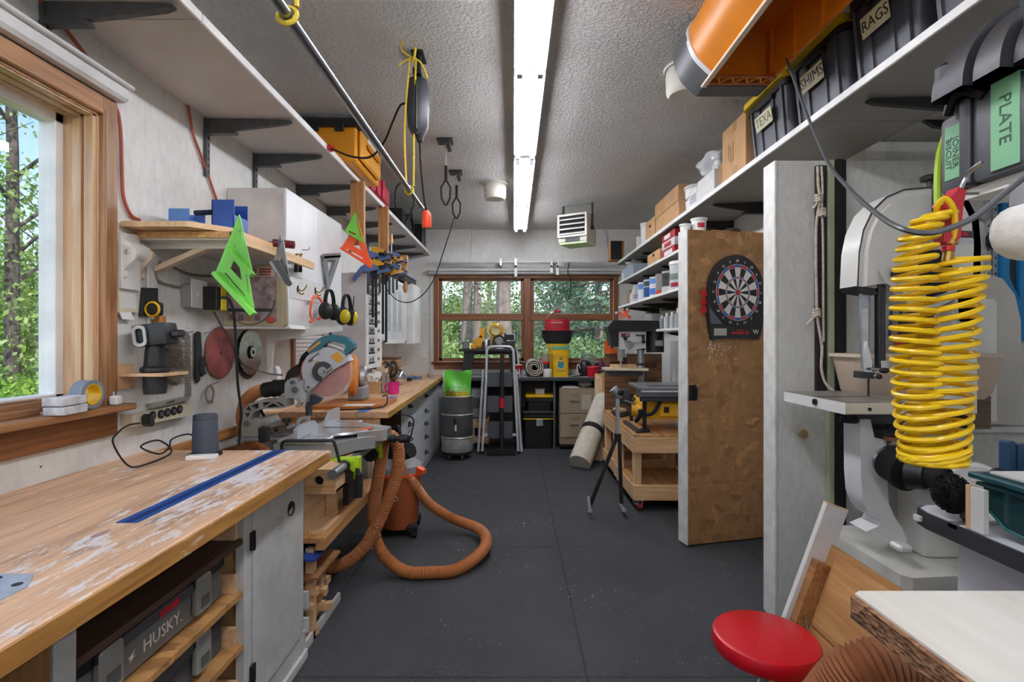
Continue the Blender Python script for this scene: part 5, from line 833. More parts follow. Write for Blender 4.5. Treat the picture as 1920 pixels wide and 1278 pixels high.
# small bench on counter with things
Y=6.45; zb_=zp(654,Y); t=thing('low_bench','black low folding bench standing on the back counter before the window','bench',(xp(920,Y),Y,zk)); mb_=mat('#26292d',.5)
obj('top',B().box((xp(861,Y),Y-.1,zb_-.03),(xp(979,Y),Y+.12,zb_),.004),mb_,t); obj('rail',B().box((xp(880,Y),Y-.02,zb_-.07),(xp(965,Y),Y+.0,zb_-.03)),mb_,t)
for a,c in (((870,890),(866,881)),((953,968),(958,973))): obj('leg',pxp(B(),[(a[0],658),(a[1],658),(c[1],700.0),(c[0],700.0)],Y-.06,.12),mb_,t)
for o in t.children: pass
obj('foot',B().box((xp(864,Y),Y-.08,zk+.0005),(xp(884,Y),Y+.08,zk+.012)),mb_,t); obj('foot',B().box((xp(956,Y),Y-.08,zk+.0005),(xp(974,Y),Y+.08,zk+.012)),mb_,t)
zb_+=.0006; pz=lambda px,py: V((xp(px,Y),Y,zp(py,Y)))
def item(name,b,m,la,cat): return solo(name,b,m,la,cat)
item('grey_clamp',B().box(pz(868,654)+V((0,-.05,.001)),pz(880,640)+V((0,.02,0)),.008).cyl(pz(866,644)+V((0,-.02,0)),pz(884,640)+V((0,-.02,0)),.012),m_gsq,'small blue-grey clamp at the left end of the black low bench','clamp')
item('orange_case',B().box(pz(884,653.6)+V((0,-.08,0)),pz(894,646)+V((0,-.03,0)),.008),mat('#f08a1c',.4),'little orange case on the black low bench','case')
t=thing('amber_lamp','amber plastic lantern with angled base on the black low bench','lantern',pz(900,653)); obj('base',pxp(B(),[(886,645),(888,637),(902,628),(907,640),(905,650),(889,650)],Y+.02,.08),mat('#e0a032',.25),t); obj('head',pxp(B(),[(898,632),(901,619),(899,614),(911,614),(909,620),(908,634)],Y+.02,.06),mat('#f0a52c',.2),t); obj('foot',B().box(pz(888,653.8)+V((0,.02,0)),pz(905,648)+V((0,.08,0)),.004),mat('#7d7422',.4),t)
t=thing('beacon','round clear-yellow lens beacon standing on the black low bench','beacon',pz(925,653)); c=pz(925,619); obj('lens',B().lathe([(0,-.03),(.085,-.03),(.095,0),(.085,.03),(0,.03)],F(c+V((0,.06,0)),'f'),26),mat('#e2dc9c',.2,0,.1),t); obj('side_cap',B().lathe([(.096,-.03),(.10,.02),(.06,.05)],F(c+V((.03,.06,0)),'f'),22),mat('#d8a83a',.2),t); obj('neck',B().box(pz(919,654)+V((0,.04,0)),pz(929,630)+V((0,.09,0)),.006),mat('#c9a44a',.3),t)
t=thing('sander_head','silver and black angle grinder head on the black low bench','grinder',pz(912,653)); obj('body',B().lathe([(0,0),(.045,0),(.05,.02),(.045,.08),(.03,.12),(0,.125)],MX.Translation(pz(912,653.8)+V((0,-.05,0))),16),m_alu,t); obj('side',B().box(pz(905,653.8)+V((0,-.1,0)),pz(909,640)+V((0,0,0)),.008).box(pz(916,653.8)+V((0,-.1,0)),pz(919,636)+V((0,0,0)),.008),m_black,t)
t=thing('ear_muffs','black ear muffs with clear visor lying on the black low bench','ear muffs',pz(936,653)); obj('headband',B().tube([pz(936,642)+V((.075*math.cos(a),-.05,.085*math.sin(a))) for a in [PI*k/12 for k in range(13)]],.011,6),m_black,t); obj('ear_cup',B().ell(pz(927,647)+V((0,-.05,0)),(.028,.04,.045)),m_black,t); obj('ear_cup',B().ell(pz(945,647)+V((0,-.05,0)),(.028,.04,.045)),m_gun,t); obj('visor',B().ell(pz(937,640)+V((0,-.02,0)),(.06,.02,.06)),mat('#a8adad',.15),t)
t=thing('black_stand','black bracket stand on the right end of the low bench','stand',pz(954,653)); obj('panel',pxp(B(),[(945,624),(948,624),(949,627),(963,627),(964,623),(968,623),(968,641),(963,638),(951,637),(946,644)],Y,.03),m_black,t); obj('silver_edge',pxp(B(),[(949,625),(963,625),(963,627),(949,627)],Y-.004,.02).box(pz(964,638)+V((0,-.006,0)),pz(966,625)+V((0,0,0))),m_alu,t); obj('base',B().box(pz(947,653.8)+V((0,-.02,0)),pz(966,639)+V((0,.06,0)),.005),m_gun,t)
item('twig_bundle',B().tube(spl([pz(966,652)+V((0,-.05,0)),pz(970,645)+V((0,-.03,0)),pz(976,640)+V((0,0,0))],4),.004,5).tube([pz(965,653)+V((0,-.04,0)),pz(975,648)+V((0,-.02,0))],.004,5),mat('#8a6a4a',.6),'brown wire scrap at the right end of the black low bench','wire')
item('grey_tube',B().cyl(pz(966,654)+V((.02,-.13,0)),(xp(975,6.25),6.25,zk+.002),.012),m_alu,'slim grey tube leaning from the low bench to the counter','tube')
zk+=.0006
# step ladder
Yf=6.0; tl=math.radians(2); t=thing('step_ladder','folded white-railed step ladder with grey treads leaning at the back counter','ladder',(xp(936,Yf),Yf,0)); ml_=mat('#d9dde2',.35,.2)
def lp(px,py): # ladder plane leaning back
    f=(850-py)/200; return at(px,py,5.97+f*.17)
obj('front_rail',B().tube([lp(904,850)]+spl([lp(904,849),lp(911,720),lp(912.5,665),lp(914,655),lp(920,650),lp(936,649.5),lp(955,650),lp(961,655),lp(963,665),lp(965,720),lp(972,849)],5),.0155,8),ml_,t)
for a,c in ((905.5,896),(967.5,978)): obj('rear_rail',B().tube([lp(a,693)+V((0,.05,0)),lp(c,848)+V((0,.05,0))],.015,8),ml_,t)
for ya,yb,w in ((698,725,1.0),(742,773,1.0),(790,822,1.0)): obj('tread',B().prism([(lp(914,ya).x,lp(914,ya).z),(lp(961,ya).x,lp(961,ya).z),(lp(961,yb).x,lp(961,yb).z),(lp(914,yb).x,lp(914,yb).z)],-.03,F((0,lp(930,(ya+yb)/2).y+.0,0),'f')),mat('#53565b',.6,0,.05,9,.2,200),t)
obj('brace',B().bar(lp(904,815)+V((0,.02,0)),lp(914,815)+V((0,.02,0)),.02,.03).bar(lp(961,815)+V((0,.02,0)),lp(971,815)+V((0,.02,0)),.02,.03),ml_,t)
for px in (904,972): obj('rubber_foot',B().box(lp(px,850)+V((-.02,-.02,-.0)),lp(px,850)+V((.02,.02,.03)),.004),m_rub,t)
t=thing('floor_squeegee','black long-handled floor tool with red bands leaning on the step ladder','floor tool',at(941,850,5.9)); obj('pole',B().cyl(at(941,845,5.9),at(941.5,664,6.02),.024,n=12),m_black,t); obj('red_band',B().cyl(at(941,764,5.955),at(941,746,5.967),.029,n=12),m_red,t); obj('top_grip',B().cyl(at(941.4,676,6.015),at(941.5,663,6.025),.027,n=12),mat('#5a2026',.5),t)
obj('head',pxp(B(),[(912,851),(913,848),(934,840),(948,840),(966,848),(967,851)],5.88,.06),m_black,t)
# drum and bag
Yd=5.80; q=V((xp(857.5,Yd),Yd,0)); T=MX.Translation(q); t=thing('steel_drum','dented grey steel drum on casters at the end of the far workbench','drum',q); r=.178; zt=.70; md=mat('#6d6d6b',.45,.4,.15,6)
obj('upper_body',B().lathe([(r-.006,.25),(r,.26),(r,zt),(r-.005,zt),(r-.005,.26)],T,36),md,t); obj('lower_body',B().lathe([(0,.085),(r-.004,.085),(r,.10),(r,.24),(r-.01,.26)],T,36),mat('#a5a7a8',.4,.3,.1,12),t)
for z in (.245,.50): obj('hoop',B().lathe([(r-.002,z-.012),(r+.008,z),(r-.002,z+.012)],T,36),mat('#b5b3a8',.4,.4),t)
obj('rim',B().lathe([(r-.003,zt-.004),(r+.006,zt),(r-.003,zt+.008),(r-.01,zt)],T,36),mat('#a7a49a',.4,.4),t); obj('dolly',B().lathe([(0,.06),(r-.005,.06),(r-.005,.084),(0,.084)],T,30),m_black,t)
for a in (-60,-120,60,120,): e=V((math.cos(math.radians(a)),math.sin(math.radians(a)),0))*.14; obj('caster',B().cyl(q+e+V((-.012,0,.028)),q+e+V((.012,0,.028)),.028,n=14).box(q+e+V((-.018,-.012,.03)),q+e+V((.018,.012,.06))),m_gun,t)
obj('clamp_lever',B().box(q+V((-.008,-r-.018,.33)),q+V((.012,-r-.004,.40)),.003),m_edge,t); obj('clamp_lever',B().cyl(q+V((-.005,-r-.012,.40)),q+V((-.012,-r-.012,.47)),.008),m_rub,t)
t=thing('feed_bag','bright green plastic bag with white lettering standing in the steel drum','bag',q+V((0,0,.3))); mgr=mat('#68cf45',.3,0,.08,7)
def bag(u,v):
    w=.152*(.70+.30*min(1,v*2.2))+.006*math.sin(v*9); a=(u-.5)*2; return q+V((a*w+.01,-.10-.05*math.cos(a*1.4)+.02*math.sin(v*7+u*5)+.05*v,.60+.385*v+.012*math.sin(u*9)*v))
b=B(); b.sheet(14,10,bag); b.sheet(14,10,lambda u,v: bag(u,v)+V((0,.10*(1-v*.95),0)))
for s_ in (0,1): b.sheet(1,10,lambda u,v: bag(s_,v)+V((0,.10*(1-v*.95)*u,0)))
obj('bag',b,mgr,t); obj('yellow_print',B().sheet(14,3,lambda u,v: bag(.04+u*.9,.27+v*.16*(1-.5*(u-.3)**2))+V((0,-.004,0))),mat('#b8a41c',.35,0,.2,12),t); obj('side_seam',B().sheet(1,10,lambda u,v: bag(u*.03,v)+V((-.004+.0*u,-.003,0))),m_edge,t)
c=q+V((.03,-.158,.80)); txt('Natural',F(c+V((.015,-.008,.025)),'f',-.06),.045,m_edge,t); txt("d'OUEST",F(c+V((.01,-.010,-.02)),'f',-.06),.055,m_edge,t)
# bins under counter
def tote(la,x0,x1,Y,z0,z1,dep,mlid,mlatch=None):
    t=thing('storage_tote',la,'tote',((x0+x1)/2,Y+dep/2,z0)); i=.02
    obj('tub',B(MX.Translation(((x0+x1)/2,Y+dep/2,0))).prism(rrect(x1-x0-2*i,dep-2*i,.03),z1-z0-.04,MX.Translation((0,0,z0))),mat('#131416',.4),t)
    obj('collar',B().box((x0+.006,Y+.004,z1-.085),(x1-.006,Y+dep-.004,z1-.045),.008),m_black,t); obj('lid',B().box((x0,Y-.004,z1-.04),(x1,Y+dep+.004,z1),.012),mlid,t); return t
t=tote('lower black storage tote with a thin yellow line and a latch under the back counter',xp(979,6.25),xp(1040,6.25),6.25,.0,.46,.4,m_black); obj('yellow_line',B().box((xp(981,6.25),6.243,.36),(xp(1039,6.25),6.249,.372)),m_yel,t); obj('latch',B().box((xp(1005,6.25),6.23,.28),(xp(1018,6.25),6.249,.37),.004),m_alu,t)
t=tote('upper black storage tote with a yellow lid under the back counter',xp(985,6.25),xp(1038,6.25),6.25,.461,.66,.36,m_yel); 
t=thing('screw_box','small clear plastic box on the yellow-lidded tote','box',(xp(1012,6.3),6.4,.661)); obj('tub',B().box((xp(1004,6.27),6.3,.6615),(xp(1021,6.27),6.42,.715),.004),mat('#c9c9c6',.3),t); obj('lid',B().box((xp(1003,6.27),6.295,.7155),(xp(1022,6.27),6.425,.725),.003),m_edge,t)
# file cabinet
Y=6.22; x0,x1=xp(1049,Y),xp(1115,Y); zt=.745; t=thing('filing_cabinet','beige two-drawer filing cabinet under the right end of the back counter','filing cabinet',((x0+x1)/2,6.45,0)); mf=mat('#a08f78',.45,0,.03)
obj('carcass',B().box((x0,Y,.06),(x1,YB-.07,zt),.004),mf,t); obj('plinth',B().box((x0+.01,Y+.002,.03),(x1-.01,YB-.08,.06)),m_black,t)
for za,zb2 in ((.44,.72),(.15,.43)):
    d=obj('drawer',B().box((x0+.012,Y-.014,za),(x1-.012,Y,zb2),.004),mat('#a8977f',.45,0,.03),t); zm=za+.15; obj('pull',B().tube(spl([(x0+.13,Y-.014,zm),(x0+.14,Y-.034,zm),(x0+.22,Y-.034,zm),(x0+.23,Y-.014,zm)],4),.007,6),m_chrome,d); obj('label_holder',B().prism(rrect(.08,.035,.003,2,x0+.19,zm+.075),.004,F((0,Y-.014,0),'f'),[rrect(.062,.022,.002,2,x0+.19,zm+.075)]),mat('#7f7362',.4),d)
obj('note_sheet',B().box((x0+.27,Y-.017,.49),(x0+.385,Y-.0155,.665)),mat('#c8c0ae',.6),t)
for px in (x0+.03,x1-.03): obj('caster',B().cyl((px-.01,Y+.04,.018),(px+.01,Y+.04,.018),.018),m_rub,t)
solo('paper_pile',B().box((x0+.03,Y+.02,zt),(x0+.24,Y+.2,zt+.012)).box((x0+.05,Y+.04,zt+.012),(x0+.2,Y+.2,zt+.02)),m_edge,'papers lying on the filing cabinet','paper')
b=B(); c=V((x0+.33,Y+.14,zt+.045)); bmesh.ops.create_icosphere(b.b,subdivisions=3,radius=.09,matrix=MX.Translation(c)@MX.Diagonal((1,.8,.55,1)))
for v in b.b.verts: v.co+=(v.co-c)*NZ.noise(v.co*22)*.5; v.co.z=max(v.co.z,zt+.001)
solo('glove_pair',b,mat('#d5c8bb',.8,0,.2,14),'crumpled pale work gloves on the filing cabinet','gloves',sm=25)
# carpet roll on counter
Y=6.2; c=V((xp(1002,Y),Y,zk+.118)); P=[]
for k in range(150):
    a=k/150*2*PI*3.2; r=.036+.08*k/150; P.append((r*math.cos(a),r*math.sin(a)))
b=B(); b.prism([(x,y) for x,y in P]+[((math.hypot(x,y)-.013)*x/math.hypot(x,y),(math.hypot(x,y)-.013)*y/math.hypot(x,y)) for x,y in P][::-1],-.48,F(c,'f')); solo('carpet_roll',b,mat('#cfc6b4',.9,0,.1,30,.3,120),'cream carpet offcut rolled up on the back counter','carpet roll')
# cup, buckets and bag
p=V((xp(971.5,6.3),6.3,zk)); t=thing('paper_cup','red and white paper cup on the counter beside the ladder','cup',p); obj('cup',B().lathe([(0,0),(.035,0),(.047,.14),(.043,.14),(.032,.006),(0,.006)],MX.Translation(p),22),mat('#b51228',.4),t); obj('rim',B().lathe([(.046,.138),(.051,.142),(.047,.148),(.043,.142)],MX.Translation(p),22),m_edge,t); obj('white_print',B().box(p+V((-.012,-.047,.03)),p+V((.012,-.038,.06)),.002),m_edge,t)
Y=6.22; x0,x1=xp(1036,Y),xp(1068,Y); cx=(x0+x1)/2; w=x1-x0; t=thing('yellow_bucket','front yellow bucket with a round teal label and teal lid band on the back counter','bucket',(cx,Y+.1,zk)); T=MX.Translation((cx,Y+w/2,zk)); h=.355
b=B(T); b.prism(rrect(w*.92,w*.92,.04),h*.72).prism(rrect(w*1.04,w*1.04,.045),h*.10,MX.Translation((0,0,h*.72))).prism(rrect(w*.98,w*.98,.045),h*.13,MX.Translation((0,0,h*.82))); obj('body',b,mat('#e9b90c',.35,0,.03),t); obj('lid',B(T).prism(rrect(w*1.04,w*1.04,.045),.03,MX.Translation((0,0,h*.95))),mat('#58b5a0',.35),t)
f=F((cx,Y+w*.04-.001,zk+h*.40),'f'); o=obj('round_label',B(f).prism(circ(w*.2,26),.0015),mat('#3f93a8',.4),t); obj('label_ring',B(f).prism(circ(w*.22,26),.0012,None,[circ(w*.195,26)]),m_edge,o); obj('cat_ears',B(f).prism([(-w*.17,w*.1),(-w*.16,w*.24),(-w*.05,w*.19)],.0015).prism([(w*.17,w*.1),(w*.16,w*.24),(w*.05,w*.19)],.0015),mat('#3f93a8',.4),o); obj('label_print',B(f).box((-.02,w*.34,0),(.02,w*.42,.001)).box((-.05,-w*.36,0),(.05,-w*.32,.001)),mat('#7a6a1c',.5),t)
obj('bail',B().tube(spl([(x0-.004,Y+w/2,zk+h*.8),(x0-.02,Y+.02,zk+h*.6),(x0+.0,Y-.004,zk+h*.45)],4),.003,5),m_steel,t)
Y2=Y+w*1.04+.02; T=MX.Translation((xp(1046,Y2),Y2+.14,zk)); t=thing('yellow_bucket','rear yellow bucket carrying the red and black tool bag','bucket',(xp(1046,Y2),Y2+.14,zk)); obj('body',B(T).prism(rrect(.23,.23,.05),.40).prism(rrect(.25,.25,.05),.05,MX.Translation((0,0,.35))),mat('#dcae18',.4),t)
zb3=zk+.402; cc=V((xp(1047,Y2),Y2+.13,zb3)); t=thing('tool_bag','red and black pocketed tool bag with a wire handle on the yellow bucket','tool bag',cc); T=MX.Translation(cc)
obj('pocket_skirt',B(T).lathe([(0,0),(.15,0),(.165,.02),(.19,.09),(.205,.165),(.17,.17)],MX.Diagonal((1,.65,1,1)),10),mat('#191a1f',.8,0,.1,20),t); obj('upper_body',B(T).lathe([(.165,.12),(.16,.30),(.155,.31),(0,.31)],MX.Diagonal((1,.65,1,1)),24),mat('#b00e26',.6),t)
obj('piping',B(T).tube([(.206*math.cos(a),.206*.65*math.sin(a),.166) for a in [2*PI*k/20 for k in range(20)]],.004,5,closed=True),mat('#a81a3c',.5),t); obj('handle',B(T).tube(spl([(-.16,0,.28),(-.12,0,.36),(-.05,0,.41),(.05,0,.41),(.12,0,.36),(.16,0,.28)],5),.004,5),m_steel,t); obj('grip',B(T).cyl((-.045,0,.412),(.045,0,.412),.014),m_red,t); txt('CRAFTSMAN',F(cc+V((-.02,-.112,.265)),'f'),.026,m_edge,t)
p=V((xp(1023,6.36),6.36,zk)); t=thing('sealant_bottle','dark blue bottle with a red cap and clear upper part beside the yellow buckets','bottle',p); obj('body',B().lathe([(0,0),(.045,0),(.045,.14),(.04,.15),(0,.15)],MX.Translation(p),20),mat('#1d2c52',.4),t); obj('cap',B().lathe([(0,.15),(.05,.15),(.05,.18),(0,.18)],MX.Translation(p),20),m_red,t); obj('clear_top',B().lathe([(0,.18),(.045,.18),(.045,.28),(0,.285)],MX.Translation(p),20),mat('#b9a8a2',.2,0,0,1,0,1,.5,0,.6),t)
p=V((xp(1026,6.24),6.24,zk)); solo('white_tub',B().lathe([(0,0),(.05,0),(.055,.09),(.052,.095),(0,.09)],MX.Translation(p),22),m_edge,'low white tub between the carpet roll and the front yellow bucket','tub')
b=B(); b.sheet(2,2,lambda u,v: V((xp(1066,6.22)+u*.02+v*.18,6.215+.16*u+.18*v*.6,zk+.002+.03*v))); solo('paper_sheet',b,m_edge,'white paper sheet lying tilted on the counter right of the yellow bucket','paper')
p=V((xp(1112,6.24),6.26,zk)); t=thing('red_tub','bright red tub at the right end of the back counter','tub',p); obj('body',B().lathe([(0,0),(.066,0),(.075,.118),(.069,.118),(.06,.01),(0,.01)],MX.Translation(p),26),mat('#c8102a',.35,0,.03),t); obj('rim',B().lathe([(.074,.112),(.08,.118),(.076,.125),(.069,.118)],MX.Translation(p),26),mat('#d62a40',.35),t)
t=thing('face_shield','black welding hood with clear raised visor behind the red tub','face shield',p+V((-.06,.14,0))); c=p+V((-.07,.16,.09)); obj('hood',B().ell(c,(.09,.08,.12)),m_black,t); obj('visor',B().ell(c+V((.04,.02,.10)),(.10,.06,.10)),mat('#a9b3a8',.1,0,0,1,0,1,.5,0,.4),t); obj('band',B().tube([c+V((.1*math.cos(a)+.03,-.03,.11*math.sin(a)+.07)) for a in [PI*k/10 for k in range(11)]],.007,6),m_alu,t); obj('left_clip',B().tube(spl([c+V((-.09,-.04,-.06)),c+V((-.11,-.05,.02)),c+V((-.09,-.05,.06)),c+V((-.07,-.04,.0))],4),.007,6),m_edge,t)
solo('green_cap',B().lathe([(0,0),(.04,0),(.04,.02),(.025,.045),(0,.05)],MX.Translation(p+V((.125,.03,0))),16),mat('#86c23a',.4),'little lime-green cap right of the red tub','cap')
solo('purple_spray_can',B().lathe([(0,0),(.032,0),(.032,.17),(.02,.19),(.012,.22),(0,.22)],MX.Translation(p+V((.13,.16,0))),16),mat('#5a2347',.4),'dark purple spray can behind the lime-green cap','spray can')
# canvas roll and boards leaning
t=thing('canvas_roll','rolled cream canvas with a black strap leaning beside the filing cabinet','roll',at(1085,868,5.35)); a_=at(1087,866,5.30); a_.z=.055; e_=at(1133,748,5.95); n=(e_-a_); ln=n.length; M=frm(a_,n.orthogonal(),n.cross(n.orthogonal()))
d=n.normalized(); q=d.to_track_quat('Z','Y').to_matrix().to_4x4(); M=MX.Translation(a_)@q; r=.118
obj('roll',B(M).lathe([(0,0),(r*.96,0),(r,.02),(r*1.0,ln*.4),(r*.95,ln*.55),(r*.97,ln-.02),(r*.9,ln),(r*.5,ln),(r*.45,ln-.03),(0,ln-.03)],None,28),mat('#dcd5c6',.85,0,.08,14,.2,90),t); obj('strap',B(M).lathe([(r*.98,ln*.44),(r*1.03,ln*.445),(r*1.03,ln*.505),(r*.97,ln*.51)],None,28),m_rub,t)
for k,(xa,xb) in enumerate(((1113,1119),(1121,1127))): a_=at(xa,892,5.1); a_.y=5.62+.05*k; a_.x=.93+.09*k; a_.z=.004; solo('leaning_board',B().bar(a_,V((1.02+.09*k,6.12,.92)),.10,.02,(.1,-1,.4)),m_post if k else wood('#d9bd9a',"#a98860",2),('left' if not k else 'right')+' of two pale boards leaning behind the canvas roll','board')

# behind the ladder
t=thing('drawer_unit','grey plastic drawer unit standing under the counter between the drum and the ladder','drawers',(xp(900,6.3),6.45,.36)); x0,x1=xp(882,6.3),xp(914,6.3); obj('case',B().box((x0,6.3,.36),(x1,6.66,.74),.004),mat('#6d6f72',.5),t)
for k in range(3): obj('drawer',B().box((x0+.01,6.285,.38+.118*k),(x1-.01,6.3,.485+.118*k),.004),mat(('#8b8d90','#55585c','#9a9c9e')[k],.45),t)
t=thing('pine_dolly','pine crate on small wheels under the grey drawer unit','crate',(xp(900,6.3),6.45,0))
for z in (.07,.25): obj('rail',B().box((x0-.01,6.28,z),(x1+.02,6.30,z+.08),.002),m_pinex,t)
obj('deck',B().box((x0-.01,6.30,.335),(x1+.02,6.68,.3595)),m_pinex,t)
for x in (x0+.01,x1-.03): obj('post',B().box((x,6.301,.05),(x+.04,6.34,.334)),m_pine,t); obj('caster',B().cyl((x,6.36,.024),(x+.02,6.36,.024),.024),m_rub,t)
# small blinded window low on the left wall behind the mitre saw
w=obj('window_3',B().box((XL,3.62,1.06),(XL+.018,3.66,1.44)).box((XL,4.19,1.06),(XL+.018,4.26,1.44)).box((XL,3.62,1.03),(XL+.03,4.26,1.06)),m_oak,kind='structure')
b=B()
for k in range(12): b.box((XL+.002,3.66,1.07+k*.03),(XL+.012,4.19,1.094+k*.03))
obj('blind',b,mat('#eef0f2',.4),w)
# ================= right side: shelves, tools, door =================
m_brkR=mat('#2b2b2c',.5,.2,.1,30); m_shR=mat('#9d9b95',.6,0,.06,3)
zs=2.27; xe=1.277
t=thing('wall_shelf','long grey-white overhead shelf on black brackets along the right wall, above the open door','shelf',(XR,3.4,zs))
for a,c in ((.4,2.2),(2.205,6.44)): obj('board',B().box((xe+.012,a,zs),(XR-.004,c,zs+.018)),m_shR,t); obj('front_edge',B().box((xe,a,zs-.008),(xe+.012,c,zs+.022),.002),m_edge,t)
obj('back_board',B().box((XR+.004,.4,zs-.002),(2.7,2.426,zs+.016)),mat('#a9a79e',.6,0,.06,3),t)
for Y in (1.98,3.5,4.05,4.75,5.45,6.1): bracket(Y,XR-.004 if Y>2.6 else XR+.25,xe+.09,zs-.001,t,m_brkR,.30 if Y>2.6 else 0,-1)
obj('bracket',B().prism([(0,0),(.3,-.008),(.3,-.05),(.05,-.03)],.02,frm((XR+.012,2.2,zs-.002),(1,0,0),(0,0,1))),m_brkR,t)
for j,(z,la,ya) in enumerate(((2.046,'white shelf with tin boxes, second below the overhead shelf on the right wall',2.9),(1.743,'white shelf of paint cans on the right wall',2.9),(1.43,'lowest short white shelf behind the door on the right wall',3.6))):
    t=thing('wall_shelf',la,'shelf',(XR,4.6,z)); yb=6.38 if j<2 else 5.0; x=1.30 if j<2 else 1.36
    obj('board',B().box((x+.012,ya+.6,z-.018),(XR-.02,yb,z)),m_shR,t); obj('front_edge',B().box((x,ya+.6,z-.022),(x+.012,yb,z+.002),.002),m_edge,t)
    for Y in (4.05,4.75,5.45,6.1):
        if Y<yb: bracket(Y,XR-.004-.0,x+.07,z-.02,t,m_brkR,0,-1)
# totes on the top shelf
zt=zs+.0225; R3=mat('#4b4e57',.38,0,.04,6); m_tape=mat('#dcd8b4',.6)  # tote grey is lifted from black, with the sheen put into the colour
def tote2(la,ya,yb,h,lab,lid=True,ptxt=None):
    x0=1.292; x1=1.66; t=thing('storage_tote',la,'storage tote',(x0+.18,(ya+yb)/2,zt)); ym=(ya+yb)/2; w=yb-ya; T=MX.Translation((0,ym,zt))
    b=B(T); n=8
    for (za,zb_,f0,f1) in ((0,h*.84,.80,.93),):
        lo=rrect((x1-x0)*f0,w*f0,.04,4,(x0+x1)/2); hi=rrect((x1-x0)*f1,w*f1,.04,4,(x0+x1)/2)
        L0=[b._v((x,y,za)) for x,y in lo]; L1=[b._v((x,y,zb_)) for x,y in hi]; m=len(lo)
        for i in range(m): b.b.faces.new((L0[i],L0[(i+1)%m],L1[(i+1)%m],L1[i]))
        b.b.faces.new(L0[::-1]); b.b.faces.new(L1)
    obj('tub',b,R3,t); xf0=x0+(x1-x0)*.1; xf1=x0+(x1-x0)*.035
    for s_ in (-.36,-.16,.16,.36): obj('rib',B(T).prism([(0,.01),(h*.82,.0)]+[(h*.82,.014),(0,.024)],.018,frm((xf0+.010,s_*w-.009,0.0),(xf1-xf0+.0,0,h*.84),(1,0,0))@MX.Identity(4)) if 0 else B(T).bar((xf0-.002,s_*w*.95,.01),(xf1-.002,s_*w,h*.80),.016,.012,(1,0,0)),R3,t)
    obj('collar',B(T).prism(rrect((x1-x0)*.98,w*.98,.04,4,(x0+x1)/2),h*.08,MX.Translation((0,0,h*.8))),m_black,t)
    obj('handle',B(T).box((x0-.004,-w*.2,h*.74),(x0+.03,w*.2,h*.82),.006),m_black,t)
    if lid: obj('lid',B(T).prism(rrect((x1-x0)*1.10,w*1.0,.05,4,(x0+x1)/2-.005),h*.09,MX.Translation((0,0,h*.885))).prism(rrect((x1-x0)*.9,w*.9,.05,4,(x0+x1)/2),h*.05,MX.Translation((0,0,h*.97))),mat('#f0cf1e',.4),t)
    else: obj('lid',B(T).prism(rrect((x1-x0)*1.0,w*1.0,.05,4,(x0+x1)/2),h*.07,MX.Translation((0,0,h*.885))),m_black,t)
    if ptxt:
        f=frm((x0+.012,ym,zt+h*.5),(0,-1,0),(-.05,0,h*.84)); f=f@MX.Translation((0,0,.012)); o=obj('paper_label',B(f).box((-w*.2,-.03,0),(w*.2,.045,.001)),m_tape,t); txt(ptxt,f@MX.Translation((0,.008,.0012)),.05*min(1,w/.4)*1.25,m_black,o,'handwriting',.0003)
    return t
tote2('black storage tote labelled TEXA, farthest of the totes on the right top shelf',2.43,2.86,.335,'TEXA',True,'TEXA')
tote2('black storage tote with SHIMS tape label on the right top shelf',2.015,2.42,.335,'',True,'SHIMS'); tote2('black storage tote with RAGS tape label on the right top shelf',1.655,2.005,.36,'',False,'RAGS'); tote2('black unlabelled storage tote nearest the camera on the right top shelf',1.25,1.645,.36,'',False)
t=thing('bin_jar','white tub with dark red lid behind the far black tote','tub',(1.42,3.0,zt)); p=V((1.43,3.02,zt)); obj('tub',B().lathe([(0,0),(.085,0),(.10,.24),(.10,.27),(0,.27)],MX.Translation(p),24),m_edge,t); obj('lid',B().lathe([(.105,.265),(.11,.27),(.09,.36),(0,.37)],MX.Translation(p),24),mat('#6d1a26',.5),t)
def carton(la,ya,yb,h,x0=1.30,dx=.25,m=m_kraft,hole=True,lid=False,z=zt,rz=0):
    t=thing('cardboard_box',la,'box',(x0+dx/2,(ya+yb)/2,z)); obj('body',B().box((x0,ya,z),(x0+dx,yb,z+h),.002),m,t)
    if hole: ym=(ya+yb)/2; obj('hand_hole',B().box((x0-.0015,ym-.035,z+h*(.62 if not lid else .78)),(x0+.0005,ym+.035,z+h*(.62 if not lid else .78)+.022)),m_rub,t)
    if lid: obj('lid',B().box((x0-.006,ya-.006,z+h*.55),(x0+dx+.006,yb+.006,z+h+.004),.002),mat('#bd9468',.75),t)
    return t
t=carton('tall plain cardboard box standing next to the black totes on the right top shelf',2.88,3.2,.33,1.305,.24,hole=False); obj('tape_strip',B().box((1.3035,3.0,zt),(1.305,3.05,zt+.06)).box((1.3035,3.0,zt+.27),(1.305,3.05,zt+.33)),mat('#a8824f',.5),t)
obj('printed_lines',B().box((1.3035,3.04,zt+.1),(1.305,3.05,zt+.22)).box((1.3035,3.07,zt+.1),(1.305,3.08,zt+.2)).box((1.3035,3.1,zt+.12),(1.305,3.105,zt+.22)),mat('#8d6a42',.6),t)
carton('short brown box tucked behind the tall cardboard box on the top shelf',3.21,3.30,.16,1.32,.24,mat('#a77d52',.75),False)
carton('white printed carton under the clear plastic bag on the top shelf',3.32,3.62,.15,1.30,.2,mat('#dcdcda',.5,0,.06,20),False); t=carton('second white printed carton left of the bagged one on the top shelf',3.63,3.80,.13,1.30,.2,mat('#e4e4e4',.5),False); obj('label_print',B().box((1.2985,3.65,zt+.03),(1.30,3.77,zt+.09)),mat('#b7b7bd',.5,0,.3,60),t)
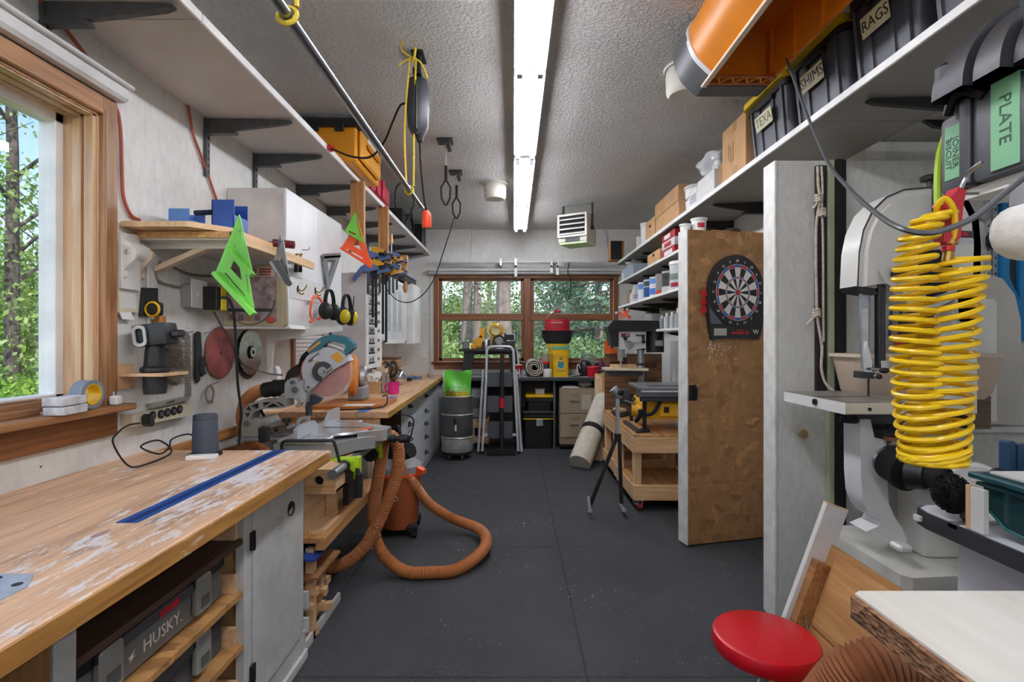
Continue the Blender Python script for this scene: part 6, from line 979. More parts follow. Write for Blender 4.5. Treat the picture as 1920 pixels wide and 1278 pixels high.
b=B(); c=V((1.40,3.5,zt+.235)); bmesh.ops.create_icosphere(b.b,subdivisions=4,radius=.11,matrix=MX.Translation(c)@MX.Diagonal((1,1.6,.75,1)))
for v in b.b.verts: v.co+=(v.co-c)*NZ.noise(v.co*14)*.55; v.co.z=max(v.co.z,zt+.152)
solo('plastic_bag',b,mat('#dfe3e6',.15,0,0,1,0,1,.6,0,.7),'crumpled clear plastic bag on top of the white cartons','plastic bag',sm=20)
t=thing('white_bucket','white paint bucket with wire bail on the right top shelf','bucket',(1.42,3.9,zt)); p=V((1.42,3.93,zt)); obj('body',B().lathe([(0,0),(.09,0),(.1,.17),(.1,.2),(0,.2)],MX.Translation(p),24),m_edge,t); obj('lid',B().lathe([(.102,.19),(.108,.195),(.105,.21),(0,.21)],MX.Translation(p),24),m_white,t); obj('bail',B().tube(spl([p+V((-.08,-.08,.16)),p+V((-.11,-.04,.09)),p+V((-.09,.05,.16))],5),.003,5),m_bolt,t)
carton('larger lidded cardboard file box with a dark hand hole on the right top shelf',4.06,4.72,.27,1.31,.32,lid=True); carton('smaller cardboard box with a hand hole left of the lidded file box',4.76,5.08,.19,1.31,.2)
solo('white_tube',B().lathe([(0,0),(.065,0),(.075,.22),(.08,.225),(.08,.24),(0,.24)],MX.Translation((1.39,5.3,zt)),22),m_edge,'tall white plastic tub near the far end of the right top shelf','tub'); solo('small_jar',B().lathe([(0,0),(.06,0),(.06,.12),(.064,.12),(.064,.15),(0,.15)],MX.Translation((1.39,5.55,zt)),22),mat('#d8d0c0',.5),'low cream jar, last container on the right top shelf','jar')
# second shelf
z2=2.0485; carton('low cardboard box with a hand hole on the second right shelf',4.62,5.05,.11,1.32,.25,z=z2)
for k in range(3):
    t=thing('tin_box',('bottom','middle','top')[k]+' of three red and white tin boxes stacked on the second right shelf','tin',(1.42,4.4,z2+.07*k)); obj('tin',B().box((1.325,4.22,z2+.07*k),(1.5,4.58,z2+.07*k+.069),.004),mat('#b01c2c',.35) if k!=1 else mat('#d9d2d0',.4),t); obj('print',B().box((1.3235,4.28+.03*k,z2+.07*k+.015),(1.325,4.5,z2+.07*k+.05)),m_edge if k!=1 else m_red,t)
t=thing('plastic_tub','blue-grey translucent tub at the far end of the second right shelf','tub',(1.43,6.0,z2)); obj('tub',B().box((1.325,5.7,z2),(1.56,6.32,z2+.14),.012),mat('#aebdcf',.3,0,.04),t); obj('tag',B().box((1.3235,6.15,z2+.02),(1.325,6.26,z2+.09)),m_edge,t)
t=thing('plastic_bag','off-white bag of hardware above the blue-grey tub','bag',(1.42,6.0,z2+.141)); b=B(); c=V((1.42,6.05,z2+.19)); bmesh.ops.create_icosphere(b.b,subdivisions=3,radius=.09,matrix=MX.Translation(c)@MX.Diagonal((1,1.5,.5,1)))
for v in b.b.verts: v.co+=(v.co-c)*NZ.noise(v.co*18)*.5; v.co.z=max(v.co.z,z2+.142)
obj('bag',b,mat('#d7d4cc',.6),t,sm=25)
# paint cans
z3=1.7455; cols=[('#b9bcc4','#8a8ea0'),('#e6e8ea','#5a8fd8'),('#d6dade','#1f4a8a'),('#e4e4e4','#3f7ed0'),('#8d8a88','#c94a32'),('#c9cac8','#3b3d44'),('#d8dade','#55708a')]
names=['grey-white paint can with faded label, farthest of the row on the can shelf','white paint can with a sky-blue upper band on the can shelf','paint can with a wide navy lower band on the can shelf','white and blue banded paint can in the middle of the can shelf','grey paint can with an orange-red foot band on the can shelf','grey can with black print second from the door on the can shelf']
for k,Y in enumerate((5.70,5.47,5.24,5.01,4.80,4.59)):
    p=V((1.415,Y,z3)); t=thing('paint_can',names[k],'paint can',p); T=MX.Translation(p); r=.083; h=.195
    obj('body',B().lathe([(0,0),(r,0),(r,h),(r-.004,h+.004),(r-.008,h-.004),(0,h-.004)],T,26),mat(cols[k][0],.3,.1,.04),t)
    zz=(.04,.12,.02,.025,.01,.06)[k]; obj('band',B().lathe([(r+.0006,zz),(r+.0006,zz+(.05,.055,.10,.06,.035,.08)[k])],T,26),mat(cols[k][1],.4),t)
    if k in (2,3,5): obj('upper_band',B().lathe([(r+.0006,.13),(r+.0006,.18)],T,26),mat(('','','#39424e','#5a8fd8','','#2c2e33')[k],.4),t)
    obj('rim',B().tube([p+V((r*math.cos(a),r*math.sin(a),h+.002)) for a in [2*PI*i/26 for i in range(26)]],.004,5,closed=True),m_alu,t)
t=thing('paint_bucket','big grey-white plastic paint bucket nearest the door on the can shelf','bucket',(1.44,4.33,z3)); T=MX.Translation((1.44,4.33,z3)); obj('body',B().lathe([(0,0),(.105,0),(.118,.225),(0,.225)],T,28),mat('#cfd4d8',.35),t); obj('lid',B().lathe([(.12,.215),(.125,.22),(.12,.245),(0,.245)],T,28),m_edge,t); obj('green_swoosh',B().lathe([(.1125,.09),(.117,.14)],T@MX.Rotation(2.2,4,'Z'),12,2.0),mat('#7d8f86',.4),t); obj('red_band',B().lathe([(.108,.03),(.1105,.065)],T@MX.Rotation(2.2,4,'Z'),12,2.0),mat('#a81c3a',.4),t)
solo('white_cap_bottle',B().lathe([(0,0),(.04,0),(.04,.12),(.02,.15),(.02,.19),(0,.19)],MX.Translation((1.40,4.46,z3)),16),m_edge,'white pointed bottle between the banded can and the big bucket','bottle')
for k,(Y,c) in enumerate(((5.9,'#d9d7d3'),(6.05,'#9a6f52'))): solo('spray_bottle',B().lathe([(0,0),(.04,0),(.042,.10),(.018,.14),(.02,.17),(0,.175)],MX.Translation((1.38,Y,z3)),14),mat(c,.5),('pale','brown')[k]+' bottle at the far end of the paint can shelf','bottle')
# lowest shelf: bottles
z4=1.4325
for k,(Y,c,h,r) in enumerate(((4.90,'#8f9498',.13,.028),(4.82,'#26282b',.15,.026),(4.74,'#d0d2d2',.15,.03),(4.66,'#2b2d30',.14,.024),(4.58,'#c9cbcb',.15,.026),(4.50,'#303236',.15,.024),(4.42,'#aab0b2',.17,.035),(4.33,'#8b8f92',.18,.035))):
    p=V((1.42+.02*(k%2),Y,z4)); t=thing('glue_bottle',('grey squat','black slim','white wide','short black','white round','tall black','pale grey broad','grey broad')[k]+' bottle on the lowest right shelf behind the drill press','bottle',p); obj('body',B().lathe([(0,0),(r,0),(r,h*.7),(r*.4,h*.8),(0,h*.8)],MX.Translation(p),14),mat(c,.35),t); obj('cap',B().lathe([(r*.45,h*.78),(r*.4,h),(0,h)],MX.Translation(p),10),m_black if k%2 else m_edge,t)
carton('small open cardboard tray in front of the bottles on the lowest shelf',4.12,4.26,.07,1.375,.06,z=z4,hole=False); solo('brown_jar',B().lathe([(0,0),(.05,0),(.05,.14),(0,.15)],MX.Translation((1.6,4.25,z4)),14),mat('#6b4128',.4),'brown jar at the back of the lowest right shelf','jar')
solo('white_can',B().lathe([(0,0),(.055,0),(.055,.12),(0,.125)],MX.Translation((1.50,4.05,z4)),16),mat('#d5d8da',.4),'white can on the lowest shelf next to the door edge','can')
t=thing('spring_clamp','orange spring clamp clipped at the far end of the shelves by the window','clamp',(1.27,6.0,1.62)); c=at(1170,588,6.05)
for k,(a,e) in enumerate((((-12,-2),(12,6)),((-8,10),(10,-8)),((-2,-8),(8,10)))): obj('arm',B().bar(c+V((a[0]*.0063,0,-a[1]*.0063)),c+V((e[0]*.0063,-.02*k,-e[1]*.0063)),.02,.022),m_orng,t)
obj('tip',B().ell(c+V((-.09,0,.01)),.018),m_edge,t); obj('jaw',B().bar(c+V((.012,0,.02)),V((1.312,c.y,1.724)),.02,.018),m_gun,t)
# jars on top of the door
p=d0+u*.05+V((.0,.045,2.041)); p2=d0+u*.13+V((-.0,.04,2.041))
for q,h,r,la in ((p+V((-.03,.04,-.0)),.04,.035,'small white cup on the top edge corner of the open door'),(p2+V((-.02,.02,.0)),.075,.048,'white tub with red print on top of the open door')):
    t=thing('plastic_tub',la,'tub',q); obj('tub',B().lathe([(0,0),(r*.9,0),(r,h),(r*1.12,h),(r*1.12,h+.012),(r*.9,h+.012),(r*.8,.004),(0,.004)],MX.Translation(q),24),m_edge,t)
    if h>.05: obj('print',B().lathe([(r*.955,h*.3),(r*.99,h*.7)],MX.Translation(q)@MX.Rotation(-2.1,4,'Z'),8,1.0),mat('#c2303c',.5),t)
t=thing('grey_disc','dark round lid lying on the board above the open door','lid',d0+u*.35+V((0,.05,2.053))); obj('lid',B().lathe([(0,0),(.05,0),(.052,.012),(.045,.016),(0,.014)],MX.Translation(d0+u*.35+V((0,.045,2.053))),20),m_gun,t)
# dartboard
Mq=MD@MX.Translation((0,0,.002)); ppm=285.; cxm=.342; czm=1.33+(637-549)/ppm
t=thing('dartboard','round electronic dartboard with black surround hanging on the strand-board door','dartboard',(Mq@V((cxm,czm-.3,0))))
Mb=Mq@MX.Translation((cxm,czm,0))@MX.Diagonal((1.05,1.05,1,1))
prof=[(.2*math.cos(a)*1.0,.235*math.sin(a)) for a in [PI*k/24 for k in range(25)]]+[(-.205,-.10),(-.19,-.23),(-.175,-.292),(-.08,-.285),(.08,-.285),(.16,-.292),(.18,-.23),(.205,-.10)]
obj('surround',B(Mb).prism(prof,.03),mat('#202226',.4,0,.04),t); obj('number_ring',B(Mb@MX.Translation((0,0,.03))).prism([(.186*math.cos(a),.215*math.sin(a)) for a in [2*PI*k/48 for k in range(48)]],.004),m_black,t)
mwh,mbk,mrd,mbl=mat('#d9d5cd',.5),mat('#1a1a1c',.5),mat('#b3283c',.5),mat('#2f5f9a',.5); Mf=Mb@MX.Translation((0,0,.0345))@MX.Diagonal((1,1.13,1,1))
def seg(r0,r1,k,dz,h=.002):
    a0=math.radians(90-9-18*k); a1=a0+math.radians(18); P=[(r1*math.cos(a0+(a1-a0)*i/4),r1*math.sin(a0+(a1-a0)*i/4)) for i in range(5)]+[(r0*math.cos(a1-(a1-a0)*i/4),r0*math.sin(a1-(a1-a0)*i/4)) for i in range(5)]; return P
for nm,r0,r1,m0,m1 in (('outer_single',.086,.136,mwh,mbk),('inner_single',.016,.076,mwh,mbk),('double_ring',.138,.153,mbl,mrd),('treble_ring',.077,.085,mrd,mbl)):
    for j in (0,1):
        b=B(Mf)
        for k in range(20):
            if k%2==j: b.prism(seg(r0,r1,k,0),.003)
        obj(nm,b,(m0,m1)[j],t,kind='stuff')
b=B(Mf)
for r in (.1545,.137,.0862,.0762): b.tube([(r*math.cos(a),r*math.sin(a),.003) for a in [2*PI*k/48 for k in range(48)]],.0011,4,closed=True)
for k in range(20): a=math.radians(9+18*k); b.tube([(.016*math.cos(a),.016*math.sin(a),.003),(.1545*math.cos(a),.1545*math.sin(a),.003)],.0007,4)
obj('wires',b,mat('#c9ccd2',.4),t); obj('bullseye',B(Mf).prism(circ(.015,20),.005).prism(circ(.007,14),.006),mrd,t)
for k,s in enumerate((20,1,18,4,13,6,10,15,2,17,3,19,7,16,8,11,14,9,12,5)):
    a=math.radians(90-18*k); txt(str(s),Mb@MX.Translation((.170*math.cos(a),.196*math.sin(a),.0345)),.022,m_edge,t,'number')
obj('display',B(Mb@MX.Translation((-.115,-.245,.03))).box((-.048,-.022,0),(.04,.022,.002)),mat('#a9ad9c',.3),t); obj('button_row',B(Mb@MX.Translation((.01,-.25,.03))).box((-.05,-.006,0),(.04,.004,.003)).box((.05,-.01,0),(.07,.01,.003)).box((-.01,.012,0),(.04,.018,.001)),m_red,t)
obj('dart_holder',B(Mb@MX.Translation((-.165,-.15,.03))).prism([(-.03,.05),(.0,.02),(.06,-.045),(-.02,-.045)],.004),mat('#5a6070',.4),t); txt('W',Mb@MX.Translation((.135,-.245,.0305)),.04,m_edge,t,'emblem')
for k in range(3): obj('dart_flight',B(Mb@MX.Translation((-.222,-.01-.05*k,.012))).box((-.02,-.02,0),(.02,.02,.004),M=L((0,0,0),.3)),m_red,t)
# carts
def cart(la,x0,x1,y0,y1,zt,post=.06):
    t=thing('workshop_cart',la,'cart',((x0+x1)/2,(y0+y1)/2,0)); w=.04
    obj('top',B().box((x0-.01,y0-.0,zt-.018),(x1+.01,y1,zt),.002),m_ply,t)
    for nm,za,zb_ in (('upper_rail',zt-.145,zt-.019),('lower_rail',.09,.205)):
        obj(nm,B().box((x0,y0,za),(x1,y0+w,zb_),.003),m_pinex,t); obj(nm,B().box((x0,y1-w,za),(x1,y1,zb_),.003),m_pinex,t); obj(nm,B().box((x0-.012,y0+.0,za),(x0,y1,zb_),.003),m_piney,t); obj(nm,B().box((x1-w,y0+w,za),(x1,y1-w,zb_),.003),m_piney,t)
    obj('lower_deck',B().box((x0+.002,y0+w,.15),(x1-w,y1-w,.168)),m_ply,t)
    for x in (x0+.002,x1-post-.042):
        for y in (y0+w+.001,y1-w-post-.001): obj('post',B().box((x,y,.17),(x+post,y+post,zt-.02),.003),m_pine,t)
    for x in (x0+.05,x1-.07):
        for y in (y0+.06,y1-.06):
            c=obj('caster',B().box((x-.03,y-.03,.078),(x+.03,y+.03,.089)).box((x-.022,y-.02,.03),(x-.016,y+.02,.08)).box((x+.016,y-.02,.03),(x+.022,y+.02,.08)),m_alu,t); obj('wheel',B().cyl((x-.015,y,.034),(x+.015,y,.034),.034,n=18),mat('#a8242a',.4),c); obj('brake',B().box((x-.05,y-.04,.055),(x-.02,y+.01,.066),.002),m_alu,c)
    return t
cart('nearer pine cart on red casters carrying the yellow table saw, beside the open door',.935,1.50,3.95,4.72,.60)
cart('further pine cart behind the table saw cart, carrying the drill press',.945,1.50,4.78,5.36,.60)
# table saw
zc=.6006; t=thing('table_saw','portable table saw with yellow body and grey table on the nearer pine cart','table saw',(1.3,4.3,zc)); mY=mat('#e0a514',.35,0,.04)
obj('table',B().box((1.02,4.0,.93),(1.60,4.56,.955),.003),mat('#a9acaf',.3,.7,.05,20),t); obj('rail',B().box((.955,3.975,.885),(1.62,4.0,.948),.004),mat('#5d6064',.4,.4),t); obj('rail',B().box((.985,3.985,.85),(1.62,4.01,.884),.004),m_gun,t); obj('scale_strip',B().box((.99,3.970,.925),(1.6,3.9745,.938)),mat('#c9c9c9',.4),t); obj('slot',B().box((1.1,4.2,.955),(1.58,4.23,.9565)).box((1.1,4.12,.955),(1.58,4.135,.9565)),m_rub,t)
obj('body',B().prism([(1.03,.70),(1.62,.70),(1.62,.85),(1.06,.85),(1.03,.82)],-.40,F((0,4.08,0),'f')),mY,t); obj('body_panel',B().box((1.16,4.055,.72),(1.36,4.08,.83),.008),mat('#e8b024',.35),t); obj('window',B().box((1.19,4.048,.755),(1.23,4.056,.80)).box((1.40,4.07,.75),(1.55,4.082,.83)),m_black,t)
obj('wheel',B().lathe([(.03,0),(.075,0),(.08,.02),(.06,.03),(.03,.02)],F((1.50,4.05,.775),'f'),20),m_gun,t); obj('motor_case',B().cyl((.98,4.2,.76),(1.10,4.15,.74),.06,.05,n=16),mat('#d9a018',.4),t)
for x in (1.035,1.60): obj('frame_leg',B().tube([(x,4.05,.62),(x,4.05,.86)],.016,8).box((x-.04,4.02,.602),(x+.04,4.08,.625),.006),m_rub,t); obj('frame_leg',B().tube([(x,4.5,.62),(x,4.5,.86)],.016,8),m_rub,t)
obj('hose_bar',B().tube(spl([(1.04,4.04,.74),(1.09,4.03,.75),(1.13,4.03,.80),(1.16,4.04,.85)],5),.014,8),m_rub,t); obj('handle_bar',B().tube(spl([(.98,4.1,.68),(1.0,4.05,.73),(1.0,4.04,.78)],4),.018,8),m_rub,t); obj('foot_rail',B().box((.96,4.0,.601),(1.0,4.5,.625),.004),m_gun,t)
b=B(); c=V((1.45,4.05,.655)); bmesh.ops.create_icosphere(b.b,subdivisions=3,radius=.09,matrix=MX.Translation(c)@MX.Diagonal((1.4,.5,.6,1)))
for v in b.b.verts: v.co+=(v.co-c)*NZ.noise(v.co*20)*.5; v.co.z=max(v.co.z,.602)
solo('plastic_wrap',b,mat('#c9cbcc',.15,0,0,1,0,1,.6,0,.55),'crumpled clear plastic wrapping under the table saw','wrapping',sm=20)
# roller stand
Y=3.88; t=thing('roller_stand','folding roller support stand with black legs in front of the carts','stand',at(1150,960,3.9)); x=xp(1158,Y)
obj('inner_pole',B().box((x-.014,Y-.014,.60),(x+.014,Y+.014,zp(738,Y)),.003),m_alu,t); obj('hub',B().box((x-.022,Y-.022,zp(826,Y)),(x+.024,Y+.022,zp(812,Y)),.004),m_black,t)
obj('leg',B().bar(at(1157,818,Y),at(1107,946,Y),.024,.03,(0,1,0)),m_black,t); obj('leg',B().bar(at(1161,818,Y),at(1165,943,Y),.024,.03,(0,1,0)),m_black,t)
obj('foot',B().cyl(at(1103,930,Y+.0),at(1106,958,Y-.06),.012).ell(at(1106,959,Y-.06),.02),m_grey,t); obj('foot',B().cyl(at(1163,945,Y+.1),at(1170,956,Y-.06),.012).ell(at(1170,957,Y-.06),.02),m_grey,t)
obj('roller_head',B().cyl(at(1150,728,Y),at(1162,742,Y),.034,n=14).cyl(at(1162,742,Y),at(1164,744,Y),.028),m_alu,t); obj('clamp_head',B().box(at(1162,757,Y)+V((0,-.03,0)),at(1182,728,Y)+V((0,.05,0)),.02,seg=2).cyl(at(1176,760,Y),at(1190,745,Y),.014),m_gun,t); obj('tilt_knob',B().ell(at(1162,735,Y)+V((0,-.03,0)),.025),m_rub,t); obj('bolt_bar',B().cyl(at(1170,750,Y-.03),at(1192,758,Y-.03),.008),m_chrome,t)
# drill press
Y=5.0; zc=.6006; t=thing('drill_press','bench drill press with black belt cover and white head on the further pine cart','drill press',(xp(1195,Y),Y,zc))
obj('base',B().box((xp(1150,Y),Y-.1,zc),(xp(1212,Y),Y+.12,zc+.03),.006),m_gun,t); cx=xp(1201,Y); obj('column',B().cyl((cx,Y,zc+.03),(cx,Y,zp(645,Y)),.034,n=18),mat('#a8acb0',.25,.8),t); obj('collar',B().cyl((cx,Y,zp(685,Y)),(cx,Y,zp(680,Y)),.042).cyl((cx,Y,zp(656,Y)),(cx,Y,zp(648,Y)),.044),m_gun,t); obj('red_collar',B().cyl((cx,Y,zp(648,Y)),(cx,Y,zp(641,Y)),.04,n=18),m_red,t)
obj('head',pxp(B(),[(1160,622),(1211,622),(1211,652),(1190,656),(1160,654)],Y-.08,.17),mat('#d6d6d4',.35),t); obj('belt_cover',pxp(B(),[(1140,612),(1150,600),(1240,601),(1244,610),(1244,621),(1141,621)],Y-.11,.23),mat('#17181b',.35),t); obj('front_panel',pxp(B(),[(1142,618),(1160,621),(1160,650),(1146,648)],Y-.09,.18),m_black,t)
obj('badge',pxp(B(),[(1165,625),(1181,625),(1181,632),(1165,632)],Y-.0815,.002),mat('#6d1a22',.4),t); txt('JET',F((xp(1173,Y),Y-.084,zp(628.5,Y)),'f'),.028,m_edge,t)
obj('motor',B().cyl((xp(1228,Y),Y,zp(660,Y)),(xp(1228,Y),Y,zp(621,Y)),.085,n=20),m_black,t); obj('motor_plate',B().box((xp(1224,Y),Y-.09,zp(648,Y)),(xp(1238,Y),Y-.075,zp(638,Y))),m_alu,t)
obj('hub',B().cyl((xp(1174,Y),Y-.12,zp(644,Y)),(xp(1174,Y),Y-.08,zp(644,Y)),.032,n=18),m_steel,t)
for e in ((1167,634),(1200,640),(1166,672)): o=obj('feed_handle',B().cyl((xp(1174,Y),Y-.11,zp(644,Y)),(xp(e[0],Y),Y-.13,zp(e[1],Y)),.007),m_steel,t); obj('knob',B().ell((xp(e[0],Y),Y-.13,zp(e[1],Y)),.02),m_rub,o)
obj('quill',B().cyl((xp(1164,Y),Y,zp(676,Y)),(xp(1164,Y),Y,zp(654,Y)),.03,.04,n=16).cyl((xp(1164,Y),Y,zp(691,Y)),(xp(1164,Y),Y,zp(676,Y)),.008),m_alu,t); obj('table',pxp(B(),[(1134,696),(1150,706),(1205,704),(1207,697),(1150,693)],Y-.12,.24),m_gun,t); obj('top_lever',B().bar((xp(1188,Y),Y-.09,zp(628,Y)),(xp(1205,Y),Y-.09,zp(629,Y)),.01,.012).box((xp(1199,Y),Y-.095,zp(636,Y)),(xp(1204,Y),Y-.085,zp(627,Y))),m_gun,t)
t=thing('fence_board','pale board with a fence clamped on the drill press table','board',at(1170,697,4.9)); obj('board',B().prism([(xp(1133,Y),4.86),(xp(1208,Y),4.84),(xp(1208,Y),5.16),(xp(1133,Y),5.14)],.02,L((0,0,zp(693.0,Y)))),mat('#e0cfb6',.5),t); obj('fence',B().box((xp(1146,Y),5.02,zp(689.0,Y)),(xp(1206,Y),5.06,zp(683,Y))),m_piney,t)
Yp=5.42; t=thing('stained_panel','upright dark-stained plywood panel with hand slots behind the drill press','panel',(xp(1188,Yp),Yp,0))
f=lambda a,b_,c,d:[(xp(a,Yp),zp(b_,Yp)),(xp(c,Yp),zp(b_,Yp)),(xp(c,Yp),zp(d,Yp)),(xp(a,Yp),zp(d,Yp))]
obj('panel',B().prism([(xp(1134,Yp),.002),(xp(1241,Yp),.002),(xp(1241,Yp),zp(663,Yp)),(xp(1134,Yp),zp(663,Yp))],-.02,F((0,Yp,0),'f'),[f(1144,677,1176,687),f(1209,680,1231,690),f(1209,708,1231,716)]),wood('#8a6444','#4f3323',0,.8,.5,1,'#b8a898',.6),t); obj('slot_back',B().box((xp(1140,Yp),Yp+.021,zp(720,Yp)),(xp(1236,Yp),Yp+.026,zp(672,Yp))),wood('#7a4a28','#4a2c18',0),t)
t=thing('plastic_bracket','bright orange plastic bracket at the corner of the stained panel','bracket',at(1140,660,5.4)); obj('bracket',pxp(B(),[(1134,662),(1134,640),(1143,632),(1145,634),(1145,652),(1157,654),(1157,662)],5.38,.039),mat('#f0641c',.4),t); obj('blue_core',pxp(B(),[(1145,652),(1145,640),(1150,638),(1150,653)],5.38,.02),mat('#2c3c66',.4),t)
for k in range(2): solo('leaning_sheet',B().bar((1.62-.03*k,5.2-.25*k,.003),(1.68-.0*k,5.35-.25*k,1.34-.1*k),.22,.012,(-1,-.6,0)) if k else B().box((1.62,4.4,.003),(1.70,5.3,1.32),.004),mat('#c9cccf',.4,0,.05),('large','narrow')[k]+' grey-white panel leaning on the right wall behind the drill press','panel')
b=B(); 
for k in range(3): pass
t=thing('grey_hand_tool','grey power tool with red switch lying on the further cart beside the table saw','power tool',(1.02,4.9,zc)); obj('body',B().box((.96,4.82,zc),(1.05,5.0,zc+.05),.012),m_gun,t); obj('wood_top',B().prism(rrect(.1,.13,.03),.02,L((1.02,4.93,zc+.05),.3)),mat('#d9c394',.5),t); obj('red_knob',B().ell((.975,4.86,zc+.06),.018),m_red,t)
# big orange trough under the ceiling
mO=mat('#d9821f',.35,0,.05,5); ya,yb=1.05,2.36
sec=[(1.17,2.50),(1.172,2.70),(1.14,2.745),(1.0,2.765),(.86,2.76),(.785,2.72),(.772,2.66),(.80,2.58),(.85,2.525),(.88,2.50)]
S2=spl([(x,0,z) for x,z in sec],5); outer=[(p.x,p.z) for p in S2]; c0=(1.0,2.55)
inner=[]
for i,(x,z) in enumerate(outer):
    a=V(outer[max(i-1,0)]); b_=V(outer[min(i+1,len(outer)-1)]); d_=(b_-a).normalized(); inner.append((x+d_.y*.012 if False else x-d_.y*(-.012)*-1,z+d_.x*(-.012)*-1 if False else z-.0))
inner=[(c0[0]+(x-c0[0])*.945,2.50+(z-2.50)*.95 if z>2.5 else z) for x,z in outer]
t=thing('plastic_trough','large orange plastic trough with grey end cap hanging upside down under the ceiling at right','trough',(1.0,1.8,2.5))
obj('shell',B().prism(outer+inner[::-1],-(yb-ya),F((0,ya,0),'f')),mO,t); obj('far_end',B().prism(outer,-.015,F((0,yb-.02,0),'f')),mO,t)
obj('end_cap',B().prism([(1.0+(x-1.0)*1.015,2.55+(z-2.55)*1.02) for x,z in outer],-.10,F((0,yb+.001,0),'f')),mat('#4b4d50',.45),t); obj('cap_sleeve',B().prism([(1.0+(x-1.0)*1.03,2.50+(z-2.50)*1.02) for x,z in outer]+[(1.0+(x-1.0)*1.005,2.50+(z-2.50)*1.003) for x,z in outer][::-1],-.19,F((0,yb-.10,0),'f')),mat('#55575a',.4),t); obj('cap_band',B().prism([(1.0+(x-1.0)*1.03,2.55+(z-2.55)*1.03) for x,z in outer]+[(1.0+(x-1.0)*1.0,2.55+(z-2.55)*.99) for x,z in outer][::-1],-.03,F((0,yb-.115,0),'f')),mat('#d5d6d6',.4),t)
obj('lip',B().box((.862,ya,2.49),(.888,yb,2.502),.003),mat('#f6e3cc',.35),t); obj('rim_brace',B().box((.89,yb-.03,2.497),(1.165,yb-.012,2.515)).box((.89,yb-.09,2.497),(1.165,yb-.078,2.507)),mat('#a85a1a',.4),t)
b=B()
for k in range(4):
    x=.91+k*.062; b.bar((x,yb-.085,2.502),(x+.031,yb-.025,2.502),.008,.008).bar((x+.031,yb-.025,2.502),(x+.062,yb-.085,2.502),.008,.008)
obj('lattice',b,mO,t)
for k in range(7): obj('rib',B().box((1.15,ya+.1+k*.19,2.50),(1.168,ya+.112+k*.19,2.72)),mO,t)
obj('groove',B().prism([(.775,2.70),(.80,2.705),(.81,2.66),(.785,2.64)],-(yb-ya-.25),F((0,ya,0),'f')),mat('#e39a3c',.3),t)
for y in (ya+.2,yb-.2): obj('ceiling_strap',B().box((.94,y-.012,2.755),(1.0,y+.012,ZC-.001)),m_rub,t)
# ================= alcove at the near right =================
mS=mat('#dcdbd6',.3,0,.05,6); Ys=1.98; A=lambda X,Y:(1440+X/4,640+Y/4)
t=thing('band_saw','tall off-white band saw with square table standing before the grey partition','band saw',(1.5,2.05,0))
uo=[(1608,537),(1611,470),(1619,430),(1636,394),(1662,368),(1695,354),(1740,350),(1785,356),(1815,374),(1834,410),(1838,460),(1836,540),(1828,600),(1800,600),(1790,560),(1760,575),(1720,575),(1690,562),(1668,540),(1642,540)]
obj('upper_housing',pxp(B(),uo,Ys+.03,.11),mS,t)
inn=[(1626,536),(1628,470),(1636,434),(1651,402),(1674,380),(1703,368),(1740,364),(1783,369),(1808,386),(1822,416),(1826,460),(1824,540),(1790,545),(1745,560),(1700,552),(1660,530)]
obj('door',pxp(B(),inn,Ys,.028),mat('#d3d2cd',.35,0,.04,6),t); obj('seam',pxp(B(),uo[:14]+[(x+1.5,y+2.5) for x,y in uo[:14]][::-1],Ys+.026,.004),m_gun,t)
obj('frame_column',pxp(B(),[(1786,540),(1832,540),(1832,775),(1786,775)],Ys+.05,.09),mS,t)
obj('maker_plate',pxp(B(),[(1797,432),(1826,433),(1826,446),(1797,445)],Ys-.001,.002),m_gun,t); obj('maker_plate',pxp(B(),[(1800,447),(1826,448),(1826,458),(1800,457)],Ys-.001,.002),m_alu,t); obj('red_mark',pxp(B(),[(1804,435),(1815,435),(1815,442),(1804,442)],Ys-.003,.002),m_red,t)
obj('under_cover',pxp(B(),[(1605,536),(1640,540),(1647,552),(1610,546)],Ys+.02,.1),m_black,t)
obj('guide_post',pxp(B(),[(1617,538),(1632,538),(1632,580),(1629,690),(1621,690),(1617,580)],Ys+.05,.02),mat('#aab2ba',.25,.7),t); obj('guide_plate',pxp(B(),[(1618,578),(1628,578),(1628,698),(1618,698)],Ys+.045,.006),m_alu,t); obj('blade_guard',pxp(B(),[(1626,640),(1634,672),(1638,690),(1640,702),(1620,700),(1622,650)],Ys+.04,.012),m_chrome,t)
obj('guide_block',pxp(B(),[(1616,696),(1640,698),(1640,710),(1616,709)],Ys+.03,.05),m_dkst,t); obj('guide_bolts',B().cyl(at(1650,704,Ys+.02),at(1636,704,Ys+.04),.008).cyl(at(1645,692,Ys+.02),at(1632,692,Ys+.03),.006),m_steel,t); obj('clamp_screw',B().ell(at(1658,694,Ys+.02),(.02,.012,.012)).ell(at(1648,706,Ys+.02),(.012,.012,.01)),m_black,t)
obj('blade',B().box((xp(1627,Ys+.07)-.004,Ys+.065,1.08),(xp(1627,Ys+.07)+.004,Ys+.067,zp(540,Ys+.07))),m_dkst,t)
obj('fence_post',B().box(at(1648,690,Ys+.02),at(1662,456,Ys+.02)+V((0,.028,0)),.003),mat('#1c1d20',.25),t); obj('post_clamp',B().box(at(1641,532,Ys+.0),at(1664,497,Ys+.0)+V((0,.05,0)),.008).box(at(1660,528,Ys+.01),at(1680,502,Ys+.01)+V((0,.03,0)),.006),m_edge,t); obj('clamp_knob',B().lathe([(0,0),(.03,.004),(.034,.015),(.02,.03),(0,.03)],F(at(1682,514,Ys+.0),'f'),8),m_rub,t); obj('post_foot',B().lathe([(.022,0),(.024,.03),(0,.03)],MX.Translation(at(1655,690,Ys+.035)),16),mat('#b5b3ae',.4),t)
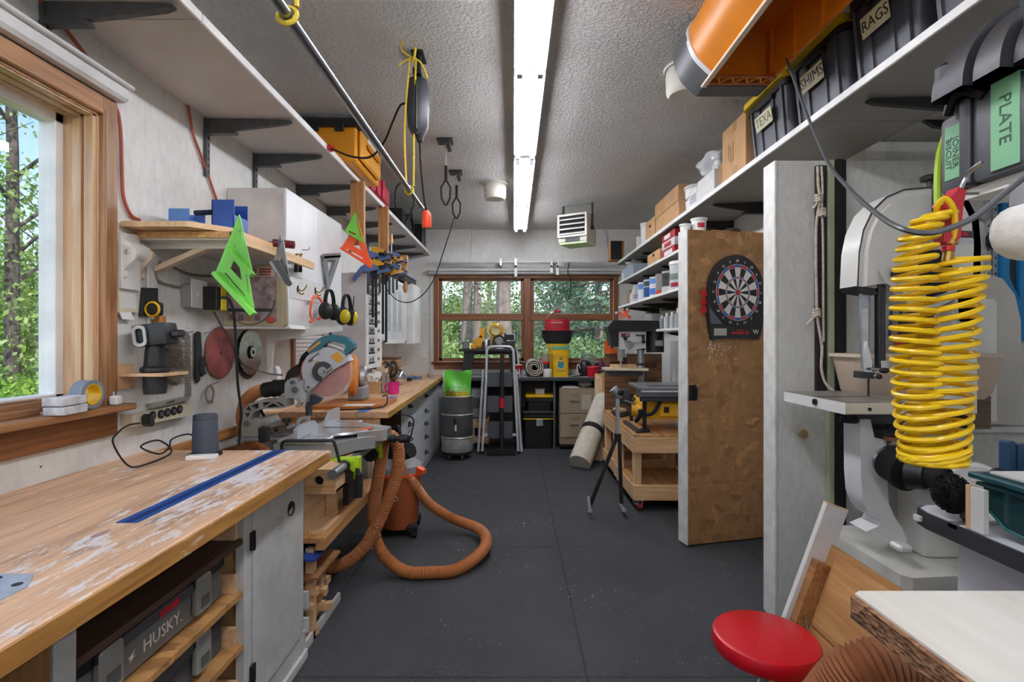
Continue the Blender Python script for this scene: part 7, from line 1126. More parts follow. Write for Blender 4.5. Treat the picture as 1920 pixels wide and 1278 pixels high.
obj('tension_knob',B().lathe([(0,0),(.015,0),(.034,.004),(.036,.016),(.03,.022),(0,.024)],MX.Translation(at(1744,340,Ys+.08)),9).cyl(at(1744,352,Ys+.08),at(1744,338,Ys+.08),.012),m_black,t); obj('tension_rod',B().cyl(at(1751,440,Ys-.02),at(1751,345,Ys-.02),.007),m_black,t); obj('tension_bracket',pxp(B(),[(1732,470),(1776,466),(1786,500),(1776,548),(1750,556),(1732,530)],Ys-.03,.028),m_rub,t); obj('gauge_window',pxp(B(),[(1726,436),(1748,436),(1748,464),(1726,464)],Ys-.002,.003),mat('#8e9190',.3),t)
tb=obj('table',B().box((1.20,1.85,1.06),(1.63,2.27,1.102),.003),mat('#d5cdb8',.4,.1,.08,8),t); obj('table_top',B().box((1.202,1.852,1.1022),(1.628,2.268,1.1045)),mat('#9c9890',.35,.5,.15,14),tb); obj('side_paint',B().box((1.1985,1.85,1.06),(1.20,2.27,1.1015)),m_white,tb); obj('slot',B().box((1.41,1.852,1.1046),(1.415,2.06,1.1052)).box((1.202,2.03,1.1046),(1.40,2.05,1.1052)).box((1.37,1.848,1.09),(1.40,1.852,1.102)),m_dkst,tb); obj('bolt',B().cyl((1.285,1.845,1.08),(1.285,1.85,1.08),.006).cyl((1.19,2.03,1.085),(1.2,2.03,1.085),.012),m_black,tb)
obj('trunnion',pxp(B(),[(1605,777),(1700,777),(1690,815),(1660,838),(1640,815),(1618,800)],Ys+.0,.1),m_dkst,t); obj('table_knob',B().lathe([(0,0),(.03,.003),(.034,.015),(.025,.03),(0,.03)],MX.Translation(at(1592,793,Ys-.03)),12),m_black,t); obj('table_knob',B().lathe([(0,0),(.034,.003),(.038,.015),(.025,.03),(0,.03)],MX.Translation(at(1674,812,Ys-.05)),12),m_black,t); obj('rust_bolt',B().cyl(at(1675,825,Ys-.05),at(1675,818,Ys-.05),.03),mat('#8b5a3a',.6,.3),t)
ped=[(1613,786),(1632,786),(1640,820),(1662,825),(1664,900),(1667,945),(1678,970),(1692,990),(1700,1010),(1700,1036),(1640,1004),(1624,996),(1650,985),(1654,975),(1640,970),(1626,955),(1617,930),(1614,890)]
obj('pedestal',pxp(B(),ped,Ys-.02,.10),mat('#e4e4e4',.3,0,.04),t); obj('rear_web',pxp(B(),[(1640,820),(1716,820),(1716,1045),(1690,1030),(1662,960)],Ys+.09,.02),mat('#b5b4b0',.4),t)
obj('foot',B().box(at(1688,1037,Ys-.12),at(1714,1024,Ys-.12)+V((0,.06,0)),.008),mS,t); obj('foot_bolt',B().cyl(at(1695,1024,Ys-.09),at(1695,1019,Ys-.09),.014,n=6),m_steel,t)
obj('lower_housing',B().box((1.553,1.93,.505),(1.70,2.2,.80),.02,seg=2),mS,t); obj('base',B().prism([(1.36,2.28),(1.36,1.80),(1.385,1.775),(1.86,1.82),(1.86,2.28)],.05,L((0,0,.455))),mat('#d9d7cf',.4,0,.1,8),t); obj('stand',B().box((1.375,1.80,0),(1.84,2.26,.455),.02,seg=2),mS,t); obj('stand_seam',B().box((1.62,1.796,.1),(1.625,1.80,.4)),m_grey,t)
a_,e_=at(1748,905,2.04),at(1832,931,1.74); q=(e_-a_).to_track_quat('Z','Y').to_matrix().to_4x4(); ln=(e_-a_).length
obj('motor',B(MX.Translation(a_)@q).lathe([(0,0),(.10,0),(.115,.02),(.115,ln-.03),(.112,ln-.01),(.10,ln),(0,ln)],None,36),mS,t)
t=thing('dust_port','black dust collection sleeve with open end on the band saw beneath the yellow hose','dust port',at(1700,890,1.85)); a_=at(1672,866,1.90); c_=at(1706,884,1.82); e_=at(1752,893,1.76)
obj('sleeve',B().cyl(a_,a_.lerp(c_,.75),.068,n=24).cyl(a_.lerp(c_,.75),c_,.074,n=24),m_rub,t); obj('elbow',B().cyl(c_,c_.lerp(e_,.7),.062,.05,n=22),m_black,t); d_=V((.45,-1,-.12)).normalized(); p=c_.lerp(e_,.82); obj('pipe_end',B(MX.Translation(p)@d_.to_track_quat('Z','Y').to_matrix().to_4x4()).lathe([(0,-.03),(.042,-.06),(.042,.05),(.036,.05),(.036,-.01),(0,-.01)],None,22),m_rub,t); obj('hose_band',B().cyl(a_+V((.004,0,0)),a_.lerp(c_,.2),.0695,n=24),m_steel,t)
# tub and things on the partition
Y=2.15; t=thing('wash_tub','beige plastic basin behind the band saw table on the partition ledge','basin',(1.9,2.25,1.05)); x0,x1=xp(1610,Y),xp(1893,Y)
b=B(); lo=rrect(x1-x0-.10,.16,.05,5,(x0+x1)/2,2.255); hi=rrect(x1-x0,.205,.04,5,(x0+x1)/2,2.255); z0,z1=zp(750,Y),zp(670,Y)
L0=[b._v((x,y,z0)) for x,y in lo]; L1=[b._v((x,y,z0+.03)) for x,y in rrect(x1-x0-.05,.18,.05,5,(x0+x1)/2,2.255)]; L2=[b._v((x,y,z1)) for x,y in hi]; m_=len(lo)
for P,Q in ((L0,L1),(L1,L2)):
    for i in range(m_): b.b.faces.new((P[i],P[(i+1)%m_],Q[(i+1)%m_],Q[i]))
b.b.faces.new(L0[::-1]); obj('bowl',b,mat('#cdb8a4',.4,0,.04),t); obj('rim',B().prism(rrect(x1-x0+.03,.225,.05,5,(x0+x1)/2,2.255),.014,MX.Translation((0,0,z1)),[rrect(x1-x0-.02,.17,.04,5,(x0+x1)/2,2.255)]),mat('#d8c7b4',.4),t)
solo('brown_block',B().box((xp(1812,2.33),2.32,.926),(xp(1855,2.33),2.398,z0-.001),.002),wood('#7d6a58','#57483a',0),'brown block under the beige basin on the ledge','block')
P=[(1796,925) and (1800,795),(1800,575),(1806,545),(1825,520),(1850,513),(1880,522),(1903,552),(1914,600),(1917,795)]
t=thing('plastic_housing','large white plastic panel with rounded corner and inset window behind the basin','housing',(2.1,2.38,.93)); obj('panel',pxp(B(),P,2.365,.03),mat('#c9c5c0',.4,0,.03),t); obj('inset',pxp(B(),[(1830,560),(1862,560),(1869,567),(1869,790),(1830,790)],2.362,.004),m_edge,t); obj('dark_edge',pxp(B(),[(1826,575),(1830,575),(1830,790),(1826,790)],2.360,.006),m_gun,t)
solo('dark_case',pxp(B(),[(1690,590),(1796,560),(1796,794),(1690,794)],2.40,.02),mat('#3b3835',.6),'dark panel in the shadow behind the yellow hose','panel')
for k,px in enumerate((1670,1688,1706)): solo('blue_strap',B().tube(spl([at(px+2,565,2.4235),at(px,600,2.4235),at(px-3,634,2.4235)],4),.006,6),mat('#39435c',.7),('left','middle','right')[k]+' one of three dark blue straps hanging on the partition behind the saw','strap')
solo('red_clip',B().box(at(1682,657,2.39),at(1699,636,2.39)+V((0,.02,0)),.004),m_red,'small red clip on the partition seen between the yellow coils','clip')
for k,(a,c) in enumerate(((1849,1858),(1862,1871))):
    t=thing('metal_ruler',('left','right')[k]+' of two perforated steel rules standing on the partition at far right','ruler',at((a+c)/2,515,2.42)); obj('blade',B().box((xp(a,2.42),2.42,zp(520,2.42)),(xp(c,2.42),2.4295,zp(300,2.42))),m_alu,t)
    b=B()
    for j in range(14): b.box((xp(a+3.5,2.42),2.4185,zp(515-j*15,2.42)),(xp(c-3.5,2.42),2.42,zp(511-j*15,2.42)))
    obj('mark',b,m_black,t,kind='stuff')
solo('star_wheel',B().lathe([(0,0),(.03,.004),(.04,.014),(.03,.03),(.012,.04),(0,.04)],F(at(1857,452,2.415),'f'),7),m_rub,'black star-shaped hand wheel in front of the steel rules','hand wheel'); solo('gear_knob',B().lathe([(0,0),(.028,.002),(.028,.02),(.012,.03),(0,.03)],F(at(1842,404,2.42),'f'),16),m_grey,'grey round knob left of the steel rules','knob')
t=thing('blue_jig','bright blue plastic jig with dark window hanging on the partition at the right edge','jig',at(1905,600,2.4)); obj('frame',pxp(B(),[(1880,380),(1935,380),(1935,640),(1912,640),(1900,560),(1880,520)],2.40,.025,[[(1893,485),(1912,475),(1912,560),(1905,545),(1893,520)]]),mat('#1b7cb8',.4,0,.05),t); obj('dark_window',pxp(B(),[(1891,480),(1914,470),(1914,565),(1891,525)],2.418,.008),m_gun,t)
# shelf with cases
zh=1.64; t=thing('wall_shelf','short white shelf at the right edge carrying the black tool cases','shelf',(1.3,.8,zh)); obj('board',B().box((1.0,.35,zh),(2.2,1.14,zh+.02),.001),m_white,t); obj('front_edge',B().box((.997,.35,zh-.001),(1.0,1.14,zh+.021)),m_edge,t); obj('screw',B().cyl((1.2,1.0,zh-.001),(1.2,1.0,zh),.006),m_dkst,t)
zc=zh+.0205; m_cs=mat('#4a4b52',.5,0,.06,8,.1,60); m_grn=mat('#7db58c',.6,0,.04)
t=thing('tool_case','charcoal clamshell tool case with green tape reading PLATE on the white shelf at right','tool case',(1.2,1.0,zc)); zt=zc+.175
obj('half_shell',B().box((.985,1.118,zc),(1.45,1.185,zt),.014,seg=2),m_cs,t); obj('half_shell',B().box((.975,.55,zc),(1.45,1.092,zt+.012),.016,seg=2),m_cs,t); obj('seam_flange',B().box((.968,1.092,zc),(1.455,1.118,zt+.016),.006),m_gun,t)
obj('latch',B().tube(spl([(.975,1.15,zt+.0),(.965,1.12,zt+.03),(.965,1.09,zt+.025),(.975,1.06,zt+.0)],5),.010,6),m_black,t); obj('dust_top',B().box((1.0,1.12,zt),(1.44,1.18,zt+.002)).box((1.0,.6,zt+.012),(1.44,1.08,zt+.014)),mat('#77695c',.8),t)
b=B().box((.9835,1.13,zc+.03),(.985,1.168,zt-.025)); o=obj('green_tape',b,m_grn,t); f=frm((.983,1.149,(zc+zt)/2),(0,0,-1),(0,-1,0)); txt('JOINER',f@MX.Translation((0,.009,0)),.022,m_gun,o,'handwriting',.0003); txt('BISCUIT',f@MX.Translation((0,-.009,0)),.02,m_gun,o,'handwriting',.0003)
o=obj('green_tape',B().box((.9735,.985,zc+.012),(.975,1.045,zt+.013)).box((.9735,.985,zt+.012),(1.03,1.045,zt+.0145)),m_grn,t); f=frm((.973,1.015,(zc+zt)/2+.02),(0,0,-1),(0,-1,0)); txt('PLATE',f,.036,mat('#35503c',.6),o,'handwriting',.0003)
t=thing('round_case','black round-topped case with ring ridges lying on the charcoal tool case','case',(1.16,1.08,zt)); zr_=zt+.017; cx_=1.095
for r,ya,yb,m in ((.175,1.05,1.14,m_gun),(.165,.98,1.05,mat('#3a3b3e',.4)),(.150,.93,.98,m_gun),(.125,.90,.93,m_black),(.10,.885,.90,m_rub)):
    obj('ring',B().lathe([(0,0),(r-.012,0),(r,.012),(r,yb-ya),(0,yb-ya)],frm((cx_,yb,zr_),(1,0,0),(0,0,1)),36,PI),m,t)
obj('green_core',B().lathe([(0,0),(.07,0),(.07,.012),(0,.012)],frm((cx_,.884,zr_),(1,0,0),(0,0,1)),28,PI),mat('#78b32c',.4),t); obj('pivot_lug',B().box((.925,1.10,zr_+.03),(.955,1.135,zr_+.08),.01),m_black,t)
t=thing('timber_block','reddish timber block above the tool case at the right edge','block',(1.05,.86,zt)); obj('block',B().box((.95,.78,zt+.075),(1.2,.86,zt+.15),.002),wood('#b07a54','#7c4c30',0,2),t); obj('support',B().box((1.0,.80,zt+.0125),(1.18,.85,zt+.075)),wood('#b98a58','#865c34',0),t)
solo('white_rod',B().cyl((.945,.84,zt+.09),(1.1,.70,zt+.115),.005),m_edge,'thin white rod across the timber block at the right edge','rod')
solo('braided_rope',B().tube(spl([(.90,.93,2.25),(.91,.93,2.05),(.93,.93,1.95),(.95,.93,1.85)],8),.0085,8),mat('#3f444c',.9,0,.3,150),'dark braided rope hanging at the top right edge in front of the timber block','rope')
solo('lime_cord',B().tube(spl([at(1772,255,1.3),at(1762,290,1.25),at(1758,340,1.22),at(1759,398,1.2)],8),.008,8),mat('#9ab82e',.5),'lime-green cord hanging left of the charcoal tool case','cord')
t=thing('lamp_shade','white rounded lamp shade under the short white shelf at the right edge','lamp',at(1932,470,1.0)); c=at(1935,428,1.0); obj('shade',B().lathe([(0,-.062),(.02,-.060),(.036,-.054),(.05,-.042),(.058,-.028),(.062,-.01),(.061,.008),(.056,.024),(.045,.038),(.032,.046),(.018,.05),(0,.05)],MX.Translation(c),30),mat('#e4e2dd',.6,0,.06,40,.4,60),t); obj('neck',B().cyl(c+V((-.02,0,.045)),c+V((-.02,0,zh-c.z-.001)),.018,n=14),m_grey,t)
# blow gun and recoil hose
Yh=1.0; t=thing('blow_gun','red air blow gun with bent steel nozzle hanging from the short white shelf','blow gun',at(1785,470,Yh)); obj('body',pxp(B(),[(1798,350),(1812,356),(1806,390),(1802,445),(1793,452),(1787,440),(1778,458),(1770,452),(1770,425),(1778,400),(1768,383),(1772,374),(1788,366)],Yh-.012,.026),mat('#b02a38',.35,0,.04),t)
obj('nozzle',B().tube(spl([at(1801,354,Yh),at(1812,332,Yh),at(1822,318,Yh-.02),at(1843,304,Yh-.04)],5),.0042,8),m_steel,t); obj('brass_fitting',B().cyl(at(1783,458,Yh),at(1785,420,Yh),.012,n=10).cyl(at(1776,490,Yh),at(1779,470,Yh),.009,n=10),m_brass,t); obj('red_ring',B().cyl(at(1777,471,Yh),at(1778,462,Yh),.011,n=14),m_red,t); obj('hang_hook',B().tube(spl([at(1800,352,Yh),at(1806,362,Yh+.05),V((.999,1.1,zh+.005))],4),.003,6),m_bolt,t)
ax=[(1772,400),(1748,408),(1730,425),(1722,450),(1716,490),(1713,540),(1713,600),(1716,660),(1721,720),(1726,770),(1734,815),(1742,845)]; ax2=[(1752,838),(1757,800),(1760,760),(1766,720),(1772,660),(1780,600),(1788,550),(1797,510),(1803,488)]
def helix(axp,pitch_px,r0,r1,ph,y0,y1,sgn=1):
    Pl=spl([at(x,y,y0+(y1-y0)*i/(len(axp)-1)) for i,(x,y) in enumerate(axp)],12); Q=resample(Pl,.0009); out=[]; n=len(Q); per=pitch_px/FP/ .0009
    for i,p in enumerate(Q):
        a=ph+sgn*2*PI*i/per; r=r0+(r1-r0)*i/n; tilt=.12+.14*math.sin(i/n*9+ph); out.append(p+V((r*math.cos(a),r*.9*math.sin(a),r*tilt*math.cos(a))))
    return out
h1=helix(ax,19.5,.030,.044,0,1.0,1.0); h2=helix(ax2,20.,.054,.045,1.2,1.0,1.0)
pts=[at(1783,462,Yh),at(1790,430,Yh-.015),at(1788,392,Yh-.03),at(1772,372,Yh-.03),at(1758,385,Yh-.02),at(1756,405,Yh)]
h3=helix([(1741,838),(1746,856),(1750,866),(1752,850),(1752,838)],9.,.050,.056,.5,1.0,.99)
b=B().tube(spl(pts,6)+h1+h3+h2+[at(1790,486,Yh),at(1777,478,Yh)],.0052,7); solo('recoil_hose',b,mat('#e6bf14',.3,0,.04),'bright yellow coiled air hose hanging in two strands from the red blow gun','air hose')
solo('grey_cable',B().tube(spl([at(1474,110,2.15),at(1487,145,2.05),at(1505,195,1.95),at(1530,255,1.8),at(1556,310,1.6),at(1600,362,1.3),at(1650,405,1.05),at(1690,428,.92),at(1735,437,.88),at(1780,428,.86),at(1830,405,.84),at(1880,365,.82),at(1925,328,.8)],10),.0052,8),mat('#4c4f54',.35),'dark grey cable swooping from the totes down past the yellow hose','cable')
# router table
t=thing('router_table','white-topped router table with black edge at the right side behind the front table','router table',(1.5,1.0,0)); zr2=.90
top=[(1.05,.4),(1.03,.45),(1.03,1.28),(1.04,1.32),(1.07,1.34),(1.95,1.34),(1.95,.4)]
obj('edge',B().prism(top,.04,L((0,0,zr2-.042))),mat('#35373c',.45),t); obj('top',B().prism([(1.054,.41),(1.036,.45),(1.036,1.28),(1.046,1.316),(1.074,1.334),(1.94,1.334),(1.94,.41)],.002,L((0,0,zr2-.002))),mat('#dcdfe4',.35,0,.05),t); obj('track',B().box((1.03,1.19,zr2-.012),(1.94,1.215,zr2+.001)),m_alu,t); obj('cabinet',B().box((1.10,.42,0),(1.9,1.27,zr2-.043),.002),mat('#d3d7de',.45,0,.04,5),t); obj('seam',B().box((1.0985,.98,.55),(1.0995,.985,.68)),m_bolt,t); obj('side_clip',B().box((1.022,1.29,.872),(1.03,1.31,.885)),m_edge,t)
t=thing('dust_shroud','teal translucent plastic box on the router table','shroud',(1.2,1.0,zr2)); mt=mat('#173f44',.12,0,0,1,0,1,.6,0,.86); zq=zr2+.0015
obj('shell',B().prism([(.93,zq+.0),(1.10,zq+.02),(1.155,zq+.06),(1.155,zq+.13),(.55,zq+.13),(.55,zq)],.6,F((1.06,0,0),'l')),mt,t); obj('lip',B().box((1.04,.55,zq+.115),(1.67,1.175,zq+.128),.003).box((1.05,.55,zq+.10),(1.66,1.165,zq+.108),.002),mat('#1c4a52',.3),t); obj('pale_cover',B().box((1.07,.55,zq+.128),(1.66,1.15,zq+.134)),m_wpaint,t); obj('edge_line',B().tube([(1.058,.93,zq+.003),(1.058,1.10,zq+.022),(1.058,1.155,zq+.06)],.003,5),mat('#2b6669',.2),t)
obj('dust',B().ell((1.058,.86,zq+.045),(.004,.09,.022)).ell((1.058,.80,zq+.02),(.004,.1,.012)),mat('#7f9494',.8,0,.3,60),t); obj('inner_part',B().cyl((1.056,.86,zq+.085),(1.056,.78,zq+.075),.015).box((1.05,.70,zq+.06),(1.058,.82,zq+.1),.004),m_gun,t)
t=thing('fence_strip','upright pine and white strip on the left end of the router table','fence',(1.04,1.17,zr2)); obj('pine_face',B().box((1.03,1.158,zq),(1.05,1.168,zq+.10),.001),m_pine,t); obj('white_face',B().box((1.032,1.124,zq),(1.044,1.158,zq+.098),.001),m_white,t)
t=thing('round_brush','black round dusting brush lying on the router table','brush',(1.1,1.25,zr2)); c=V((1.06,1.24,zq+.058)); b=B(); R2=random.Random(9)
b.ell(c,(.03,.045,.045))
for k in range(1500):
    d_=V((R2.gauss(0,1),R2.gauss(0,1),R2.gauss(0,1))).normalized(); p=c+V((d_.x*.028,d_.y*.04,d_.z*.04)); b.tube([p,p+V((d_.x*.008,d_.y*.009,d_.z*.009))],.0009,3,cap=False)
obj('bristles',b,m_rub,t,kind='stuff'); obj('grip',B().box((1.06,1.205,zq),(1.11,1.225,zq+.06),.008),m_gun,t)
t=thing('blue_clamp','navy blue clamp frame standing behind the teal box','clamp',(1.25,1.3,zr2)); c=at(1898,890,1.28); obj('upright',B().box((xp(1884,1.28),1.27,zq),(xp(1900,1.28),1.30,zp(826,1.28)),.004).box((xp(1900,1.28),1.268,zq),(xp(1925,1.28),1.29,zp(832,1.28))),mat('#24425f',.4,0,.05),t); obj('knob',B().ell(at(1872,893,1.28),(.02,.02,.022)),m_black,t); obj('arm',B().bar((xp(1868,1.28),1.285,zq+.03),(xp(1884,1.28),1.285,zq+.06),.02,.02),mat('#24425f',.4),t)
# front table, hose, stool, leaning tray
t=thing('work_table','white laminate table top with frayed chipboard edge in the lower right corner','table',(1.1,.5,0)); zt=.90
mlam=wood('#ece9e2','#dedad1',1,.5,.35,.6,'#b3aea6',.63); obj('top',B().prism([(.59,.1),(.583,.4),(.58,.87),(.592,.878),(1.75,.878),(1.75,.1)],.004,L((0,0,zt-.004))),mlam,t); obj('chip_core',B().prism([(.584,.1),(.574,.42),(.571,.868),(.585,.88),(1.75,.88),(1.75,.1)],.036,L((0,0,zt-.04))),chip('#a97c58','#6b472f'),t)
for x in (.75,1.65):
    for y in (.2,.8): obj('leg',B().box((x-.03,y-.03,0),(x+.03,y+.03,zt-.04),.003),m_pine,t)
t=thing('ribbed_hose','thick orange-brown ribbed hose arching below the white table','hose',(.68,1.0,0)); P=[(.60,1.12,.05),(.585,1.08,.4),(.60,1.0,.58),(.655,.96,.70),(.73,.95,.69),(.80,.96,.55),(.84,.97,.35),(.86,.98,.06)]
Q=resample(spl(P,14),.0033); mrh=mat('#96603f',.5,0,.1,8); obj('tube',B().tube(Q,[.056*(1+(.04 if i%2 else -.13)) for i in range(len(Q))],18),mrh,t); P=[(.72,1.16,.05),(.73,1.05,.45),(.74,1.0,.56),(.80,.99,.60),(.88,1.0,.5),(.90,1.0,.06)]; Q=resample(spl(P,14),.0033); obj('tube',B().tube(Q,[.05*(1+(.04 if i%2 else -.13)) for i in range(len(Q))],18),mrh,t)
q=V((.761,1.55,0)); T=MX.Translation(q); t=thing('stool','round stool with bright red vinyl seat on a chrome post','stool',q); obj('seat',B().lathe([(0,.385),(.135,.385),(.147,.392),(.152,.405),(.152,.425),(.147,.436),(.135,.441),(0,.443)],T,56),mat('#c40d1e',.3,0,.03,3,0,1,.6),t); obj('post',B().lathe([(0,.06),(.016,.06),(.016,.33),(.05,.37),(.05,.384),(0,.384)],T,20),m_chrome,t)
obj('base',B().lathe([(0,.03),(.03,.03),(.035,.06),(.03,.09),(0,.09)],T,20),m_black,t)
for k in range(5): e=V((math.cos(k*2*PI/5+.3),math.sin(k*2*PI/5+.3),0)); l=obj('leg',B().bar(q+e*.02+V((0,0,.055)),q+e*.2+V((0,0,.05)),.03,.02),m_black,t); obj('caster',B().cyl(q+e*.2+V((-.01,0,.022)),q+e*.2+V((.01,0,.022)),.022),m_rub,l)
ML=frm((.87,1.75,.003),(0,-1,0),(.343,0,.939)); t=thing('wooden_tray','shallow plywood tray with a white-painted rim leaning beside the red stool','tray',(.9,1.4,0)); mlp=wood('#c6935c','#9a683a',1,.9,.45)
obj('panel',B(ML).box((0,0,0),(.80,.665,.012),.001),mlp,t); obj('white_rim',B(ML).box((-.022,0,-.004),(0,.79,.075),.002),m_white,t); obj('end_grain',B(ML).box((-.0215,.79,-.0035),(-.0005,.794,.0745)),m_pine,t); obj('inner_rim',B(ML).box((.0,0,.012),(.035,.60,.06),.001),wood('#b07d4c','#7a4f2b',1,2.),t); obj('raised_panel',B(ML).box((.05,.40,.012),(.40,.645,.02),.001).box((.40,.0,.012),(.80,.36,.022),.001),wood('#c89863','#a06e40',1,.9,.45),t); obj('nail',B(ML).cyl((.035,.42,.04),(.11,.40,.07),.0018),m_steel,t); obj('hole',B(ML).cyl((.10,.47,.012),(.10,.47,.0125),.007).cyl((.11,.43,.012),(.11,.43,.0125),.006),m_rub,t)
# ================= outside =================
import numpy as np
def leafmat(cols,tr=.3):
    m,nt,p=newmat('leaves'); g=nd(nt,'NewGeometry'); r=ramp(nt,g.outputs['Random Per Island'],[(i/(len(cols)-1),C(c)) for i,c in enumerate(cols)])
    lk(nt,r.outputs[0],p.inputs['Base Color']); p.inputs['Roughness'].default_value=.6; p.inputs['Specular IOR Level'].default_value=.2
    t=nd(nt,'BsdfTranslucent'); lk(nt,r.outputs[0],t.inputs[0]); mx=nd(nt,'MixShader',i0=tr); lk(nt,p.outputs[0],mx.inputs[1]); lk(nt,t.outputs[0],mx.inputs[2]); lk(nt,mx.outputs[0],nt.nodes['Material Output'].inputs[0]); return m
def leaves(name,P,size,m,parent,rng,flat=.5,asp=.55):
    n=len(P); P=np.array(P); d=rng.normal(size=(n,3)); d/=np.linalg.norm(d,axis=1)[:,None]; u=np.cross(d,rng.normal(size=(n,3))); u/=np.linalg.norm(u,axis=1)[:,None]; w=np.cross(d,u)
    s=size*(.6+.8*rng.random(n))[:,None]; a=u*s; c=w*s*asp
    vs=np.stack([P-a,P-c,P+a,P+c],1).reshape(-1,3); me=bpy.data.meshes.new(name); me.from_pydata(vs.tolist(),[],[(4*i,4*i+1,4*i+2,4*i+3) for i in range(n)]); me.materials.append(m)
    o=bpy.data.objects.new(name,me); COL.objects.link(o); me.transform(WM[parent].inverted()); o.parent=parent; WM[o]=WM[parent]; o['kind']='stuff'; return o
m_lfA=leafmat(['#6f9a3a','#8fb548','#a9c95c','#5c8334','#7fa640']); m_lfB=leafmat(['#5d7a4a','#7d9762','#93a878','#6b8a58','#a5b588']); m_lfC=leafmat(['#4b6a52','#678468','#7f9a80','#5a7a60'],.15); m_lfD=leafmat(['#7f9a50','#9bb268','#b3c688','#6f8a48','#8fa85e']); m_bark=mat('#7d6d66',.9,0,.25,9,.5,30); m_bark2=mat('#86776e',.9,0,.2,7,.5,25)
rng=np.random.default_rng(4); ZG=-.9
def blob(c,r,n): 
    d=rng.normal(size=(n,3)); d/=np.linalg.norm(d,axis=1)[:,None]; rr=(.35+.65*rng.random(n))**.6; return (np.array(c)+d*rr[:,None]*np.array(r)).tolist()
def tree(x,y,h,r,lean,crowns,size,m,la,grp,mb=None,br=6,seed=0,dens=1.,bw=.28):
    t=thing('tree',la,'tree',(x,y,ZG),grp); R=random.Random(seed); b=B(); P=[V((x,y,ZG-.1))]
    for k in range(1,9): P.append(V((x+lean[0]*k/8+R.uniform(-.06,.06)*r*4,y+lean[1]*k/8,ZG+h*k/8)))
    Q=spl(P,3); b.tube(Q,[r*(1-.75*i/len(Q)) for i in range(len(Q))],9); obj('trunk',b,mb or m_bark,t); b=B()
    for k in range(br):
        f=.3+.65*k/br; p=Q[int(f*(len(Q)-1))]; a=R.uniform(0,2*PI); l=h*R.uniform(.16,.3); e=p+V((math.cos(a)*l,math.sin(a)*l*.8,l*R.uniform(.2,.7))); mid=p.lerp(e,.5)+V((0,0,l*.1)); b.tube(spl([p,mid,e],4),[r*bw*(1-.8*i/8) for i in range(9)],5)
        for j in range(3): q=mid.lerp(e,R.uniform(.1,.9)); b.tube([q,q+V((R.uniform(-1,1),R.uniform(-1,1),R.uniform(-.2,.8)))*l*.45],[r*.09,r*.03],4)
    if br: obj('branches',b,mb or m_bark,t,kind='stuff')
    P=[]
    for c,rr,n in crowns: P+=blob(c,rr,int(n*dens))
    leaves('foliage',P,size,m,t,rng); return t
def spruce(x,y,h,r,la,grp,seed=0,n0=26):
    t=thing('spruce_tree',la,'tree',(x,y,ZG),grp); R=random.Random(seed); obj('trunk',B().cyl((x,y,ZG-.1),(x,y,ZG+h),r,.03,n=9),m_bark2,t); P=[]; b=B()
    for k in range(n0):
        f=k/n0; z=ZG+h*(.06+.92*f); l=(1-f)*h*.25+.3
        for j in range(7):
            a=R.uniform(0,2*PI); e=V((x+math.cos(a)*l,y+math.sin(a)*l,z-l*R.uniform(.1,.4))); p=V((x,y,z)); b.tube([p,p.lerp(e,.5)+V((0,0,.12)),e],[.025,.02,.008],4,cap=False)
            for q in range(26): g=R.uniform(.2,1); w=p.lerp(e,g)+V((R.uniform(-.22,.22),R.uniform(-.22,.22),R.uniform(-.22,.10))); P.append(tuple(w))
    obj('branches',b,m_bark2,t,kind='stuff'); leaves('foliage',P,.12,m_lfC,t,rng,asp=.3); return t
mg_=mat('#6f7d4c',.95,0,.25,2); struct('ground',B().box((-60,YB+.5,ZG-.4),(60,70,ZG)).box((-60,-20,ZG-.4),(XL-.6,YB+.5,ZG)),mg_)
G='trees seen through the back window'
def bx_(px,Y): return xp(px,Y)
for k,(px,Y,r,lx,la) in enumerate(((876,15,.20,.55,'grey-brown tree trunk left of centre behind the left back window'),(893,15.6,.17,.3,'second trunk close beside the leftmost big trunk behind the back window'),(946,13.5,.27,.9,'thickest leaning tree trunk behind the right half of the left back window'),(917,21,.14,.1,'slender distant trunk between the big trunks behind the back window'))):
    x=bx_(px,Y); tree(x-lx*.35,Y,9.5,r,(lx,.2),[((x,Y+1,7.0),(2.2,1.6,1.6),900),((x+.3,Y+2.5,3.0),(1.9,1.2,1.0),700)],.065,m_lfD,la,None,m_bark2,6,k,bw=.06)
spruce(bx_(1122,15),15,9.5,.16,'spruce tree with drooping grey-green boughs behind the right back window',None,3); spruce(bx_(1040,22),22,7.5,.15,'smaller far spruce left of the big one behind the right back window',None,5); spruce(bx_(1085,26),26,6.2,.15,'farthest small spruce in the middle of the right back window',None,9)
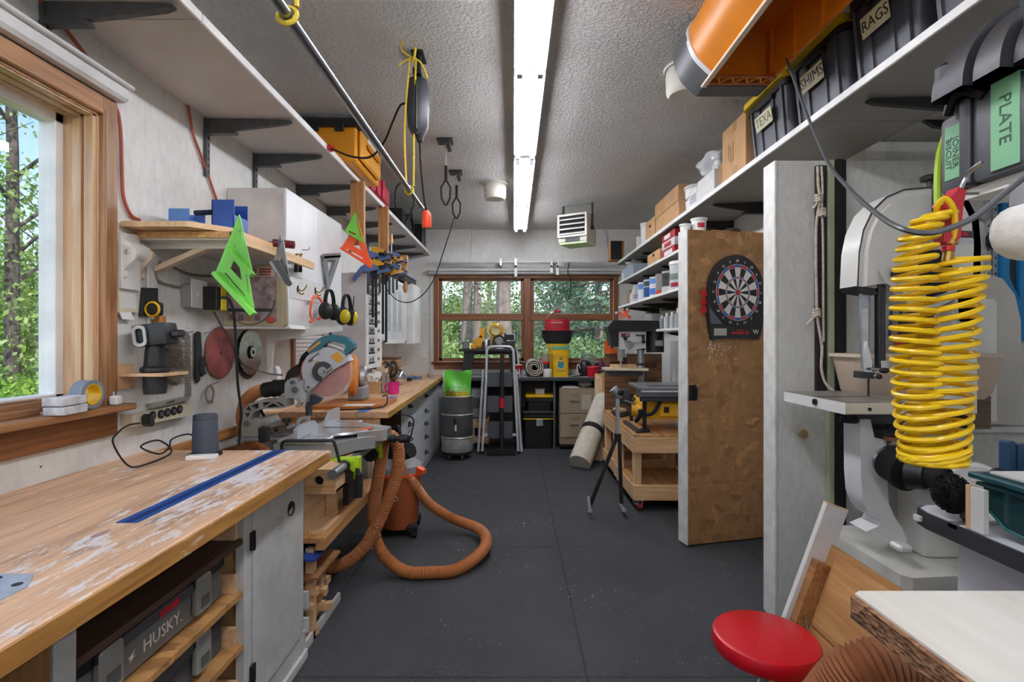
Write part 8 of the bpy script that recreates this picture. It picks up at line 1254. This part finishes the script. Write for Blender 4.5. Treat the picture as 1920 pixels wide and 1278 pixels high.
for k in range(16):
    px=800+k*24+(k*37%11); Y=24+(k*53%9); x=bx_(px,Y); h=3.2+(k*29%10)*.19
    tree(x,Y,h,.09,(.2,0),[((x,Y,ZG+h*.62),(1.5,1.3,h*.44),1600)],.11,(m_lfD,m_lfB,m_lfB)[k%3],'light green young tree in the wood behind the back window',G,None,3,k+20)
for k in range(9):
    px=815+k*42; Y=11.5+(k*31%5)*.8; x=bx_(px,Y); t=thing('shrub','leafy green shrub low outside the back window','shrub',(x,Y,ZG),'shrubs outside the back window'); obj('stem',B().cyl((x,Y,ZG-.05),(x,Y,ZG+.9),.03),m_bark,t); leaves('foliage',blob((x,Y,ZG+1.15),(1.0,.8,1.1 if k<5 else 1.2),2200),.06,m_lfD if k<3 else m_lfB,t,rng)
G='trees seen through the left window'
def lx_(px,X): return FP*X/(px-CX)
x=-8.6; y=lx_(28,x); tree(x,y,11,.13,(-.3,.2),[((x,y,6.6),(1.8,1.8,1.7),1800),((x-.4,y-.5,3.6),(1.2,1.4,1.2),1000),((x,y-.3,1.4),(1.2,1.3,1.0),1200),((x,y,-.1),(1.2,1.2,.8),1300)],.055,m_lfD,'dark grey trunk with spring leaves, main tree behind the left window',None,mat('#5a524e',.9,0,.25,9,.5,30),14,31)
x=-11; y=lx_(60,x); tree(x,y,8,.07,(.4,.2),[((x,y,3.6),(1.6,1.6,1.5),1300),((x,y,1.2),(1.4,1.5,1.3),1600)],.06,m_lfA,'thin leaning tree right of the dark trunk behind the left window',None,None,10,41)
for k in range(26):
    X=-13-(k*37%7); y=lx_(-90+k*22,X) if k<12 else -4+(k-12)*1.15; h=3.6+(k*29%10)*.22; tree(X,y,h+1.5,.07,(.3,.1),[((X,y,ZG+h*.6),(1.5,1.5,h*.5),1500)],.085,(m_lfD,m_lfB)[k%2],'light green sapling in the wood behind the left window',G,None,6,60+k)
for k in range(13):
    X=-6.2-(k%2)*.9; y=lx_(-40+k*26,X) if k<7 else -1.5+(k-7)*1.1; t=thing('shrub','bright green bush low outside the left window','shrub',(X,y,ZG),'bushes outside the left window'); obj('stem',B().cyl((X,y,ZG-.05),(X,y,ZG+.8),.03),m_bark,t); leaves('foliage',blob((X,y,ZG+.8),(.9,.9,.95),1800),.045,m_lfA,t,rng)
